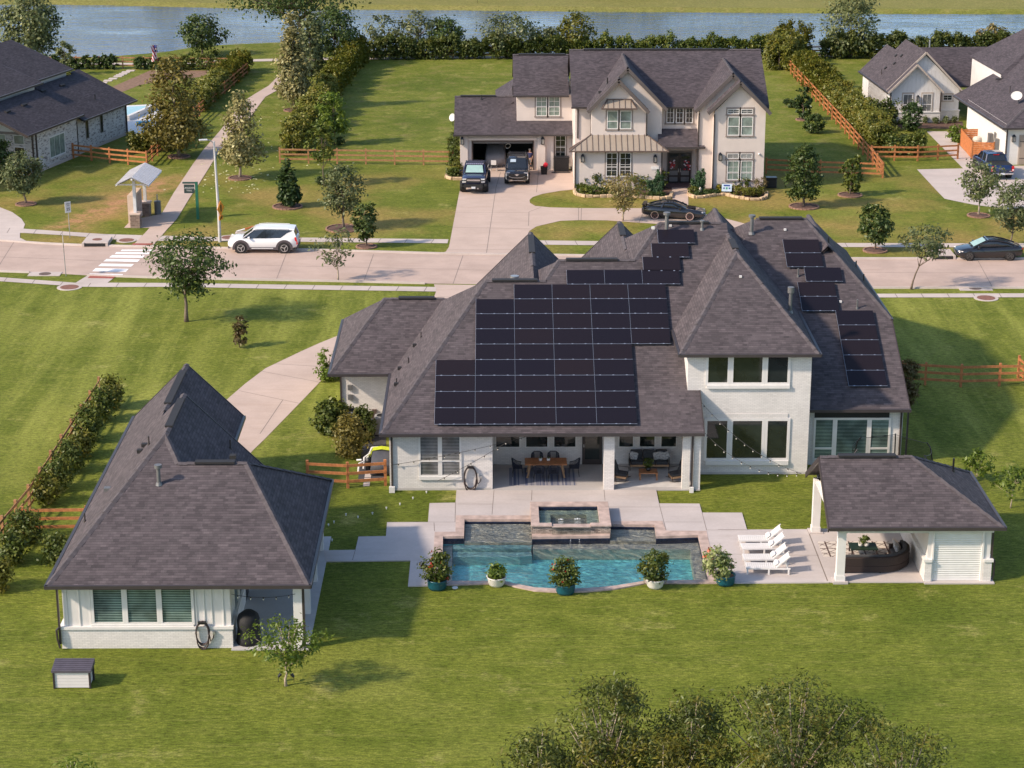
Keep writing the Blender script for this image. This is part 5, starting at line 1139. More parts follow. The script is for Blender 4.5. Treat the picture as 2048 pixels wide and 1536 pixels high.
# lifted navy pickup facing the street
def pickup(root, paint, Wd, lift, cover, rimm, tr):
    L = lift
    lower_body([(-2.9, .62+L, 1.15+L, .90), (-2.75, .45+L, 1.22+L, .97), (-.9, .42+L, 1.24+L, .99), (.9, .42+L, 1.22+L, .99), (1.7, .45+L, 1.16+L, .985), (2.5, .5+L, 1.10+L, .95), (2.78, .55+L, .98+L, .90), (2.84, .62+L, .84+L, .86)], Wd).build('body', paint, root, smooth=True)
    st = [(-.98, 1.22+L, .90, 1.27+L, .82), (-.80, 1.22+L, .92, 1.80+L, .74), (-.3, 1.22+L, .92, 1.86+L, .74), (.62, 1.2+L, .92, 1.84+L, .74), (1.42, 1.16+L, .86, 1.2+L, .80)]
    house_top(st).build('greenhouse', CARGL, root)
    roof_skin([(-.88, 0, 0, 1.82+L, .75)]+st[2:4]+[(.78, 0, 0, 1.76+L, .74)]).build('roof', paint, root)
    for s in (-1, 1):
        for p, q in (((.70, s*.765, 1.78+L), (1.40, s*.88, 1.20+L)), ((-.80, s*.76, 1.80+L), (-1.0, s*.90, 1.22+L)), ((.0, s*.77, 1.84+L), (-.05, s*.92, 1.2+L))): MB().beam(p, q, .09, .06).build('pillar', paint, root)
    MB().box(-2.72, -.86, 1.225+L, -1.05, .86, 1.27+L).build('bed_cover', cover, root, bevel=.02)
    for x in (-1.85, 1.85): arch(root, x, .985, tr+.08, CLAD if L < .1 else BLKM, .07, tr)
    for x in (-1.85, 1.85):
        for y in (-.90-(.08 if L > .1 else 0), .90+(.08 if L > .1 else 0)): wheel(root, x, y, tr, .32 if L > .1 else .26, rimm, 6)
    mirror(root, 1.05, 1.14, 1.34+L, BLK)
q = G(949, 389); trk = thing('navy_pickup', 'lifted navy pickup with black bull bar and silver sunshade on the left of the drive', 'pickup truck', (q[0]+.05, q[1]+2.95, 0), R(-92.5))
pickup(trk, PAINTN, 2.03, .20, BLKM, RIMD, .46); L = .2
mb = MB(); mb.add([(.80, -.62, 1.95), (.80, .62, 1.95), (1.36, .72, 1.46), (1.36, -.72, 1.46)], [(0, 3, 2, 1)]); mb.v = [(x+.05, y, z+.02) for x, y, z in mb.v]; mb.build('sunshade', SHADE, trk)
mb = MB(); mb.box(2.80, -.56, .88+L, 2.90, .56, 1.06+L); mb.build('grille', CHROME, trk)
mb = MB(); mb.box(2.86, -.52, .80+L, 2.93, .52, .86+L); mb.box(2.86, -.50, 1.06+L, 2.93, .50, 1.12+L); mb.tube([(2.9, -.95, .68), (2.98, -.62, .68), (3.0, -.55, 1.28), (3.0, .55, 1.28), (2.98, .62, .68), (2.9, .95, .68)], .045, 6)
mb.ob((2.9, 0, .70), .32, 1.5, .24); mb.ob((2.72, -.85, .74), .34, .36, .22, rz=.4); mb.ob((2.72, .85, .74), .34, .36, .22, rz=-.4); mb.box(2.86, -.95, 1.12, 2.92, -.56, 1.18); mb.box(2.86, .56, 1.12, 2.92, .95, 1.18); mb.build('bull_bar', BLKM, trk)
for s in (-1, 1): MB().ob((2.80, s*.74, 1.10), .14, .32, .30).build('headlight', WHTL, trk)
plate(trk, 3.08, 0, .58); mb = MB()
for s in (-1, 1): mb.ob((3.07, s*.36, .52), .05, .08, .10)
mb.build('tow_hook', CHROME, trk)
LAMP5 = mat('cab lamp', (.45, .42, .55), .3)
mb = MB()
for i in range(9): mb.ob((.72, -.64+i*.16, 1.96+L-.12), .07, .11, .05)
mb.build('light_bar', LAMP5, trk)

# big black sport utility vehicle facing the street
q = G(1035, 372); esc = thing('black_suv', 'large black sport utility vehicle with badge and blade lamps before the open garage', 'car', (q[0]+.02, q[1]+2.72, 0), R(-91.5))
lower_body([(-2.62, .6, 1.1, .88), (-2.5, .45, 1.2, .97), (-1.5, .4, 1.22, 1.0), (.9, .4, 1.2, 1.0), (1.8, .42, 1.17, .99), (2.4, .45, 1.12, .96), (2.62, .5, 1.04, .92), (2.68, .56, .9, .88)], 2.0).build('body', PAINTB, esc, smooth=True)
est = [(-2.5, 1.2, .9, 1.26, .84), (-2.35, 1.2, .92, 1.82, .78), (-1.9, 1.2, .93, 1.90, .78), (.2, 1.2, .93, 1.93, .78), (.55, 1.19, .93, 1.88, .77), (1.42, 1.17, .88, 1.22, .82)]
house_top(est).build('greenhouse', CARGL, esc)
roof_skin([(-2.4, 0, 0, 1.84, .79)]+est[2:5]).build('roof', PAINTB, esc)
for s in (-1, 1):
    for p, q in (((.60, s*.80, 1.84), (1.40, s*.90, 1.20)), ((-.4, s*.80, 1.88), (-.45, s*.94, 1.2)), ((-1.4, s*.80, 1.88), (-1.5, s*.94, 1.2))): MB().beam(p, q, .08, .05).build('pillar', PAINTB, esc)
for s in (-1, 1): MB().tube([(-2.2, s*.68, 1.95), (-1, s*.70, 2.0), (.3, s*.68, 1.96)], .025, 5).build('roof_rail', CHROME, esc)
mb = MB(); mb.box(-1.7, -.55, 1.935, -.3, .55, 1.965); mb.build('sunroof', CARGL, esc)
for x in (-1.6, 1.62): arch(esc, x, .99, .46, BLKM, .03, .40)
for x in (-1.6, 1.62):
    for y in (-.9, .9): wheel(esc, x, y, .41, .27, RIMD, 6)
MB().box(2.62, -.70, .70, 2.72, .70, 1.02).build('grille', BLK, esc, bevel=.03)
MB().tube([(2.70, -.66, .80), (2.75, -.4, .70), (2.76, 0, .68), (2.75, .4, .70), (2.70, .66, .80)], .022, 6).build('bumper_trim', CHROME, esc)
MB().tube([(2.60, -.86, .50), (2.74, -.5, .46), (2.75, .5, .46), (2.60, .86, .50)], .03, 6).build('bumper_trim', CHROME, esc)
for s in (-1, 1): MB().ob((2.62, s*.88, .78), .10, .05, .46).build('running_lamp', WHTL, esc); MB().ob((2.58, s*.74, 1.06), .14, .34, .06, rz=-s*.25).build('headlight', mat('dim lamp', (.3, .3, .33), .2), esc)
mb = MB(); mb.add([(2.735, -.10, .98), (2.735, .10, .98), (2.735, .07, .86), (2.735, 0, .83), (2.735, -.07, .86)], [(4, 3, 2, 1, 0)]); mb.add([(2.735, -.19, .97), (2.735, -.12, .97), (2.735, -.09, .87)], [(2, 1, 0)]); mb.add([(2.735, .19, .97), (2.735, .12, .97), (2.735, .09, .87)], [(0, 1, 2)]); mb.build('badge', CHROME, esc)
mirror(esc, 1.0, 1.12, 1.34, PAINTB)
mb = MB(); mb.add([(.74, -.55, 1.83), (.74, -.10, 1.83), (1.0, -.10, 1.63), (1.0, -.58, 1.63)], [(0, 3, 2, 1)]); mb.v = [(x+.02, y, z+.01) for x, y, z in mb.v]; mb.build('windscreen_sticker', mat('pale sticker', (.35, .42, .48), .3), esc)

# blue pickup at the far right, seen from behind
q = G(2000, 361); blu = thing('blue_pickup', 'blue pickup with black bed cover and red tail lamps beside the cedar screen', 'pickup truck', (q[0]-.02, q[1]+2.9, 0), R(94))
pickup(blu, PAINTU, 2.03, .0, BLKM, RIMD, .40)
for s in (-1, 1): MB().ob((-2.87, s*.85, .98), .16, .18, .42).build('tail_lamp', REDL, blu); MB().ob((-2.96, s*.85, .88), .02, .13, .11).build('reversing_lamp', WHTL, blu)
mb = MB(); mb.box(-2.93, -.92, .48, -2.75, .92, .62); mb.build('bumper', CHROME, blu, bevel=.02); plate(blu, -2.94, 0, .56)
MB().ob((-2.90, 0, 1.72), .05, .5, .05).build('brake_lamp', REDL, blu).location = (2.02, 0, .04)
mb = MB(); c = -2.885
for a, b, z0, z1 in ((-.06, .06, .93, 1.03), (-.15, -.06, .955, 1.005), (.06, .15, .955, 1.005)): mb.box(c-.03, a, z0, c+.02, b, z1)
mb.build('badge', mat('gold badge', (.55, .42, .18), .35, metal=.5), blu)
MB().box(c-.03, -.82, .74, c+.02, -.56, .80).build('model_badge', CHROME, blu)

# the covered car at the back of the garage
q = (.0, 176.0, 0); cvr = thing('covered_car', 'car under a grey fabric cover inside the open garage', 'car', q, R(-90))
house_top([(-2.2, .1, .88, .75, .8), (-1.8, .1, .95, 1.15, .85), (-.9, .1, .98, 1.62, .72), (.2, .1, .98, 1.66, .72), (.8, .1, .98, 1.25, .82), (1.6, .1, .95, 1.05, .82), (2.05, .1, .85, .75, .72)]).build('cover', mat('grey car cover', (.32, .29, .28), .85, var=.12, bmp=.4, bs=6), cvr, smooth=True)
# ---------------------------------------------------------------- patio and pool furniture
ROPE = mat('navy rope', (.014, .018, .032), .8); CHAR = mat('charcoal cushion', (.05, .05, .054), .95, var=.2, vs=8); TEAK = mat('teak', (.36, .15, .06), .5, var=.25, vs=6); TEAKL = mat('light wood', (.40, .24, .13), .6, var=.2, vs=6)
POT_ = mat('white table pot', (.66, .63, .58), .5)
CUSHW = mat('patterned cushion', (.42, .41, .40), .9, var=.55, vs=14)
def mat_stripe(name, a, b, pitch, axis=0):
    m, nt, bs = newmat(name); bs.inputs['Roughness'].default_value = .95
    v = ocoord(nt); sx = Nd(nt, 'SeparateXYZ', {0: v}); n = Nd(nt, 'TexNoise', {'Vector': Nd(nt, 'CombineXYZ', {0: math_(nt, 'MULTIPLY', sx.outputs[axis], pitch)}).outputs[0], 'Scale': 1.0, 'Detail': 1.0})
    nt.links.new(mixc(nt, ramp(nt, n.outputs[0], .44, .54), a, b), bs.inputs['Base Color']); return m
PZ = .052
q0 = G(1019, 971, PZ); q1 = G(1149, 937, PZ)
tag(MB().box(q0[0], q0[1], PZ, q1[0], q1[1]+.1, PZ+.012).build('outdoor_rug', mat_stripe('striped rug', (.085, .10, .165), (.27, .265, .285), 7.0)), 'blue and grey striped rug under the patio dining table', 'rug')
tq = G(1092, 958, PZ); tx, tyy = tq[0], tq[1]+.55
dt = thing('dining_table', 'long teak dining table with splayed legs on the striped patio rug', 'table', (tx, tyy, PZ))
MB().box(-1.06, -.5, .70, 1.06, .5, .76).build('tabletop', TEAK, dt, bevel=.015)
for sx in (-1, 1):
    for sy in (-1, 1): MB().beam((sx*.78, sy*.28, .70), (sx*.93, sy*.42, 0), .075, .075).build('leg', TEAKL, dt)
for i, dx in enumerate((-.27, .13)):
    c = thing('candle_pot', ('left' if i == 0 else 'right')+' small white pot with a plant on the dining table', 'pot', (tx+dx, tyy+.05, PZ+.76), group='pots on the dining table')
    MB().lathe([(.06, 0), (.085, .02), (.09, .14), (.075, .14), (.07, .10)]).build('pot', WHT, c, smooth=True); MB().ball((0, 0, .15), .06, .06, .05, 8, 5).build('plant', mat('small plant', (.06, .10, .03), .8), c)
def make_chair():
    c = thing('dining_chair', 'x', 'chair', group='dining chairs on the patio')
    for sx, sy, y2 in ((-1, -1, -.02), (1, -1, -.02), (-1, 1, .03), (1, 1, .03)): MB().cyl((sx*.22, sy*.20, .44), (sx*.27, sy*.26, 0), .016, .012, 6).build('leg', BLK, c)
    MB().box(-.25, -.24, .42, .25, .25, .47).build('seat', ROPE, c, bevel=.02)
    mb = MB(); pts = [(-.30, -.20, .60), (-.30, .05, .66), (-.27, .24, .80), (-.14, .30, .88), (.14, .30, .88), (.27, .24, .80), (.30, .05, .66), (.30, -.20, .60)]
    mb.tube(pts, .02, 6); bot = [(-.25, -.20, .46), (-.26, .0, .46), (-.25, .2, .46), (-.12, .25, .46), (.12, .25, .46), (.25, .2, .46), (.26, 0, .46), (.25, -.2, .46)]
    for i in range(len(pts)-1):
        for k in range(5):
            t = k/5; mb.cyl(tuple(a+(b-a)*t for a, b in zip(bot[i], bot[i+1])), tuple(a+(b-a)*t for a, b in zip(pts[i], pts[i+1])), .012, .012, 4)
    mb.build('backrest', ROPE, c); return c
ch = make_chair()
for i, (x, y, a, lab) in enumerate([(-.36, -.78, 180, 'front left'), (.38, -.78, 180, 'front right'), (-.42, .80, 0, 'back left'), (.40, .80, 0, 'back right'), (-1.42, -.02, 90, 'left end'), (1.42, -.02, -90, 'right end')]):
    o = ch if i == 0 else copy_tree(ch); o.location = (tx+x, tyy+y, PZ+.012); o.rotation_euler = (0, 0, R(a)); o['label'] = f'navy rope dining chair at the {lab} of the teak table'
rug = G(1236, 976, PZ); rug2 = G(1372, 930, PZ)
tag(MB().box(rug[0], rug[1]+.1, PZ, rug2[0]+.1, rug2[1]+.4, PZ+.01).build('outdoor_rug', mat('pale rug', (.50, .48, .46), .95, var=.10, vs=3)), 'pale grey rug under the patio sofa and rocking chairs', 'rug')
def cushions(mb, x0, x1, n, y0, y1, z0, z1, g=.015):
    w_ = (x1-x0)/n
    for i in range(n): mb.box(x0+i*w_+g, y0, z0, x0+(i+1)*w_-g, y1, z1)
    return mb
sq = G(1299, 942, PZ); sofa = thing('patio_sofa', 'charcoal three seat sofa with wooden base under the patio windows', 'sofa', (sq[0], sq[1]+.4, PZ))
MB().box(-.98, -.38, .22, .98, .42, .32).build('frame', TEAKL, sofa)
for sx in (-1, 1):
    MB().tube([(sx*.99, -.36, 0), (sx*.99, -.36, .62), (sx*.99, .40, .66), (sx*.99, .42, 0)], .025, 6).build('arm', BLK, sofa)
cushions(MB(), -.95, .95, 3, -.38, .22, .32, .48).build('seat_cushion', CHAR, sofa, bevel=.03); 
mb = cushions(MB(), -.95, .95, 3, .16, .36, .48, .92); mb.build('back_cushion', CHAR, sofa, bevel=.04)
for i, (x, a, lab) in enumerate([(-.78, .3, 'at the left end'), (.42, -.2, 'nearest the middle'), (.66, .25, 'second from the right end'), (.86, -.35, 'at the right end')]):
    tag(MB().ob((0, 0, 0), .42, .13, .40, rx=-.35, rz=0).build('throw_pillow', CUSHW, bevel=.05), f'grey patterned pillow {lab} of the patio sofa', 'pillow', 'pillows on the patio sofa')
    o = bpy.data.objects['throw_pillow' + ('' if i == 0 else f'.{i:03d}')]; o.location = (sq[0]+x, sq[1]+.4-.0+.05, PZ+.66); o.rotation_euler = (0, a, 0)
cq = G(1297, 961, PZ); ct = thing('coffee_table', 'square teak coffee table between the patio rocking chairs', 'table', (cq[0], cq[1]+.30, PZ+.01))
mb = MB()
for i in range(7): mb.box(-.46, -.34+i*.098, .36, .46, -.25+i*.098, .40)
mb.build('tabletop', TEAK, ct)
for sx in (-1, 1):
    for sy in (-1, 1): MB().box(sx*.42-.03, sy*.29-.03, 0, sx*.42+.03, sy*.29+.03, .36).build('leg', TEAK, ct)
def rocker(name, lab, loc, rz):
    c = thing(name, lab, 'rocking chair', loc, rz, 'rocking chairs on the patio')
    for s in (-1, 1):
        MB().tube([(s*.33, -.45, .10), (s*.33, -.2, .03), (s*.33, .1, .02), (s*.33, .45, .10)], .02, 6).build('rocker', BLK, c)
        MB().tube([(s*.33, -.3, .04), (s*.33, -.34, .60), (s*.33, .2, .62), (s*.33, .34, .95), (s*.33, .2, .05)], .016, 6).build('arm', BLK, c)
    MB().ob((0, -.02, .24), .60, .62, .10, rx=.08).build('frame', TEAKL, c); MB().ob((0, -.05, .36), .58, .58, .12, rx=.10).build('seat_cushion', CHAR, c, bevel=.03)
    MB().ob((0, .28, .66), .58, .14, .62, rx=-.35).build('back_cushion', CHAR, c, bevel=.03); MB().ob((0, .37, .62), .62, .05, .6, rx=-.35).build('backrest', TEAKL, c); return c
r0 = G(1246, 963, PZ); rocker('rocking_chair', 'charcoal cushioned rocking chair half behind the brick patio pillar', (r0[0]-.1, r0[1]+.2, PZ+.01), R(78))
r1 = G(1353, 963, PZ); rocker('rocking_chair', 'charcoal cushioned rocking chair by the right hand patio post', (r1[0], r1[1]+.2, PZ+.01), R(-78))

# loungers
def make_lounger():
    c = thing('sun_lounger', 'x', 'sun lounger', group='white loungers on the pool terrace')
    MB().box(-1.0, -.33, .24, .98, -.28, .31).build('side_rail', WHT, c); MB().box(-1.0, .28, .24, .98, .33, .31).build('side_rail', WHT, c)
    for x in (-.93, .02, .9):
        for y in (-.305, .305): MB().box(x-.035, y-.03, 0, x+.035, y+.03, .25).build('leg', WHT, c)
    mb = MB()
    for i in range(14): mb.box(-.99+i*.094, -.28, .28, -.99+i*.094+.078, .28, .315)
    mb.build('seat', WHT, c)
    mb = MB(); a = R(42)
    for i in range(9):
        t = .04+i*.088; p = Vector((.34+t*math.cos(a), 0, .31+t*math.sin(a))); mb.ob(p, .074, .58, .03, ry=-a)
    mb.beam((.34, -.29, .31), (.34+.84*math.cos(a), -.29, .31+.84*math.sin(a)), .03, .05); mb.beam((.34, .29, .31), (.34+.84*math.cos(a), .29, .31+.84*math.sin(a)), .03, .05)
    mb.build('backrest', WHT, c)
    mb = MB(); mb.beam((.72, -.26, .64), (.86, -.26, .28), .03, .03); mb.beam((.72, .26, .64), (.86, .26, .28), .03, .03); mb.build('prop', WHT, c); return c
lg = make_lounger(); PILW = mat('white bolster', (.70, .70, .70), .9, var=.1, vs=9)
LN = ['nearest the lawn edge', 'second from the lawn edge', 'third from the lawn edge', 'farthest from the lawn edge']
for i, (x, y) in enumerate([(1537, 1149), (1531, 1131), (1527, 1109), (1521, 1093)]):
    p = G(x, y, .05); o = lg if i == 0 else copy_tree(lg); o.location = (p[0], p[1]+.31, .054); o.rotation_euler = (0, 0, R((-2, 1, 2, -1)[i])); o['label'] = f'white slatted sun lounger {LN[i]}'
    b = MB().ob((0, 0, 0), .12, .40, .24, ry=R(48)).build('lounger_pillow', PILW, bevel=.05); b.location = (p[0]+.36, p[1]+.31, .50); tag(b, f'white pillow on the lounger {LN[i]}', 'pillow', 'pillows on the loungers')
# pavilion furniture
FZ = .058
r0 = G(1648, 1116, FZ); r1 = G(1795, 1087, FZ)
def mat_trellis():
    m, nt, b = newmat('trellis rug'); b.inputs['Roughness'].default_value = .95
    v = ocoord(nt); sx = Nd(nt, 'SeparateXYZ', {0: v}); X = math_(nt, 'ADD', sx.outputs[0], 100.0); Y = sx.outputs[1]; f = None
    def ln(e, p, w_):
        u = math_(nt, 'ABSOLUTE', math_(nt, 'SUBTRACT', math_(nt, 'MODULO', e, p), p/2)); return math_(nt, 'LESS_THAN', u, w_)
    fs = [ln(X, .55, .035), ln(Y, .55, .03), ln(math_(nt, 'ADD', X, Y), .55, .022), ln(math_(nt, 'ADD', math_(nt, 'SUBTRACT', X, Y), 200.0), .55, .022)]
    f = fs[0]
    for g in fs[1:]: f = math_(nt, 'MAXIMUM', f, g)
    nt.links.new(mixc(nt, f, (.56, .50, .44), (.07, .035, .03)), b.inputs['Base Color']); return m
tag(MB().box(r0[0], r0[1]+.15, FZ, r1[0]+1.0, r1[1]+.25, FZ+.012).build('outdoor_rug', mat_trellis()), 'cream rug with brown trellis lines on the pavilion floor', 'rug')
WICK = mat('brown wicker', (.030, .018, .015), .75, var=.5, vs=60)
cs = thing('curved_sofa', 'curved brown wicker sofa with dark cushions under the pavilion roof', 'sofa', (0, 0, 0), world=True)
c0 = G(1690, 1150, FZ); XC = G(1762, 1150, FZ)[0]; YB = c0[1]+.15; RO = 1.55; YC = YB+RO
def arc(r, n=14, a0=-90, a1=20): return [(XC+r*math.cos(R(a0+(a1-a0)*i/n)), YC+r*math.sin(R(a0+(a1-a0)*i/n))) for i in range(n+1)]
xs = G(1688, 1150, FZ)[0]
def shell(name, ro, ri, z0, z1, m, ends=True, bevel=.02):
    o = [(xs, YC-ro)]+arc(ro); i_ = [(xs, YC-ri)]+arc(ri)
    return MB().prism(o+i_[::-1], z0, z1).build(name, m, cs, bevel=bevel)
shell('base', RO, RO-.80, FZ+.05, FZ+.34, WICK); shell('backrest', RO, RO-.13, FZ+.34, FZ+.74, WICK); shell('seat_cushion', RO-.20, RO-.80, FZ+.34, FZ+.47, CHAR, bevel=.04); shell('back_cushion', RO-.13, RO-.30, FZ+.47, FZ+.82, CHAR, bevel=.04)
MB().box(xs-.14, YB-.02, FZ+.05, xs, YB+.82, FZ+.62).build('arm', WICK, cs, bevel=.02)
e = arc(RO-.4)[-1]; MB().ob((e[0]+.02, e[1]+.10, FZ+.34), .82, .14, .58, rz=R(20)).build('arm', WICK, cs, bevel=.02)
mb = MB()
for x, y in [(xs+.1, YB+.06), (xs+.1, YB+.7), (XC+RO-.1, YC), (XC+.95, YC-1.1), (XC, YB+.08)]: mb.cyl((x, y, FZ), (x, y, FZ+.06), .03, .03, 6)
mb.build('foot', WICK, cs)
for i, (a, rr, lab) in enumerate([(-12, .95, 'lowest'), (4, .98, 'middle'), (14, 1.05, 'upper')]):
    o = MB().ob((0, 0, 0), .14, .46, .46, ry=-.5).build('throw_pillow', (CUSHW if i < 2 else mat('cream pillow', (.55, .46, .37), .9)), bevel=.05)
    o.location = (XC+rr*math.cos(R(a)), YC+rr*math.sin(R(a)), FZ+.68); o.rotation_euler = (0, 0, R(a)); tag(o, f'{lab} pale pillow on the curved wicker sofa', 'pillow', 'pillows on the curved sofa')
tq = G(1727, 1112, FZ); gt = thing('coffee_table', 'dark green low table with a planter inside the curved wicker sofa', 'table', (tq[0], tq[1]+.2, FZ+.012))
DGR = mat('dark green glass', (.010, .026, .014), .5, spec=.3)
MB().box(-.62, -.42, .36, .62, .42, .40).build('tabletop', DGR, gt)
for sx in (-1, 1):
    for sy in (-1, 1): MB().box(sx*.56-.03, sy*.36-.03, 0, sx*.56+.03, sy*.36+.03, .36).build('leg', WICK, gt)
def planter(name, lab, loc, pots, m, leafm, h):
    t = thing(name, lab, 'planter', loc)
    for x, y, r_ in pots: MB().lathe([(r_*.7, 0), (r_, r_*.5), (r_*.95, r_*1.5), (r_*.7, r_*1.5), (r_*.6, r_)], (x, y, 0), 12).build('pot', m, t, smooth=True)
    return t
PLANT1 = planter('table_planter', 'two white pots of greenery on the dark green pavilion table', (gt.location.x, gt.location.y, FZ+.412), ((-.12, 0, .11), (.14, -.04, .12)), POT_, None, .3)
PLANT2 = planter('table_planter', 'leafy plant in a black pot on the teak coffee table', (ct.location.x, ct.location.y, PZ+.41), ((0, 0, .13),), BLK, None, .4)
# things along the walls
def hose(px, py, Y, lab, n=5, rx=.30, rz=.55):
    p = PY(px, py, Y); h = thing('garden_hose', lab, 'hose', (p[0], Y-.02, p[2]), group=None)
    pts = []
    rg = random.Random(int(px))
    for i in range(n*20+1):
        a = 2*PI*i/20; k = i//20; r_ = 1-.05*rg.random()-.04*(k % 3); z = math.sin(a)*rz*r_; 
        if z < -rz*.3: z -= .05*k
        pts.append((math.cos(a)*rx*r_, -.05-.018*k, z))
    pts += [(rx*1.1, -.12, -.35), (rx*1.5, -.10, -.2), (rx*1.6, -.08, .02)]
    MB().tube(pts, .022, 6).build('coil', mat('dark hose', (.035, .022, .022), .6), h); MB().box(-.16, -.16, rz*.8, .16, 0, rz*.98).build('hanger', BLK, h); MB().box(rx*1.45, -.12, -.06, rx*1.75, 0, .06).build('tap', STEEL, h)
hose(941, 953, 96.18, 'coiled dark hose hanging on the main house wall by the patio', 6, .33, .60); hose(406, 1264, 77.92, 'coiled dark hose hanging on the guest house wall by the blinds', 6, .29, .52)
p = G(488, 1292, .045); gc_ = thing('covered_grill', 'barbecue under a black cover on the guest house porch', 'grill', (p[0]+.15, p[1]+.55, .045))
MB().loft([[(x*s, y*s2, z) for x, y in [(math.cos(2*PI*k/20)*.5, math.sin(2*PI*k/20)*.62) for k in range(20)]] for s, s2, z in ((1.06, 1.06, 0), (1.0, 1.0, .2), (.92, .95, .6), (.95, 1.0, .95), (.85, .9, 1.12), (.5, .6, 1.26), (.15, .2, 1.28))]).build('cover', mat('black cover', (.010, .010, .011), .75, var=.3, bmp=.6, bs=5), gc_, smooth=True)
p0 = G(108, 1378); p1 = G(181, 1378)
bx = thing('deck_box', 'white panelled storage box with a charcoal lid on the front lawn', 'storage box', ((p0[0]+p1[0])/2, p0[1]+.42, 0)); hw = (p1[0]-p0[0])/2
mb = MB()
for i in range(5): mb.box(-hw+.05, -.38, .04+i*.13, hw-.05, .38, .04+i*.13+.122)
mb.build('panel', mat('white plastic', (.70, .66, .65), .5, var=.03), bx); MB().box(-hw+.06, -.37, .03, hw-.06, .37, .68).build('liner', GREY, bx)
for sx in (-1, 1):
    for sy in (-1, 1): MB().box(sx*hw-.05 if sx > 0 else -hw-.02, sy*.38-.04, 0, hw+.02 if sx > 0 else -hw+.05, sy*.38+.04, .70).build('corner_post', mat('dark plum plastic', (.030, .022, .026), .5), bx)
mb = MB(); mb.add([(-hw-.06, -.44, .70), (hw+.06, -.44, .70), (hw+.06, .44, .70), (-hw-.06, .44, .70), (-hw-.06, -.44, .79), (hw+.06, -.44, .79), (hw+.06, .44, .92), (-hw-.06, .44, .92)], [(0,3,2,1),(4,5,6,7),(0,1,5,4),(1,2,6,5),(2,3,7,6),(3,0,4,7)])
for i in range(6): y = -.36+i*.14; mb.beam((-hw-.05, y, .805+(y+.44)*.148), (hw+.05, y, .805+(y+.44)*.148), .02, .01)
mb.build('lid', mat('charcoal plastic lid', (.085, .075, .095), .6, var=.15), bx)
def acunit(px, py, Y, lab, s=1.0):
    p = G(px, py); c = thing('air_conditioner', lab, 'air conditioner', (p[0], p[1], 0), group='condenser units by the garage wing')
    MB().box(-.42*s, -.42*s, .05, .42*s, .42*s, .98*s).build('casing', mat('grey louvred casing', (.17, .165, .16), .6, var=.1), c, bevel=.03)
    MB().loft([[(q*math.cos(2*PI*k/20), q*math.sin(2*PI*k/20), z) for k in range(20)] for q, z in ((.40*s, .98*s), (.40*s, 1.03*s), (.30*s, 1.04*s))], cap=False).build('fan_ring', mat('pale ring', (.34, .33, .32), .5), c)
    MB().cyl((0, 0, .985*s), (0, 0, .99*s), .32*s, .32*s, 16).build('fan', BLKM, c); return c
acunit(706, 862, 0, 'grey condenser unit behind the golden shrub by the garage wing', 1.15); acunit(765, 867, 0, 'grey condenser unit half hidden by the main house eave', 1.0)
bn = G(750, 940); ub = thing('covered_buggy', 'yard buggy under a grey cover with a lime green band beside the main house', 'vehicle', (-5.85, 99.4, 0), R(90)); ub.scale = (.95, .85, .85)
house_top([(-1.3, .1, .6, .7, .55), (-.7, .1, .65, 1.0, .55), (.0, .1, .65, 1.15, .5), (.7, .1, .65, .95, .55), (1.3, .1, .6, .6, .5)]).build('cover', mat('slate cover', (.06, .063, .075), .7, var=.2), ub, smooth=True)
MB().loft([[(x, s*.66, z) for s, z in ((-1, .3), (-1, .75), (-.8, 1.16), (0, 1.24), (.8, 1.16), (1, .75), (1, .3))] for x in (-.12, .42)], closed=False, cap=False).build('stripe', mat('lime fabric', (.48, .55, .015), .7), ub)
bk = thing('pump_pipes', 'white pool pump pipes and valves beside the service path', 'pool equipment', (-6.75, 99.0, 0))
for i, pts in enumerate([[(0, 0, .1), (.02, .3, .6), (.3, .5, .75)], [(-.25, -.6, .05), (-.2, -.3, .5), (.05, -.1, .55)], [(.1, .8, .3), (.4, 1.0, .9), (.7, .9, .95), (.75, .6, .8)], [(.3, .6, .75), (.35, 1.2, .78)], [(-.1, .1, .55), (-.35, .2, .5)]]): MB().tube(pts, .05, 7).build('pipe', WHT, bk)
MB().lathe([(.16, 0), (.16, .5), (.1, .62), (.03, .65)], (.25, .2, .0)).build('pump', BLK, bk)
pa_ = G(733, 965); mb = MB()
for i in range(3): mb.box(-.16, -.9+i*.62, 0, .16, -.4+i*.62, .03)
o = mb.build('step_slabs', CON); o.location = (pa_[0]+.02, pa_[1]+.35, .005); tag(o, 'three pale paving slabs in the grass by the side fence', 'paving slabs')
# pots with plants on the lawn edge (foliage grown in the tree section)
TEAL = mat('teal glazed pot', (.010, .085, .12), .3, var=.2, vs=6); POTW = mat('white pot', (.72, .70, .67), .5)
POTS = [(874, 1186, TEAL, 878, 1112, .62), (993, 1180, POTW, 992, 1138, .42), (1131, 1195, TEAL, 1134, 1130, .62), (1311, 1184, POTW, 1316, 1108, .62), (1452, 1177, TEAL, 1440, 1104, .68)]
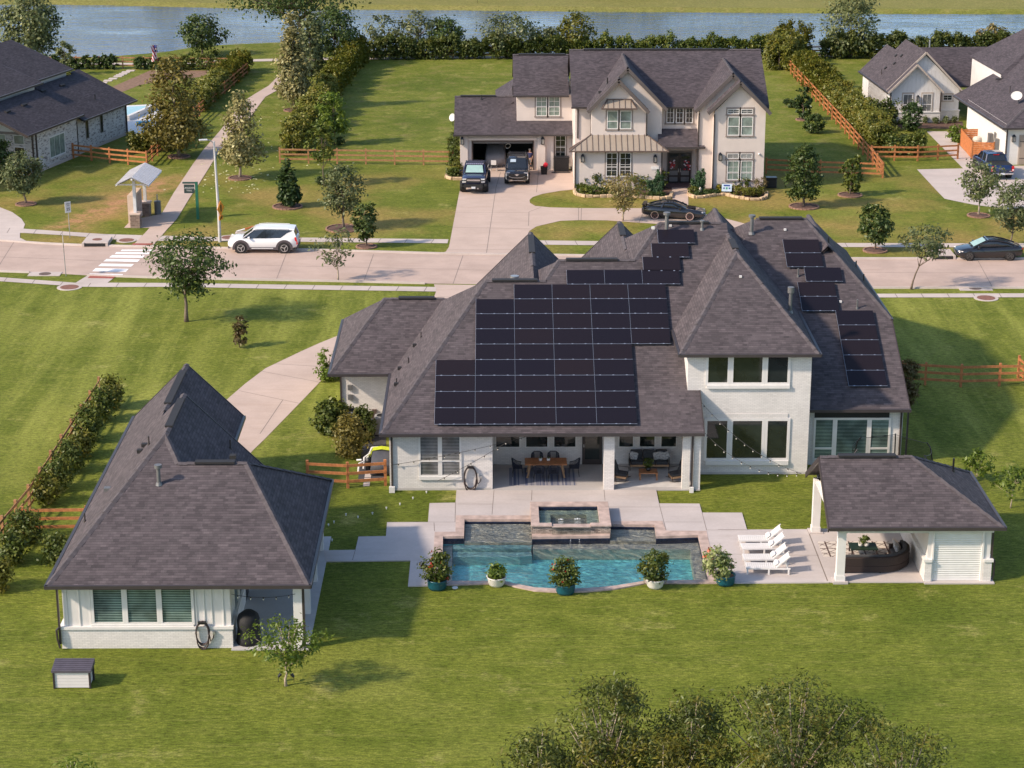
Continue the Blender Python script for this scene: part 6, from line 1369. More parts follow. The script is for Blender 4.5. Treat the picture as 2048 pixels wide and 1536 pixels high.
# umbrella of string lights
STR = mat('string cable', (.02, .02, .02), .7); BULB = mat('glass bulb', (.62, .58, .50), .25)
def string(name, lab, ends, sag, n):
    a, b = Vector(ends[0]), Vector(ends[1]); s = thing(name, lab, 'string lights', (0, 0, 0), group='string lights over the yard')
    P = [a+(b-a)*(i/24)-Vector((0, 0, sag*4*(i/24)*(1-i/24))) for i in range(25)]
    MB().tube(P, .011, 4).build('cable', STR, s); mc = MB()
    for i in range(n):
        t = (i+.5)/n; p = a+(b-a)*t-Vector((0, 0, sag*4*t*(1-t))); MB().ball((p.x, p.y, p.z-.09), .030, .030, .04, 6, 5).build('bulb', BULB, s); mc.cyl((p.x, p.y, p.z-.06), (p.x, p.y, p.z), .03, .03, 6)
    mc.build('sockets', STR, s)
A_ = (14.3, 91.0, 2.75)
string('string_lights', 'upper string of bulbs from the tower corner to the pavilion gable', ((10.2, 98.2, 3.95), A_), .55, 12)
string('string_lights', 'lower string of bulbs from the patio eave to the pavilion gable', ((10.15, 96.1, 3.1), A_), .75, 11)
string('string_lights', 'string of bulbs drooping along the patio front below the eave', ((-5.2, 96.1, 1.35), (1.6, 95.7, 3.0)), .10, 9)
string('string_lights', 'string of bulbs from the patio eave down to the lawn edge', ((-2.9, 96.0, .55), (.4, 95.7, 2.6)), .05, 5)
string('string_lights', 'string of bulbs under the front eave of the guest house porch', ((-10.8, 77.7, 2.5), (-8.2, 77.7, 2.5)), .15, 5)
# garden spotlights
SPOT = [(557, 1364, 'left'), (588, 1364, 'right')]
for x, y, s in SPOT:
    p = G(x, y); o = thing('garden_spotlight', f'small black spotlight on the {s} of the young front tree', 'spotlight', p, group='spotlights under the young front tree')
    MB().cyl((0, 0, 0), (0, 0, .22), .014, .014, 6).build('stake', BLK, o); MB().cyl((0, 0, .22), (.10 if s == 'left' else -.10, .04, .34), .05, .075, 10).build('head', BLK, o)
for i, (x, y) in enumerate([(716, 1036), (745, 1028.5), (773, 1018), (800, 1010), (826, 998), (853, 986), (668, 1046), (664, 1082), (657, 1052), (692, 1031)]):
    p = G(x, y); o = MB().lathe([(.03, 0), (.03, .03), (.02, .07), (.045, .08), (.045, .10), (.012, .11)], n=8).build('path_light', mat('pale cap', (.65, .64, .60), .5) if i == 0 else bpy.data.materials['pale cap']); o.location = p
    tag(o, 'tiny pale cap light in the row across the lawn beside the path', 'path light', 'small lights in the lawn by the terrace')
p = G(910, 1176); o = MB().lathe([(.13, 0), (.13, .035), (.02, .045)], n=14).build('skimmer_lid', WHT); o.location = p; tag(o, 'round white skimmer lid in the lawn by the teal pot', 'lid')
# trampoline behind the pavilion
tc_ = G(1783, 893, 2.5); tp = thing('trampoline', 'round black trampoline with net poles behind the pavilion roof', 'trampoline', (tc_[0], tc_[1]-.2, 0))
TR0 = 2.15
MB().loft([[(q*math.cos(2*PI*k/28), q*math.sin(2*PI*k/28), z) for k in range(28)] for q, z in ((TR0-.25, .80), (TR0, .80), (TR0, .74), (TR0-.25, .74))], cap=False).build('pad', BLKM, tp)
MB().cyl((0, 0, .76), (0, 0, .77), TR0-.24, TR0-.24, 28).build('mat', BLKM, tp)
for k in range(6):
    a = 2*PI*(k+.25)/6; c, s = math.cos(a), math.sin(a)
    MB().tube([(TR0*c, TR0*s, 0), (TR0*1.03*c, TR0*1.03*s, 1.6), (TR0*.95*c, TR0*.95*s, 2.35), (TR0*.86*c, TR0*.86*s, 2.6)], .035, 6).build('pole', BLK, tp); 
mb = MB(); ring = [(TR0*.88*math.cos(2*PI*k/6+PI/12+j*PI/18)*(1), TR0*.88*math.sin(2*PI*k/6+PI/12+j*PI/18), 2.55-.12*math.sin(PI*j/6)) for k in range(6) for j in range(6)]
mb.tube(ring+[ring[0]], .012, 4); mb.build('net_cord', BLK, tp)
def mat_net():
    m = bpy.data.materials.new('net'); m.use_nodes = True; nt = m.node_tree; nt.nodes.clear()
    mx = Nd(nt, 'MixShader', {0: .28, 1: Nd(nt, 'BsdfTransparent').outputs[0], 2: Nd(nt, 'BsdfDiffuse', {0: (.01, .01, .01, 1)}).outputs[0]}); Nd(nt, 'OutputMaterial', {0: mx.outputs[0]}); return m
MB().loft([[(TR0*.9*math.cos(2*PI*k/36), TR0*.9*math.sin(2*PI*k/36), z) for k in range(36)] for z in (.8, 1.7, 2.45)], cap=False).build('net', mat_net(), tp)

# ---------------------------------------------------------------- fences
def fence(name, lab, pts, h=1.25, step=2.45, m=None, rails=3, group=None):
    m = m or CEDAR; P = [Vector((x, y, 0)) for x, y in pts]; f = thing(name, lab, 'fence', P[0], group=group); OFF[f.name] = P[0].copy()
    for i in range(len(P)-1):
        a, b = P[i], P[i+1]; d = b-a; n = max(1, round(d.length/step)); d2 = d.normalized(); s = Vector((-d2.y, d2.x, 0))*.075
        for k in range(n+1):
            if k == n and i < len(P)-2: continue
            q = a+d*(k/n); MB().ob((q.x, q.y, h/2+.06), .13, .13, h+.12, rz=math.atan2(d.y, d.x)).build('post', m, f)
        for r_ in range(rails):
            z = h*(.30+.33*r_) if rails == 3 else h*(.2+.25*r_)
            MB().beam(a+Vector((0, 0, z))-s, b+Vector((0, 0, z))-s, .035, .145).build('rail', m, f)
    return f
g2 = lambda *pts: [G(*p)[:2] for p in pts]
fence('rail_fence', 'weathered cedar rail fence running along the shrubs left of the guest house', g2((-20, 1120), (60, 1022), (200, 800)), m=CEDARD)
fence('rail_fence', 'short cedar rail fence between the shrubs and the guest house', g2((48, 1068), (175, 1066)))
fence('rail_fence', 'short cedar rail fence between the guest house and the main house', g2((616, 972), (696, 976), (771, 971)))
fence('rail_fence', 'cedar rail fence on the lawn to the right of the main house', g2((1803, 767), (1850, 770), (1921, 774), (1998, 772), (2100, 771)))
fence('rail_fence', 'short cedar rail fence at the right edge beyond the side lawn', g2((2036, 756), (2060, 776)), step=3)
fence('rail_fence', 'cedar rail fence left of the stucco house across its side lawn', g2((560, 326), (905, 331)), m=CEDARD)
fence('rail_fence', 'cedar rail fence on the front lawn right of the stucco house', g2((1532, 347), (1640, 352), (1765, 356)))
fence('rail_fence', 'long cedar rail fence beside the yellow hedge on the right', g2((1765, 356), (1690, 268), (1575, 141)))
fence('rail_fence', 'cedar rail fence from the yellow hedge to the cedar screen', g2((1742, 321), (1835, 322), (1915, 318)))
fence('rail_fence', 'short cedar rail fence joining the two right hand fence corners', g2((1742, 321), (1765, 356)), step=4)
fence('rail_fence', 'cedar rail fence before the white smeared brick house', g2((147, 317), (220, 326), (294, 333)))
fence('rail_fence', 'cedar rail fence along the hedge up to the lake path', g2((294, 333), (355, 272), (430, 205), (495, 148)))
fence('rail_fence', 'dark rail fence behind the tall lakeside hedge', g2((738, 116), (1160, 115)), m=CEDARD)
fence('rail_fence', 'dark rail fence beyond the right lakeside hedge', g2((1530, 115), (2100, 114)), m=CEDARD)
fence('rail_fence', 'cedar rail fence at the lake end of the left garden', g2((60, 136), (246, 137)), m=CEDARD)
fence('rail_fence', 'cedar rail fence with a gap by the flag and low shrubs', g2((246, 137), (460, 139)), m=CEDARD)
sc_ = thing('cedar_screen', 'orange cedar slat screen round the equipment by the garage house', 'fence', (0, 0, 0), world=True)
a, b, c = Vector(G(1943, 318)), Vector(G(1986, 320)), Vector(G(1921, 292))
d_ = Vector(G(1962, 291))
for p, q in ((a, b), (a, c), (c, d_)):
    mb = MB()
    for i in range(9): mb.beam(p+Vector((0, 0, .12+i*.165)), q+Vector((0, 0, .12+i*.165)), .03, .145)
    mb.build('slat_panel', mat('orange cedar', (.50, .17, .05), .7, var=.25, vs=5), sc_)
for p in (a, b, c): MB().box(p.x-.05, p.y-.05, 0, p.x+.05, p.y+.05, 1.6).build('post', CEDAR, sc_)
p = G(1953, 306); o = thing('pool_heater', 'cream equipment cylinder inside the cedar screen', 'equipment', p); MB().lathe([(.42, 0), (.42, 1.25), (.36, 1.4), (.2, 1.48)], n=16).build('tank', mat('cream plastic', (.60, .52, .42), .5), o); MB().box(-.05, -.44, .9, .3, -.40, 1.05).build('label_plate', BLK, o)

# ---------------------------------------------------------------- street furniture and signs
def text(parent, body, size, loc, rot, m, name='lettering', align='CENTER'):
    c = bpy.data.curves.new(name, 'FONT'); c.body = body; c.size = size; c.align_x = align; c.align_y = 'CENTER'; c.extrude = .004
    t = bpy.data.objects.new(name, c); dg = bpy.context.evaluated_depsgraph_get(); 
    me = bpy.data.meshes.new_from_object(t); bpy.data.objects.remove(t); bpy.data.curves.remove(c); me.materials.clear(); me.materials.append(m)
    o = bpy.data.objects.new(name, me); col.objects.link(o); o.location = loc; o.rotation_euler = rot
    if parent: o.parent = parent
    return o
p = G(440, 484); lp_ = thing('street_lamp', 'tall grey street lamp post with yellow crossing signs by the white car', 'street lamp', p)
hp = PY(434, 283, p[1])[2]
MB().tube([(0, 0, 0), (0, 0, 2), (-.12, 0, hp)], [.12, .11, .07], 10).build('pole', mat('galvanised pole', (.48, .47, .46), .5), lp_)
MB().tube([(-.12, 0, hp-.15), (-.4, -.1, hp+.12), (-.75, -.2, hp+.15)], .035, 6).build('arm', STEEL, lp_)
MB().ob((-.85, -.22, hp+.16), .62, .26, .10, rz=.25).build('lamp_head', mat('lamp head', (.55, .55, .54), .5), lp_, bevel=.03)
YEL = mat('amber sign', (.70, .26, .02), .5)
hs = PY(441, 416, p[1])[2]; h2 = PY(442, 435, p[1])[2]
MB().ob((.16, -.05, hs), .03, .78, .78, rx=R(45), rz=R(-20)).build('crossing_sign', YEL, lp_)
mb = MB(); mb.ob((.19, -.05, hs), .02, .14, .5, rz=R(-20)); mb.build('walker_symbol', BLK, lp_)
MB().ob((.16, -.05, h2), .03, .6, .32, rz=R(-20)).build('arrow_sign', YEL, lp_); MB().ob((.19, -.05, h2), .02, .34, .09, rz=R(-20), rx=.6).build('arrow_symbol', BLK, lp_)
p = G(396, 438); ts = thing('trail_sign', 'green post sign reading trail name on a dark hanging board beside the path', 'sign', p)
GRN = mat('green paint', (.012, .13, .075), .5); zt = PY(391, 364, p[1])[2]
MB().box(-.10, -.10, 0, .10, .10, zt).build('post', GRN, ts); MB().box(-1.05, -.06, zt-.12, .10, .06, zt).build('arm', mat('dark green paint', (.02, .06, .045), .5), ts)
MB().box(-.95, -.04, zt-.86, -.16, .04, zt-.20).build('sign_board', mat('sign board', (.028, .05, .048), .5), ts)
text(ts, 'LANGDON', .17, (-.555, -.048, zt-.45), (PI/2, 0, 0), WHT); text(ts, 'TRAIL', .17, (-.555, -.048, zt-.66), (PI/2, 0, 0), WHT)
p = G(140, 476); sp = thing('speed_sign', 'white speed limit sign on a slim post on the left verge', 'sign', p); zt = PY(139, 402, p[1])[2]
MB().cyl((0, 0, 0), (0, 0, zt-.1), .03, .03, 8).build('post', STEEL, sp); MB().ob((0, -.05, zt-.45), .46, .02, .82, rz=R(35)).build('sign_plate', WHT, sp)
for s, b, z in ((.10, 'SPEED', .20), (.10, 'LIMIT', .34), (.30, '25', .60)): text(sp, b, s, (.035*1-.0, -.082, zt-z), (PI/2, 0, R(35)), BLK)
p = G(132, 552); cs_ = thing('crossing_sign', 'grey crossing sign seen edge on from behind on the near verge', 'sign', p); zt = PY(126, 468, p[1])[2]
MB().cyl((0, 0, 0), (-.05, 0, zt), .03, .03, 8).build('post', STEEL, cs_); MB().ob((-.05, 0, zt-.45), .03, .76, .76, rx=R(45), rz=R(14)).build('sign_plate', mat('sign back', (.34, .30, .27), .6), cs_); MB().ob((-.05, 0, zt-1.12), .03, .56, .30, rz=R(14)).build('arrow_plate', bpy.data.materials['sign back'], cs_)
p = G(316, 428); tb = thing('trash_bin', 'grey litter bin beside the kiosk pad', 'bin', p); MB().lathe([(.24, 0), (.26, .05), (.26, 1.0), (.22, 1.05)], n=14).build('barrel', GREY, tb); MB().box(-.04, -.04, 1.05, .04, .04, 1.55).build('post', STEEL, tb)
RUST = mat('rusty iron', (.20, .09, .06), .8, var=.25, vs=8); IRON = mat('iron cover', (.12, .08, .06), .7, var=.2, vs=8)
for i, (x, y, r_, m, lab, ringc) in enumerate([(139, 575, .62, RUST, 'rusty round manhole cover in a white ring by the near crossing ramp', 1), (253, 481, .55, RUST, 'rusty manhole cover in the far pavement left of the trail', 1), (458, 475.5, .55, RUST, 'rusty manhole cover in the pavement behind the white car', 1), (1972, 596.5, .60, RUST, 'rusty manhole cover in a white ring in the right pavement', 1),
                            (90, 548.5, .42, IRON, 'iron manhole cover in the concrete slab on the left near verge', 0), (1950, 577.5, .42, IRON, 'iron manhole cover in the concrete slab on the right near verge', 0)]):
    p = G(x, y); t = thing('manhole', lab, 'manhole cover', (p[0], p[1], .0))
    if ringc: MB().cyl((0, 0, .0), (0, 0, .034), r_*1.35, r_*1.35, 24).build('ring', CON, t)
    else: MB().box(-1.1, -.52, .0, 1.1, .52, .036).build('slab', CON, t)
    MB().cyl((0, 0, .03), (0, 0, .042), r_, r_, 22).build('cover', m, t)
def drain(px0, px1, py, lab):
    a, b = G(px0, py), G(px1, py); t = thing('storm_drain', lab, 'storm drain', ((a[0]+b[0])/2, a[1], 0)); hw = (b[0]-a[0])/2
    MB().box(-hw, .1, .02, hw, 1.9, .30).build('top_slab', CON, t, bevel=.03); MB().box(-hw*.82, -.02, .03, hw*.82, .12, .22).build('opening', BLKM, t)
    mb = MB(); mb.box(-hw, -.05, 0, -hw*.82, .2, .29); mb.box(hw*.82, -.05, 0, hw, .2, .29); mb.build('throat_wall', CON, t); MB().cyl((0, 1.0, .30), (0, 1.0, .312), .36, .36, 20).build('cover', RUST if px0 < 1000 else IRON, t)
drain(164, 216, 493.5, 'concrete storm drain inlet in the far kerb left of the crossing'); drain(1860, 1911, 519, 'concrete storm drain inlet in the far kerb before the black saloon')
p = G(487, 468); o = thing('fallen_marker', 'white and orange marker post lying on a concrete box behind the white car', 'marker post', p)
MB().box(-.6, -.3, 0, .7, .35, .12).build('box_lid', CON, o); MB().cyl((-.5, 0, .2), (.1, .15, .34), .06, .06, 8).build('white_end', WHT, o); MB().cyl((.1, .15, .34), (.75, .32, .5), .06, .06, 8).build('orange_end', mat('faded orange', (.45, .12, .03), .6), o)
p = G(312, 140); fl = thing('flag', 'striped flag with blue corner hanging from a pole among the garden shrubs', 'flag', p); zt = PY(312, 88, p[1])[2]
MB().cyl((0, 0, 0), (.25, 0, zt), .04, .03, 8).build('pole', STEEL, fl)
def cloth(z0, z1, x0, x1, m, nm, y=-.05):
    rings = []
    for i in range(9):
        t = i/8; rings.append([(x+.08*math.sin(t*6+x*5), y+.12*math.sin(x*9+t*2), z0+(z1-z0)*t) for x in np.linspace(x0, x1, 6)])
    return MB().loft(rings, closed=False, cap=False).build(nm, m, fl)
def mat_flag():
    m, nt, b = newmat('flag stripes'); tc = Nd(nt, 'TexCoord'); sx = Nd(nt, 'SeparateXYZ', {0: tc.outputs['Object']}); u = math_(nt, 'MODULO', math_(nt, 'ADD', math_(nt, 'ADD', sx.outputs[0], math_(nt, 'MULTIPLY', sx.outputs[2], .45)), 10.0), .26)
    nt.links.new(mixc(nt, math_(nt, 'LESS_THAN', u, .13), (.72, .68, .66), (.45, .02, .04)), b.inputs['Base Color']); return m
cloth(zt-1.9, zt-.15, -.35, .2, mat_flag(), 'stripes'); cloth(zt-.85, zt-.1, -.05, .24, mat('flag blue', (.02, .03, .14), .8), 'canton', -.12)
# front yard of the stucco house
def edging(name, lab, pts, h=.22):
    P = [Vector((x, y, 0)) for x, y in g2(*pts)]; mb = MB(); rg = random.Random(3)
    for a, b in zip(P, P[1:]):
        n = max(1, int((b-a).length/.42))
        for i in range(n):
            c = a+(b-a)*((i+.5)/n); mb.ob((c.x, c.y, h/2), (b-a).length/n*.93, .22+rg.uniform(0, .08), h+rg.uniform(-.05, .05), rz=math.atan2((b-a).y, (b-a).x)+rg.uniform(-.12, .12))
    return tag(mb.build(name, STONE, bevel=.03), lab, 'stone edging')
EDL = [(1150, 379), (1149, 387), (1155, 392), (1172, 395), (1200, 395), (1240, 394), (1290, 397), (1320, 399), (1341, 397), (1344, 388)]
EDR = [(1377, 386), (1379, 393), (1391, 397), (1407, 396), (1432, 392), (1452, 391), (1470, 396), (1500, 401), (1520, 401), (1532, 397), (1533, 387)]
edging('stone_edging', 'tan stone edging round the flower bed left of the front walk', EDL); edging('stone_edging', 'tan stone edging round the flower bed right of the front walk', EDR)
edging('stone_edging', 'tan stone edging round the shrubs beside the garage', [(893, 352), (893, 357), (905, 360), (925, 360)])
struct('flower_bed', MB().sheet(GP(EDL+[(1344, 372), (1150, 374)]), .016), MULCH); struct('flower_bed', MB().sheet(GP(EDR+[(1530, 378), (1377, 372)]), .016), MULCH); struct('flower_bed', MB().sheet(GP([(893, 352), (895, 357), (905, 359), (925, 359), (925, 338), (893, 338)]), .016), MULCH)
p = G(1453, 392); ys = thing('yard_sign', 'white and blue yard sign on wire legs in the right flower bed', 'sign', (p[0], p[1], 0), R(-8))
MB().box(-.40, -.015, .38, .40, .015, .98).build('sign_board', mat('sign white', (.55, .68, .82), .5), ys); mb = MB(); mb.box(-.25, -.02, .80, .25, -.016, .92); mb.box(-.28, -.02, .58, -.16, -.016, .70); mb.box(.16, -.02, .58, .28, -.016, .70); mb.build('sign_print', mat('blue print', (.03, .07, .28), .6), ys)
MB().box(-.07, -.02, .56, .07, -.016, .72).build('sign_mark', mat('green print', (.06, .35, .20), .6), ys); mb = MB(); mb.cyl((-.25, 0, 0), (-.25, 0, .4), .012, .012, 5); mb.cyl((.25, 0, 0), (.25, 0, .4), .012, .012, 5); mb.build('leg', STEEL, ys)
p = G(1400, 391); st_ = thing('garden_statue', 'small pale stone garden ornament between the round shrubs', 'garden ornament', p); MB().lathe([(.16, 0), (.16, .1), (.09, .14), (.12, .35), (.08, .5), (.10, .58), (.02, .70)], n=12).build('figure', mat('pale stone', (.50, .45, .38), .8), st_)
p = G(1543, 377); wb = thing('wheeled_bin', 'dark grey bin chest standing at the right corner of the stucco house', 'bin', (p[0], p[1]+.3, 0)); MB().box(-.42, -.3, .04, .42, .3, .78).build('chest', BLKM, wb, bevel=.03); MB().box(-.45, -.33, .78, .45, .33, .90).build('lid', BLK, wb, bevel=.03)
p = G(1123, 344); cb = thing('outdoor_cabinet', 'black louvred storage cabinet below the tall window by the garage', 'cabinet', (p[0], p[1]+.35, 0)); MB().box(-.62, -.35, 0, .62, .35, 1.18).build('cabinet_body', BLKM, cb); MB().box(-.66, -.4, 1.18, .66, .38, 1.26).build('lid', BLK, cb)
mb = MB()
for i in range(9): mb.box(-.58, -.372, .1+i*.115, .58, -.351, .18+i*.115)
mb.build('slat_panel', BLK, cb)
MB().box(p[0]-.75, p[1]-.75, .015, p[0]+.75, p[1]-.45, .04); o = MB().box(-.8, -.14, 0, .8, .14, .03).build('door_mat', BLKM); o.location = (p[0]-.05, p[1]-.35, .016); tag(o, 'dark doormat on the drive before the black cabinet', 'doormat')
p = G(1088, 349); rb = thing('black_bucket', 'black square tub by the garage pilaster', 'tub', (p[0], p[1]+.15, .014)); MB().loft([[(x*s, y*s, z) for x, y in ((-1, -1), (1, -1), (1, 1), (-1, 1))] for s, z in ((.24, 0), (.30, .62), (.25, .62), (.22, .1))]).build('tub', BLK, rb)
o = MB().ob((0, 0, 0), .34, .28, .42, ry=.6, rx=.2).build('red_cushion', mat('red fabric', (.50, .01, .03), .7), bevel=.08); o.location = (p[0]+.12, p[1]+.15, .78); tag(o, 'bright red cushion stuffed in the black tub', 'cushion')
p = G(988, 342); fc = thing('folding_chair', 'white and black folding chair standing before the covered car', 'chair', (p[0], p[1], .014), R(172))
for sx in (-1, 1): MB().tube([(sx*.24, .24, 0), (sx*.24, -.18, .55), (sx*.24, -.05, .46), (sx*.22, .26, .95)], .018, 6).build('frame', STEEL, fc); MB().tube([(sx*.24, -.24, 0), (sx*.24, .2, .46)], .018, 6).build('leg', STEEL, fc)
MB().box(-.23, -.2, .44, .23, .22, .48).build('seat', BLKM, fc); MB().ob((0, .22, .75), .44, .04, .40, rx=-.15).build('backrest', WHT, fc)
p = (2.25, 174.3, 0); o = MB().loft([[(r_*math.cos(2*PI*k/20), 0+d, r_*.8*math.sin(2*PI*k/20)) for k in range(20)] for r_, d in ((.26, 0), (.26, .04), (.20, .04), (.20, 0))], cap=False).build('hanging_hoop', mat('pale hoop', (.60, .58, .52), .5)); o.location = (1.05, 174.3, 1.75); o.rotation_euler = (0, -.5, 0); tag(o, 'pale hoop hanging in the dark garage above the black car', 'hoop')
for i, (x, y) in enumerate([(1336, 356), (1386, 357)]):
    p = G(x, y); o = thing('door_planter', ('dark pot with a small round plant left of the double door', 'dark pot with a small round plant right of the double door')[i], 'planter', (p[0], p[1]-.4, .1)); MB().lathe([(.14, 0), (.2, .4), (.17, .4)], n=12).build('pot', BLK, o); MB().ball((0, 0, .52), .18, .18, .18, 10, 7).build('plant', mat('dark plant', (.02, .035, .015), .8), o)
# decorations on the doors
RDD = mat('red decoration', (.35, .03, .04), .7, var=.3, vs=5); WHD = mat('pale decoration', (.60, .55, .58), .7, var=.2)
for i, x in enumerate((dx0+.28, dx1-.28)):
    t = thing('door_garland', ('left', 'right')[i]+' red and pale garland hanging on the dark double door', 'garland', (x, dy-.17, 1.62), group='garlands on the front doors')
    mb = MB(); rg = random.Random(i)
    for k in range(7): mb.ball((rg.uniform(-.26, .26), -.02, rg.uniform(-.40, .40)), .11, .03, .08, 8, 5)
    mb.build('red_bow', RDD, t); mb = MB()
    for k in range(6): mb.ball((rg.uniform(-.26, .26), -.04, rg.uniform(-.38, .38)), .07, .03, .06, 8, 5)
    mb.build('flowers', WHD, t)
p = G(290, 249, .05); o = thing('pool_float', 'bright blue inflatable lounger on the white garden paving', 'pool float', (p[0], p[1], .06)); MB().ob((0, 0, .18), 1.6, .8, .28, rz=.3).build('cushion', mat('blue vinyl', (.03, .35, .52), .4), o, bevel=.1, bseg=2)
p = G(955, 10, .15); eg = thing('egret', 'white egret standing on the far lake bank', 'bird', (p[0], p[1]+2, .15), R(160), None)
bm_ = MB(); bm_.loft([[(x+ry*0, ry*math.cos(2*PI*k/10), z+rz*math.sin(2*PI*k/10)) for k in range(10)] for x, z, ry, rz in ((-.34, .50, .02, .03), (-.2, .54, .09, .09), (0, .58, .13, .13), (.17, .64, .08, .10), (.24, .74, .04, .05), (.20, .86, .03, .035), (.24, .98, .03, .03), (.33, 1.03, .04, .04), (.44, 1.02, .015, .015), (.56, 1.0, .004, .004))]); bm_.build('body', WHT, eg, smooth=True)
for s in (-1, 1): MB().tube([(.0, s*.05, .5), (.04, s*.05, .28), (.0, s*.05, 0)], .012, 5).build('leg', BLK, eg)
# ---------------------------------------------------------------- foliage
def quads(name, V, m, parent=None):
    n = len(V)//4; me = bpy.data.meshes.new(name)
    me.vertices.add(len(V)); me.vertices.foreach_set('co', np.ascontiguousarray(V, dtype=np.float32).ravel())
    me.loops.add(4*n); me.loops.foreach_set('vertex_index', np.arange(4*n, dtype=np.int32))
    me.polygons.add(n); me.polygons.foreach_set('loop_start', np.arange(0, 4*n, 4, dtype=np.int32))
    me.update(calc_edges=True); me.validate(); me.materials.append(m)
    o = bpy.data.objects.new(name, me); col.objects.link(o)
    if parent: o.parent = parent
    return o
def unit(a): return a/np.maximum(np.linalg.norm(a, axis=1, keepdims=True), 1e-6)
def leafquads(C, per, spread, size, elong, up=.5, rng=RNG, droop=0.0):
    """C: cluster centres; per leaves each, gaussian spread; returns quad corners"""
    k = len(C); n = k*per
    sp = np.asarray(spread) if np.ndim(spread) else np.array([spread]*3)
    d = rng.normal(size=(n, 3)); P = np.repeat(C, per, axis=0)+d*sp
    o_ = P-(C.mean(axis=0)-np.array([0, 0, .25*(np.ptp(C[:, 2])+.1)])); nr = unit(rng.normal(size=(n, 3))*.75+np.array([0, 0, up])+unit(o_)*.75+unit(d)*.35)
    t = unit(np.cross(nr, rng.normal(size=(n, 3)))); t[:, 2] -= droop; t = unit(t); b = unit(np.cross(nr, t))
    s = size*rng.uniform(.65, 1.35, size=(n, 1)); a = t*s*elong*.5; b = b*s*.5
    return np.stack([P-a, P-b*.9+a*.1, P+a, P+b*.9+a*.1], axis=1).reshape(-1, 3)
PROF = {
 'round': lambda t: np.sqrt(np.clip(1-(2*t-1)**2, 0, 1)),
 'egg': lambda t: np.sqrt(np.clip(1-(2*np.clip(t, 0, 1)**.75-1)**2, 0, 1)),
 'cone': lambda t: np.clip(t/.14, 0, 1)**.6*(1-t)**.75+.03,
 'spire': lambda t: np.clip(t/.10, 0, 1)**.6*(1-t*.93)**1.0,
 'column': lambda t: np.clip(t/.10, 0, 1)**.5*np.clip((1-t)/.25, 0, 1)**.5,
 'vase': lambda t: (.25+.75*np.clip(t/.7, 0, 1))*np.clip((1-t)/.25, 0, 1)**.5,
 'flat': lambda t: np.clip(t/.3, 0, 1)**.5*np.clip((1-t)/.35, 0, 1)**.5,
}
def crown_pts(n, rx, ry, z0, z1, prof, rng, rough=.28, hollow=.45, cx=0.0):
    f = PROF[prof]; t = rng.uniform(0, 1, size=n*4); keep = rng.uniform(size=n*4) < f(t)+.08; t = t[keep][:n]
    if len(t) < n: t = np.concatenate([t, rng.uniform(.2, .8, size=n-len(t))])
    th = rng.uniform(0, 2*PI, size=n); ph = rng.uniform(0, 2*PI, size=4)
    lump = 1+rough*(.5*np.sin(3*th+ph[0]+4*t)+.5*np.sin(5*th+9*t+ph[1])+.4*np.sin(14*t+ph[2]+2*th))
    r = f(t)*lump*(hollow+(1-hollow)*np.sqrt(rng.uniform(size=n)))
    return np.stack([cx+rx*r*np.cos(th), ry*r*np.sin(th), z0+(z1-z0)*t], axis=1)
L_OAK = mat_leaf('oak leaves', (.020, .036, .010), (.060, .082, .022), (.085, .095, .028))
L_OLIVE = mat_leaf('olive leaves', (.050, .062, .028), (.115, .125, .062), (.14, .13, .07))
L_MAG = mat_leaf('magnolia leaves', (.016, .032, .010), (.050, .072, .022))
L_GOLD = mat_leaf('golden leaves', (.075, .062, .014), (.20, .145, .036), (.15, .115, .04))
L_PALE = mat_leaf('pale flowering leaves', (.060, .066, .022), (.40, .32, .17), (.27, .215, .11))
L_PALE2 = mat_leaf('silver green leaves', (.036, .050, .020), (.20, .19, .10), (.085, .10, .042))
L_LIME = mat_leaf('young green leaves', (.062, .092, .012), (.15, .185, .028), None, .4)
L_HEDGE = mat_leaf('hedge leaves', (.030, .046, .010), (.095, .108, .020), (.13, .12, .022))
L_HEDGY = mat_leaf('yellow hedge leaves', (.048, .054, .008), (.135, .125, .018), (.17, .13, .024))
L_DARK = mat_leaf('dark hedge leaves', (.024, .036, .010), (.085, .095, .024), (.11, .105, .024))
L_BROWN = mat_leaf('rusty leaves', (.055, .036, .016), (.15, .095, .045), (.09, .085, .03))
L_PEC = mat_leaf('pecan leaves', (.020, .028, .006), (.090, .100, .020), (.125, .10, .018))
L_TAN = mat_leaf('thin tan leaves', (.12, .085, .035), (.26, .19, .085), (.14, .14, .05))
L_JUN = mat_leaf('juniper needles', (.030, .058, .036), (.075, .125, .070))
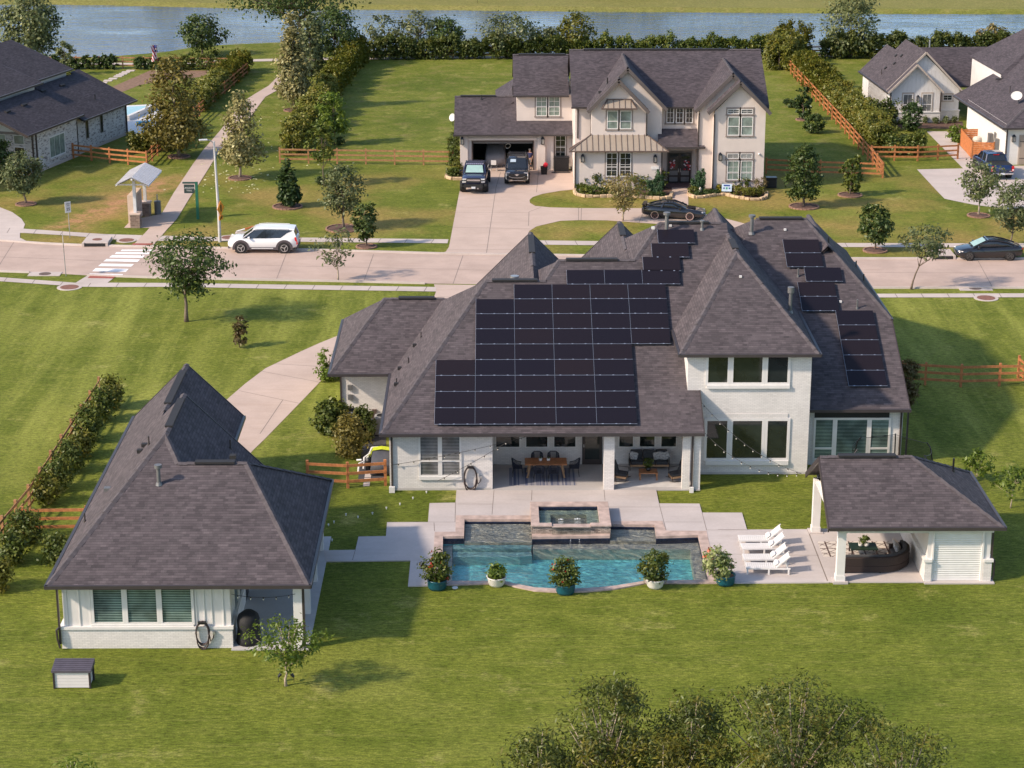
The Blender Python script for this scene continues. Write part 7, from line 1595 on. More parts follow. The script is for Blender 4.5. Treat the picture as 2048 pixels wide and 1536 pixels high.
def tree(name, label, base, xs, ys, prof='round', leaf=L_OAK, n=90, per=30, size=.17, elong=1.7, bark=BARK, tr=.10, rough=.28, hollow=.45, limbs=12, seed=0, cat='tree', spread=None, lean=(0, 0), ryf=1.0, mulch=0, group=None, droop=0.0, stems=1, depth=0.0):
    rng = np.random.default_rng(seed or abs(hash(label)) % 9999); rg = random.Random(seed or int(base[0]*7+base[1]))
    s = SC(*base); v = s*math.cos(PITCH); p = G(*base)
    z1 = (base[1]-ys[0])/v; z0 = max(.05, (base[1]-ys[1])/v); rx = (xs[1]-xs[0])/2/s; cx = ((xs[0]+xs[1])/2-base[0])/s
    t = thing(name, label, cat, (p[0], p[1]+depth, 0), group=group)
    ry = rx*ryf; C = crown_pts(n, rx*.90, ry*.90, z0, z1-.05, prof, rng, rough, hollow, cx)
    sp = spread or max(.10, rx*.15)
    quads('crown', leafquads(C, per, (sp, sp, sp*.75), size, elong, rng=rng, droop=droop), leaf, t)
    mb = MB(); zt = z0+(z1-z0)*(.72 if prof in ('cone', 'spire', 'egg', 'column') else .42)
    for st in range(stems):
        dx = (st-(stems-1)/2)*.25
        k = 6; pts = [(cx*i/k*.9+rg.uniform(-.05, .05)*(i > 0)+dx*(i/k), rg.uniform(-.05, .05)*(i > 0), zt*i/k) for i in range(k+1)]
        mb.tube(pts, [tr*(1.25 if i == 0 else 1-.75*i/k) for i in range(k+1)], 8)
    for c in C[rng.permutation(len(C))[:limbs]]:
        zb = min(c[2]*.75, zt); zb = max(zb, z0*.55); i = min(k-1, int(zb/zt*k)); b = pts[i]
        m_ = ((b[0]+c[0])/2, (b[1]+c[1])/2, (b[2]+c[2])/2-.05*rx)
        mb.tube([b, m_, tuple(c)], [tr*.42, tr*.26, tr*.08], 5)
    mb.build('trunk', bark, t, smooth=True)
    if mulch:
        m_ = MB(); m_.lathe([(mulch, .0), (mulch*.96, .05), (mulch*.5, .12), (.01, .15)], n=22); m_.build('mulch_ring', MULCH, t)
        m_ = MB()
        for i in range(26): a = 2*PI*i/26; m_.ob((math.cos(a)*mulch*1.03, math.sin(a)*mulch*1.03, .05), .22*mulch, .12, .11, rz=a+PI/2)
        m_.build('brick_edge', mat('brick edge', (.28, .16, .11), .9, var=.3, vs=6), t)
    return t
# street and front lawn
tree('live_oak', 'uneven two tiered live oak on the near lawn by the crossing', (373, 643), (302, 450), (474, 594), 'vase', L_OAK, 105, 34, .15, tr=.13, rough=.5, seed=3, limbs=20)
tree('sapling', 'small reddish sapling alone on the left side lawn', (479, 694), (468, 494), (632, 690), 'column', L_BROWN, 34, 22, .12, tr=.03, seed=4)
tree('street_tree', 'thin sparse street tree on the near verge by the driveway', (676, 562), (632, 716), (462, 528), 'flat', L_OLIVE, 22, 22, .13, 2.4, BARKL, .06, .5, seed=5, limbs=16)
tree('live_oak', 'round live oak in a wide mulch ring left of the drive', (687, 458), (645, 732), (337, 428), 'round', L_OLIVE, 90, 34, .14, tr=.10, seed=6, mulch=1.25)
tree('street_tree', 'narrow dark street tree on the far verge near the round oak', (733, 494), (708, 756), (404, 476), 'egg', L_OAK, 50, 30, .15, tr=.06, seed=7, mulch=.7)
tree('magnolia', 'dark cone shaped magnolia in a mulch ring left of the oak', (575, 414), (552, 602), (318, 410), 'cone', L_MAG, 80, 26, .20, 1.8, tr=.06, seed=8, mulch=1.1)
tree('maple_tree', 'slim green maple with two bare lower limbs before the cedar fence', (648, 372), (618, 676), (252, 322), 'egg', L_HEDGE, 46, 28, .17, tr=.05, seed=9)
tree('maple_tree', 'bright green maple behind the cedar fence by the yellow hedge', (669, 290), (640, 697), (183, 276), 'egg', L_LIME, 70, 30, .18, tr=.06, seed=10)
tree('pale_tree', 'pale flowering tree with white bloom beside the street lamp', (480, 357), (437, 533), (186, 328), 'cone', L_PALE, 115, 34, .19, 1.6, BARKL, .11, seed=11, mulch=.9)
tree('golden_tree', 'tall golden brown tree by the left cedar fence corner', (358, 314), (284, 418), (118, 290), 'cone', L_GOLD, 170, 38, .20, 1.6, BARKL, .15, seed=12, mulch=.9)
tree('pale_tree', 'tall pale flowering tree at the bend of the trail', (587, 221), (547, 634), (28, 200), 'spire', L_PALE, 150, 34, .22, 1.6, BARKL, .13, seed=13, mulch=.9)
tree('dark_tree', 'dark tree with pale flecks just behind the tall pale tree', (622, 152), (592, 652), (38, 150), 'egg', L_PALE2, 90, 32, .25, 1.6, BARK, .14, seed=14)
tree('dark_tree', 'rounded dark tree beside the hedge at the lake end of the trail', (669, 133), (624, 718), (22, 108), 'round', L_OAK, 100, 34, .22, 1.6, BARK, .12, seed=15)
tree('lake_oak', 'spreading old oak reaching over the top edge at the lake', (612, 98), (450, 716), (-70, 22), 'flat', L_OAK, 190, 40, .24, 1.6, BARK, .42, .35, seed=16, limbs=26)
tree('lake_tree', 'leaning round tree by the water beyond the left garden', (405, 112), (360, 448), (32, 100), 'flat', L_OAK, 85, 32, .22, 1.6, BARK, .14, seed=17, stems=2)
tree('lake_tree', 'big grey green tree by the water behind the white smeared brick house', (62, 108), (4, 122), (-4, 100), 'egg', L_PALE2, 150, 34, .28, 1.5, BARK, .22, seed=18)
tree('staked_tree', 'small silvery tree held by stakes on the left back lawn', (131, 150), (116, 150), (84, 128), 'egg', L_PALE2, 34, 26, .18, 1.6, BARKL, .06, seed=19)
tree('live_oak', 'grey green live oak in front of the white smeared brick house', (52, 409), (6, 84), (308, 384), 'round', L_OLIVE, 95, 34, .14, 2.0, BARK, .09, seed=20, mulch=.75)
tree('dark_shrub', 'dense dark shrub at the porch of the white smeared brick house', (6, 362), (-24, 30), (282, 360), 'column', L_OAK, 80, 30, .16, seed=21, limbs=4, cat='shrub')
# lakeside
for i, (b, xs, ys, lf, pf, n, lab) in enumerate([((772, 112), (734, 806), (35, 92), L_PALE2, 'flat', 34, 'sparse lakeside tree behind the left end of the tall hedge'), ((838, 112), (800, 872), (30, 96), L_PALE2, 'vase', 30, 'wispy lakeside tree with bare twigs behind the tall hedge'),
      ((884, 112), (852, 930), (42, 100), L_OAK, 'round', 70, 'dense round lakeside tree behind the tall hedge'), ((1022, 112), (962, 1078), (34, 104), L_OLIVE, 'round', 90, 'broad olive green lakeside tree in the middle of the tall hedge'),
      ((1098, 112), (1072, 1126), (56, 104), L_OLIVE, 'egg', 30, 'small lakeside tree beside the broad olive green one'), ((1152, 112), (1112, 1192), (33, 106), L_HEDGY, 'round', 85, 'yellow green lakeside tree by the stucco house roof'),
      ((1976, 112), (1950, 2008), (54, 96), L_TAN, 'round', 40, 'greyish bare lakeside tree near the right edge'), ((1700, 112), (1642, 1756), (-12, 108), L_PALE2, 'egg', 150, 'tall pale flowering tree rising from the right lakeside hedge')]):
    tree('lake_tree', lab, b, xs, ys, pf, lf, n, 30, .22, 1.7, BARK, .10, .4, seed=30+i)
for i, (x, w_, h_) in enumerate([(330, 70, 60), (835, 60, 60), (985, 70, 90), (1215, 110, 110), (1300, 80, 90), (1690, 70, 60), (640, 80, 60)]):
    tree('bank_tree', ['round dark tree on the far bank above the left water', 'round dark tree on the far bank by the egret', 'tall dark tree on the far bank right of the egret', 'broad dark tree on the far bank above the stucco house', 'dark tree on the far bank beside the broad one', 'round dark tree on the far bank above the right water', 'round dark tree on the far bank above the old oak'][i],
         (x, -8), (x-w_/2, x+w_/2), (-8-h_, -16), 'round', L_OAK, 60, 26, .5, 1.5, BARK, .2, seed=60+i)
# stucco house yard
tree('lawn_oak', 'full round tree in a brick edged mulch ring right of the stucco house', (1608, 414), (1571, 1641), (294, 398), 'egg', L_OAK, 110, 34, .15, 1.6, BARK, .10, seed=41, mulch=1.1)
tree('lawn_tree', 'slender green tree in a brick edged ring near the cedar fence', (1700, 391), (1680, 1722), (309, 386), 'egg', L_HEDGE, 48, 28, .17, tr=.05, seed=42, mulch=.9)
tree('lawn_tree', 'slim dark tree on the side lawn by the long fence', (1605, 240), (1591, 1622), (174, 232), 'egg', L_MAG, 48, 26, .17, tr=.06, seed=43, mulch=.6)
tree('round_shrub', 'round green shrub on the side lawn below the slim dark tree', (1628, 266), (1609, 1647), (230, 264), 'round', L_OAK, 50, 30, .14, limbs=4, tr=.05, seed=44, cat='shrub')
for i, (x, y) in enumerate([(1572, 213), (1581, 215), (1590, 217)]): tree('young_cypress', 'tiny dark cypress in the row of three on the side lawn', (x, y), (x-5, x+5), (y-16, y), 'column', L_MAG, 18, 18, .10, tr=.03, seed=45+i, limbs=2, cat='shrub', group='tiny cypresses on the side lawn')
tree('thin_tree', 'thin tan leaved tree on the grass island before the bay window', (1246, 442), (1206, 1290), (352, 418), 'vase', L_TAN, 60, 26, .12, 2.0, BARKL, .06, .4, seed=49, limbs=26, stems=2)
tree('street_tree', 'leafy street tree with guy stakes on the far verge right of the main house', (1750, 502), (1716, 1782), (410, 482), 'egg', L_OAK, 75, 30, .15, 1.8, BARK, .07, seed=50, mulch=.8)
tree('leaning_tree', 'leaning street tree with a sparse crown on the near right verge', (1822, 579), (1800, 1896), (456, 512), 'flat', L_OLIVE, 40, 26, .14, 2.0, BARK, .07, .45, seed=51, limbs=14)
tree('street_tree', 'open crowned olive tree in a mulch heap before the blue pickup', (1957, 432), (1903, 2004), (328, 402), 'vase', L_OLIVE, 62, 26, .16, 1.7, BARKL, .08, .4, seed=52, limbs=18, mulch=.8)
tree('street_tree', 'feathery olive tree at the right edge behind the black saloon', (2021, 492), (1982, 2068), (368, 458), 'round', L_OLIVE, 66, 30, .13, 2.4, BARK, .07, .4, seed=53, limbs=16)
tree('young_magnolia', 'young magnolia with a pale tip before the batten cottage', (1823, 262), (1800, 1846), (206, 258), 'round', L_MAG, 54, 26, .17, tr=.06, seed=54)
# near garden
tree('crepe_myrtle', 'young lime green tree with forked trunk before the guest house porch', (572, 1372), (497, 654), (1236, 1330), 'vase', L_LIME, 74, 26, .085, 1.9, BARKL, .055, .45, seed=55, limbs=26, spread=.17)
tree('young_tree', 'thin young tree with open branches at the right edge beyond the pavilion', (2021, 1016), (1984, 2066), (930, 985), 'flat', L_LIME, 30, 22, .10, 2.0, BARKL, .035, .45, seed=56, limbs=18)
tree('young_tree', 'thin young tree on the right lawn above the pavilion hip', (1950, 962), (1924, 1985), (900, 952), 'flat', L_LIME, 30, 22, .10, 2.0, BARKL, .035, .45, seed=57, limbs=14)
tree('dark_shrub', 'twiggy dark bush at the right corner of the main house', (1826, 832), (1800, 1850), (735, 828), 'vase', L_BROWN, 70, 26, .10, 2.2, BARK, .05, .35, seed=58, limbs=30, cat='shrub', depth=1.5)
tree('dark_shrub', 'tall glossy shrub at the near corner of the garage wing', (655, 760), (637, 684), (698, 758), 'column', L_LIME, 50, 28, .12, limbs=4, tr=.05, seed=59, cat='shrub')
tree('round_shrub', 'big glossy green shrub before the meter boxes', (664, 868), (630, 700), (800, 868), 'round', L_HEDGE, 90, 32, .13, limbs=4, tr=.05, seed=70, cat='shrub')
tree('golden_shrub', 'golden yellow shrub by the service path', (706, 912), (668, 738), (826, 914), 'egg', L_GOLD, 105, 32, .10, 1.8, limbs=4, tr=.05, seed=71, cat='shrub', spread=.16)
tree('round_shrub', 'dark loose shrub between the golden shrub and the condenser', (728, 880), (704, 748), (812, 880), 'egg', L_DARK, 70, 28, .12, limbs=4, tr=.05, seed=72, cat='shrub')
tree('round_shrub', 'small bright bush beside the cedar screen path', (1913, 284), (1897, 1932), (252, 282), 'round', L_LIME, 44, 28, .13, limbs=3, tr=.04, seed=73, cat='shrub')
# pots
for i, (x, y, m, px, py, hw) in enumerate(POTS):
    p = G(x, y-4); s = SC(x, y); r_ = (.46 if m is TEAL else .45)
    lab = ['large leafy hibiscus in a teal pot at the left end of the pool', 'small fern like plant in a white pot on the left front of the pool', 'red flowered hibiscus in a teal pot at the middle of the pool edge', 'bushy citrus in a white pot on the right front of the pool', 'leaning cream flowered shrub in a teal pot at the right end of the pool'][i]
    t = thing('potted_plant', lab, 'potted plant', (p[0], p[1]+.3, 0), group=None); k = r_*1.0
    if m is TEAL: MB().lathe([(k*.80, 0), (k*.92, .12), (k*.95, .40), (k*1.0, .46), (k*.88, .46), (k*.84, .38)], n=20).build('pot', m, t, smooth=True); zt = .42
    else: MB().lathe([(k*.62, 0), (k*.78, .10), (k*.92, .38), (k*1.0, .44), (k*.9, .44), (k*.84, .36)], n=20).build('pot', m, t, smooth=True); zt = .40
    MB().cyl((0, 0, zt-.06), (0, 0, zt-.03), k*.84, k*.84, 14).build('soil', SOIL, t)
    dims = [(.55, 1.62), (.36, .75), (.60, 1.45), (.62, 1.50), (.62, 1.55)][i]; rng = np.random.default_rng(200+i)
    C = crown_pts(70 if dims[0] > .4 else 30, dims[0], dims[0], zt+.02, dims[1]+.15, 'egg' if i != 1 else 'flat', rng, .35, .4, cx=-.22 if i == 4 else 0)
    if i == 4: C[:, 0] -= (C[:, 2]-.4)*.28
    quads('foliage', leafquads(C, 22, .09, .085, 1.9, rng=rng), [L_HEDGE, L_LIME, L_HEDGE, L_HEDGE, mat_leaf('cream flecked leaves', (.05, .08, .015), (.42, .40, .22), (.12, .15, .03))][i], t)
    mb = MB()
    for c in C[:10]: mb.tube([(0, 0, zt-.05), (c[0]*.5, c[1]*.5, (zt+c[2])/2), tuple(c)], [.02, .014, .008], 5)
    mb.build('stem', BARK, t)
    if i in (0, 2, 4): quads('flowers', leafquads(C[rng.permutation(len(C))[:6]]*np.array([1.08, 1.08, 1.02]), 5, .06, .12, 1.2, rng=rng), mat_leaf('red petals', (.40, .02, .02), (.60, .10, .05)), t)

for t, n, w_, h_ in ((PLANT1, 14, .26, .34), (PLANT2, 18, .24, .5)):
    rng = np.random.default_rng(int(h_*100)); quads('foliage', leafquads(crown_pts(n, w_, w_, .15, h_+.1, 'vase', rng), 14, .05, .06, 2.6, rng=rng), L_HEDGE, t)
# ---------------------------------------------------------------- hedges and clipped shrubs
def hedge(name, label, path, w_, h, leaf, dens=34, per=26, size=.14, elong=1.6, rough=.22, seed=1, cat='hedge', group=None, sp=.16):
    """path: list of ground points (world); shrubs grown together into one row"""
    rng = np.random.default_rng(seed); P = np.array([p[:2] for p in path]); t = thing(name, label, cat, (P[0][0], P[0][1], 0), group=group)
    seg = np.linalg.norm(np.diff(P, axis=0), axis=1); L = seg.sum(); n = int(L*dens*h/2*(w_+1)/2); u = rng.uniform(0, L, n); cum = np.concatenate([[0], np.cumsum(seg)])
    i = np.clip(np.searchsorted(cum, u)-1, 0, len(seg)-1); f = (u-cum[i])/seg[i]; c = P[i]+(P[i+1]-P[i])*f[:, None]; d = (P[i+1]-P[i])/seg[i][:, None]; nn = np.stack([-d[:, 1], d[:, 0]], axis=1)
    ph = rng.uniform(0, 6, 3); lump = 1+rough*(np.sin(u*2.6+ph[0])*.55+np.sin(u*1.1+ph[1])*.6+np.sin(u*5.3+ph[2])*.35)
    a = rng.uniform(0, PI, n); q = (.55+.45*np.sqrt(rng.uniform(size=n)))
    sx = np.sign(np.cos(a))*np.abs(np.cos(a))**.6*q*w_/2*np.minimum(lump, 1.3); zz = np.where(rng.uniform(size=n) < .45, rng.uniform(.08, 1, n), np.abs(np.sin(a))**.6)*h*q**.4*lump
    C = np.stack([c[:, 0]+nn[:, 0]*sx-P[0][0], c[:, 1]+nn[:, 1]*sx-P[0][1], np.clip(zz, .12, None)], axis=1)
    quads('foliage', leafquads(C, per, (sp, sp, sp*.9), size, elong, rng=rng), leaf, t)
    mb = MB(); k = int(L/.9)+1
    for j in range(k):
        uu = L*(j+.5)/k; i0 = int(np.clip(np.searchsorted(cum, uu)-1, 0, len(seg)-1)); cc = P[i0]+(P[i0+1]-P[i0])*((uu-cum[i0])/seg[i0])-P[0]
        mb.cyl((cc[0], cc[1], 0), (cc[0], cc[1], h*.6), .05, .03, 5)
    mb.build('stems', BARK, t); return t
hedge('tall_hedge', 'tall dark clipped hedge along the lake behind the stucco house lawn', g2((738, 118), (945, 117), (1150, 117)), 1.6, 2.25, L_DARK, 30, 26, .18, seed=2)
hedge('tall_hedge', 'tall dark hedge behind the stucco house roof', g2((1150, 117), (1600, 117)), 1.6, 2.3, L_HEDGE, 26, 26, .18, seed=3)
hedge('tall_hedge', 'tall dark hedge along the lake behind the batten cottage', g2((1642, 116), (1850, 116), (2100, 115)), 1.7, 2.5, L_DARK, 28, 26, .18, seed=4)
hedge('yellow_hedge', 'tall yellow green hedge block at the right of the stucco house roof', g2((1556, 142), (1590, 118)), 3.2, 3.3, L_HEDGY, 30, 26, .17, seed=5)
hedge('yellow_hedge', 'long yellow green hedge beside the cedar fence on the right', g2((1600, 142), (1660, 205), (1720, 258), (1768, 306)), 2.3, 2.3, L_HEDGY, 36, 26, .15, seed=6)
hedge('green_hedge', 'low green hedge behind the right cedar fence', g2((1768, 308), (1848, 310)), 2.0, 1.75, L_HEDGE, 36, 26, .15, seed=7)
hedge('dark_shrubs', 'dark loose shrubs along the side wall of the batten cottage', g2((1735, 246), (1772, 262)), 2.2, 2.1, L_DARK, 30, 26, .17, seed=8, cat='shrub')
hedge('yellow_hedge', 'long yellow green hedge left of the stucco house lawn', g2((584, 314), (628, 250), (672, 180), (706, 136), (726, 122)), 1.6, 2.5, L_HEDGY, 34, 26, .16, seed=9)
hedge('yellow_hedge', 'yellow green hedge climbing beside the left cedar fence', g2((392, 226), (440, 178), (486, 140)), 1.8, 1.9, L_HEDGY, 34, 26, .16, seed=10)
hedge('yellow_hedge', 'yellow green hedge at the corner of the left cedar fence', g2((262, 304), (330, 300)), 2.2, 1.9, L_HEDGY, 34, 26, .15, seed=11)
hedge('yellow_hedge', 'yellow green hedge between the golden tree and the left fence', g2((330, 300), (365, 256)), 1.8, 1.8, L_HEDGY, 34, 26, .15, seed=12)
SHR = [(280, 138, 30), (300, 138, 24), (318, 139, 24), (348, 139, 40), (376, 139, 30), (410, 138, 52), (432, 136, 40)]
for i, (x, y, w_) in enumerate(SHR): tree('garden_shrub', ['first', 'second', 'third', 'fourth', 'fifth', 'sixth', 'seventh'][i]+' dark shrub from the left in the row right of the flag side gate', (x, y), (x-w_/2, x+w_/2), (y-(22 if i < 4 else 34), y), 'round', L_HEDGE if i > 3 else L_OAK, 30, 26, .17, limbs=2, tr=.04, seed=300+i, cat='shrub', group='shrubs along the left back garden')
for i, x in enumerate((92, 112, 136, 152, 172, 192, 212, 224)): tree('garden_shrub', ['first', 'second', 'third', 'fourth', 'fifth', 'sixth', 'seventh', 'eighth'][i]+' dark shrub from the left in the row behind the charcoal roofs', (x, 138), (x-12, x+12), (110 if i != 3 else 118, 137), 'egg', L_OAK, 26, 24, .17, limbs=2, tr=.04, seed=320+i, cat='shrub', group='shrubs along the left back garden')
# fence-side shrubs left of the guest house
FS = [((226, 816), 46, 62), ((205, 842), 52, 64), ((176, 882), 56, 70), ((158, 915), 50, 56), ((140, 944), 56, 62), ((118, 980), 56, 66), ((96, 1008), 50, 60), ((52, 1086), 62, 66), ((22, 1126), 58, 62), ((-4, 1180), 60, 66), ((112, 1126), 46, 58)]
for i, ((x, y), w_, h_) in enumerate(FS):
    tree('fence_shrub', ['farthest', 'second farthest', 'third farthest', 'fourth farthest', 'fifth farthest', 'sixth farthest', 'seventh farthest', 'eighth farthest', 'ninth farthest', 'tenth farthest', 'lone'][i]+(' leafy shrub along the weathered fence left of the guest house' if i < 10 else ' leafy shrub between the cross fence and the guest house wall'), (x, y), (x-w_/2, x+w_/2), (y-h_, y), 'round', L_HEDGE if i % 3 else L_HEDGY, 62, 28, .105, 1.7, limbs=3, tr=.05, seed=340+i, cat='shrub', group='shrubs along the weathered fence', spread=.17)
# beds before the stucco house
hedge('box_hedge', 'low clipped box hedge along the left bed edge', g2((1158, 384), (1172, 391), (1205, 392), (1228, 389)), .7, .75, L_HEDGE, 120, 22, .09, rough=.08, seed=20, sp=.08)
hedge('bed_shrubs', 'leafy shrubs under the left bay window end', g2((1163, 378), (1206, 379)), .9, 1.3, L_HEDGE, 70, 24, .12, seed=21, cat='shrub', sp=.12)
hedge('bed_shrubs', 'leafy shrubs right of the bay window', g2((1262, 380), (1330, 378)), .9, 1.3, L_HEDGE, 70, 24, .12, seed=22, cat='shrub', sp=.12)
hedge('box_hedge', 'low clipped box hedge in front of the right bed', g2((1466, 388), (1480, 394), (1508, 394), (1526, 390)), .8, .70, L_HEDGY, 120, 22, .09, rough=.06, seed=23, sp=.08)
hedge('box_hedge', 'square clipped hedge under the right ground floor window', g2((1447, 379), (1500, 381)), .8, 1.15, L_HEDGE, 100, 22, .10, rough=.06, seed=24, sp=.08)
for i, (x, y, w_, h_) in enumerate([(1312, 390, 44, 54), (1398, 386, 44, 52)]):
    s = SC(x, y); p = G(x, y); t = thing('juniper', ('blue green spiky juniper left of the front walk', 'blue green spiky juniper right of the front walk')[i], 'shrub', p); rng = np.random.default_rng(400+i); Q = []
    for k in range(9):
        a = rng.uniform(0, 6.28); rr = rng.uniform(.1, .75); hh = rng.uniform(1.0, h_/s/.95)*(1-.3*rr); zz = rng.uniform(0, 1, 60)**.8; r_ = .24*(1-zz)+.03; th = rng.uniform(0, 6.28, 60)
        Q.append(np.stack([math.cos(a)*rr*(.4+.6*zz)+r_*np.cos(th), math.sin(a)*rr*(.4+.6*zz)+r_*np.sin(th), .05+zz*hh], axis=1))
    quads('foliage', leafquads(np.concatenate(Q), 7, .05, .07, 3.2, rng=rng, up=1.0), L_JUN, t)
for i, (x, y, c, lab) in enumerate([(1303, 396, L_OAK, 'left clipped ball shrub left of the front walk'), (1321, 396, L_OAK, 'right clipped ball shrub left of the front walk'), (1396, 394, L_OAK, 'left clipped ball shrub right of the front walk'), (1413, 392, L_OAK, 'right clipped ball shrub right of the front walk'), (1385, 390, L_HEDGY, 'yellowish ball shrub at the walk corner'), (1428, 390, L_MAG, 'low dark shrub beside the yellow bush'), (1442, 386, mat_leaf('yellow leaves', (.16, .13, .01), (.34, .27, .02)), 'bright yellow bush behind the yard sign'), (1520, 386, L_BROWN, 'twiggy pinkish shrub at the right house corner'), (1281, 396, L_HEDGE, 'spreading fern like shrub in the left bed'), (1234, 390, L_BROWN, 'pinkish twiggy shrub beneath the bay window')]):
    d = [15, 15, 15, 16, 22, 26, 20, 30, 34, 34][i]; hh = [13, 13, 13, 13, 18, 12, 20, 32, 24, 34][i]
    tree('ball_shrub' if i < 5 else 'bed_shrub', lab, (x, y), (x-d/2, x+d/2), (y-hh, y), 'round' if i not in (7, 9) else 'vase', c, 40, 20, .07, 1.5, limbs=2, tr=.02, seed=420+i, cat='shrub', spread=.08, rough=.08, hollow=.7)
tree('clipped_shrub', 'tall clipped shrub at the left corner of the garage', (907, 334), (896, 920), (296, 334), 'column', L_HEDGE, 60, 24, .10, limbs=2, tr=.03, seed=440, cat='shrub', depth=.6)
tree('clipped_shrub', 'tall dark shrub behind the garage corner', (903, 308), (897, 920), (262, 308), 'column', L_DARK, 60, 24, .10, limbs=2, tr=.03, seed=441, cat='shrub', depth=.4)
tree('bed_shrub', 'flowering low shrub at the garage corner', (908, 354), (892, 924), (336, 354), 'round', L_HEDGE, 50, 24, .09, limbs=2, tr=.03, seed=442, cat='shrub')
tree('bed_shrub', 'round green shrub beside the navy pickup', (914, 340), (904, 926), (322, 340), 'round', L_HEDGY, 40, 22, .09, limbs=2, tr=.03, seed=443, cat='shrub')
tree('young_cypress', 'tiny round bush by the bright green maple', (681, 290), (674, 688), (274, 290), 'round', L_MAG, 24, 20, .10, limbs=2, tr=.03, seed=444, cat='shrub')
tree('young_cypress', 'small round bush at the foot of the slim green maple', (640, 369), (634, 648), (352, 368), 'round', L_MAG, 24, 20, .10, limbs=2, tr=.03, seed=445, cat='shrub')
tree('young_bush', 'bright lime bush at the far end of the lawn under the tall hedge', (1068, 130), (1059, 1078), (113, 130), 'round', L_LIME, 30, 22, .16, limbs=2, tr=.03, seed=446, cat='shrub')
for i, (x, y) in enumerate([(1783, 246), (1804, 247), (1850, 245), (1872, 246), (1892, 245), (1910, 245)]): tree('rose_bush', ['first', 'second', 'third', 'fourth', 'fifth', 'sixth'][i]+' small bush from the left in the cottage flower bed', (x, y+1), (x-6, x+6), (y-12, y+1), 'round', L_OLIVE, 18, 18, .10, limbs=2, tr=.02, seed=450+i, cat='shrub', group='small bushes in the cottage flower bed')
tree('bed_shrub', 'small green bush beside the blue pickup nose', (1972, 322), (1962, 1984), (306, 322), 'round', L_LIME, 26, 22, .11, limbs=2, tr=.03, seed=460, cat='shrub')

# ---------------------------------------------------------------- nearest trees, rising into the bottom of the view
for i, (b, xs, ys, pf, lf, n, lab) in enumerate([
     ((1205, 1800), (1110, 1312), (1345, 1640), 'egg', L_PEC, 190, 'tall olive leaved pecan at the bottom edge left of the others'),
     ((1075, 1820), (1010, 1150), (1440, 1660), 'egg', L_PEC, 110, 'low olive leaved pecan at the bottom edge farthest left'),
     ((1375, 1790), (1296, 1462), (1372, 1640), 'egg', L_PEC, 150, 'slim peaked pecan at the bottom edge second from left'),
     ((1570, 1800), (1440, 1712), (1352, 1600), 'vase', L_PEC, 170, 'wide pecan with bare pale limbs at the bottom edge'),
     ((1775, 1850), (1660, 1908), (1440, 1660), 'vase', L_PEC, 110, 'sparse low pecan at the bottom edge farthest right'),
     ((1290, 1860), (1130, 1520), (1470, 1700), 'round', mat_leaf('yellowing pecan leaves', (.045, .042, .007), (.165, .13, .016), (.10, .095, .015)), 130, 'yellowing bush growing between the pecans at the bottom edge'),
     ((165, 1690), (118, 218), (1512, 1600), 'flat', L_LIME, 30, 'fresh green treetop just showing at the bottom left edge')]):
    tree('pecan_tree' if i < 6 else 'young_tree', lab, b, xs, ys, pf, lf, n, 62, .055, 3.0, BARKL, .11, .55, .5, limbs=46, seed=500+i, spread=.24, droop=.35)

# fallen leaves on the trail lawns
rng = np.random.default_rng(77); pts = []
for (x, y, sx, sy, n) in ((520, 230, 40, 30, 90), (430, 350, 50, 30, 50), (560, 300, 40, 30, 50), (480, 360, 30, 10, 40)):
    for k in range(n): g = G(rng.normal(x, sx), rng.normal(y, sy)); pts.append((g[0], g[1], .05))
o = quads('fallen_leaves', leafquads(np.array(pts), 1, .01, .16, 1.3, up=4, rng=rng), mat_leaf('pale fallen leaves', (.42, .38, .26), (.55, .5, .36))); tag(o, 'pale fallen leaves scattered on the lawn along the trail', 'leaves', kind='stuff')

# ---------------------------------------------------------------- the person by the garage
pp = G(1061, 340); pn = thing('person', 'person in a navy shirt and grey shorts standing beside the black car at the garage', 'person', (pp[0]-.05, pp[1]+.15, .014), R(150))
def skin(name, V, E_, Rr, m, parent, sub=2, root=0):
    me = bpy.data.meshes.new(name); me.from_pydata(V, E_, []); o = bpy.data.objects.new(name, me); col.objects.link(o); o.parent = parent
    o.modifiers.new('skin', 'SKIN'); me.materials.append(m)
    for i, r_ in enumerate(Rr): me.skin_vertices[0].data[i].radius = (r_, r_) if not isinstance(r_, tuple) else r_
    me.skin_vertices[0].data[root].use_root = True
    s = o.modifiers.new('sub', 'SUBSURF'); s.levels = sub; s.render_levels = sub; return o
SKN = mat('skin', (.42, .24, .17), .6)
V = [(0, 0, .95), (0, 0, 1.15), (0, -.01, 1.38), (0, .0, 1.50), (0, .02, 1.58), (0, .03, 1.68), (0, .02, 1.76),
     (-.10, 0, .90), (-.11, .02, .50), (-.11, -.02, .09), (-.12, .13, .03), (.10, 0, .90), (.12, .03, .50), (.12, -.02, .09), (.13, .13, .03),
     (-.19, 0, 1.42), (-.25, -.02, 1.15), (-.24, .10, .92), (-.23, .14, .84), (.19, 0, 1.42), (.26, -.01, 1.15), (.25, .14, .95), (.24, .19, .88)]
E_ = [(0, 1), (1, 2), (2, 3), (3, 4), (4, 5), (5, 6), (0, 7), (7, 8), (8, 9), (9, 10), (0, 11), (11, 12), (12, 13), (13, 14), (2, 15), (15, 16), (16, 17), (17, 18), (2, 19), (19, 20), (20, 21), (21, 22)]
RR = [(.15, .11), (.14, .10), (.16, .11), .06, .075, .10, .06, .095, .062, .042, .038, .095, .062, .042, .038, .065, .045, .034, .03, .065, .045, .034, .03]
body = skin('body', V, E_, RR, SKN, pn)
for s, bp, dr in ((-1, (-.23, .14, .84), (.02, .35, -.9)), (1, (.24, .19, .88), (0, .5, -.85))):
    pass
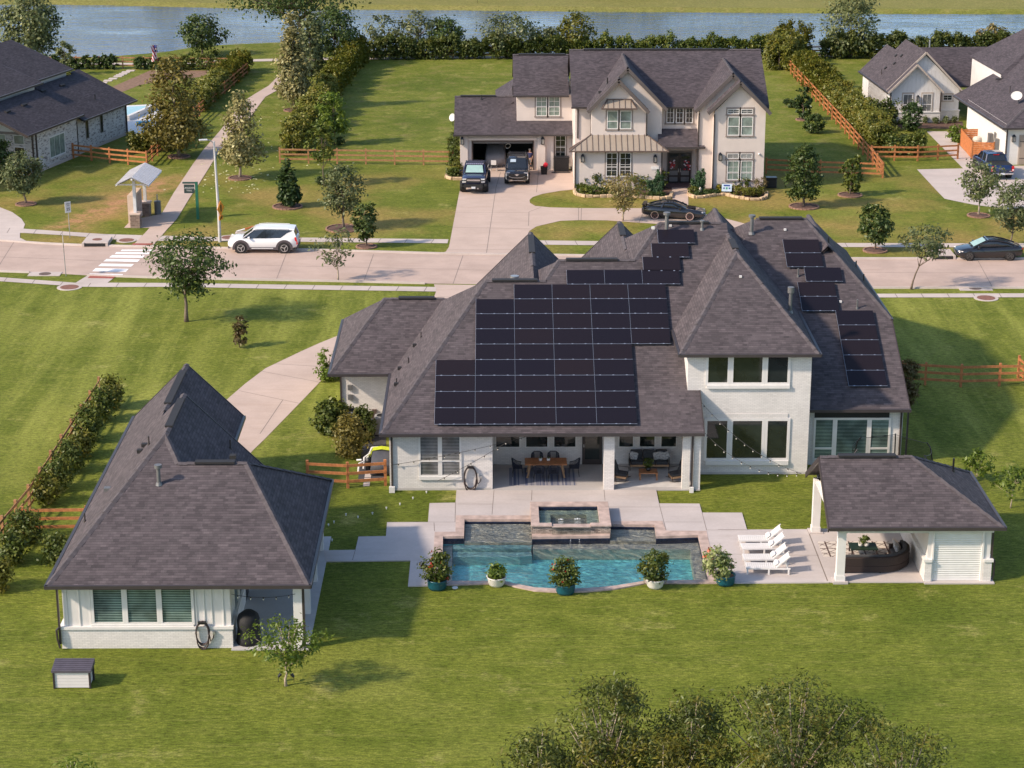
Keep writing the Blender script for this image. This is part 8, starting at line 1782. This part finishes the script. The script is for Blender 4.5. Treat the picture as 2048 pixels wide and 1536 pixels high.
def fingers(side, bp, d):
    d = Vector(d).normalized(); a = d.cross(Vector((0, 1, 0))).normalized(); V2 = [tuple(bp)]; E2 = []; R2 = [.026]; bp = Vector(bp)
    for i, (o_, l) in enumerate(((-.028, .075), (-.010, .085), (.010, .08), (.028, .065))):
        k = len(V2); b = bp+a*o_+d*.05; V2 += [tuple(b), tuple(b+d*l*.55+Vector((0, .012, 0))), tuple(b+d*l+Vector((0, .03, 0)))]; R2 += [.011, .009, .008]; E2 += [(0, k), (k, k+1), (k+1, k+2)]
    k = len(V2); V2 += [tuple(bp-a*.035*side+d*.02), tuple(bp-a*.05*side+d*.055)]; R2 += [.011, .009]; E2 += [(0, k), (k, k+1)]
    skin('hand', V2, E2, R2, SKN, pn, 1)
fingers(1, (-.23, .14, .84), (.02, .35, -.9)); fingers(-1, (.24, .19, .88), (0, .5, -.85))
skin('shirt', [(0, 0, .92), (0, 0, 1.15), (0, -.01, 1.38), (0, .0, 1.46), (-.19, 0, 1.41), (-.245, -.015, 1.20), (.19, 0, 1.41), (.255, -.01, 1.20)], [(0, 1), (1, 2), (2, 3), (2, 4), (4, 5), (2, 6), (6, 7)], [(.18, .135), (.17, .125), (.185, .13), .075, .085, .072, .085, .072], mat('navy shirt', (.020, .022, .075), .9), pn)
skin('shorts', [(0, 0, .98), (0, 0, .90), (-.105, 0, .82), (-.115, .02, .52), (.105, 0, .82), (.12, .025, .52)], [(0, 1), (1, 2), (2, 3), (1, 4), (4, 5)], [(.165, .125), (.16, .125), .115, .095, .115, .095], mat('grey shorts', (.16, .15, .14), .9), pn)
MB().ball((0, .015, 1.735), .098, .108, .075, 12, 8).build('hair', mat('grey hair', (.30, .28, .26), .8), pn, smooth=True)
mb = MB()
for s in (-1, 1): mb.ball((s*.036, .128, 1.69), .012, .008, .009, 8, 5)
mb.build('eyes', BLK, pn); MB().ball((0, .142, 1.66), .014, .02, .022, 8, 5).build('nose', SKN, pn); MB().ball((0, .126, 1.615), .026, .01, .007, 8, 5).build('mouth', mat('lips', (.30, .12, .10), .6), pn)
for s in (-1, 1): MB().ball((s*.103, .02, 1.675), .012, .025, .032, 8, 5).build('ear', SKN, pn); MB().ob((s*.12, .06, .035), .095, .27, .075).build('shoe', BLKM, pn, bevel=.025)
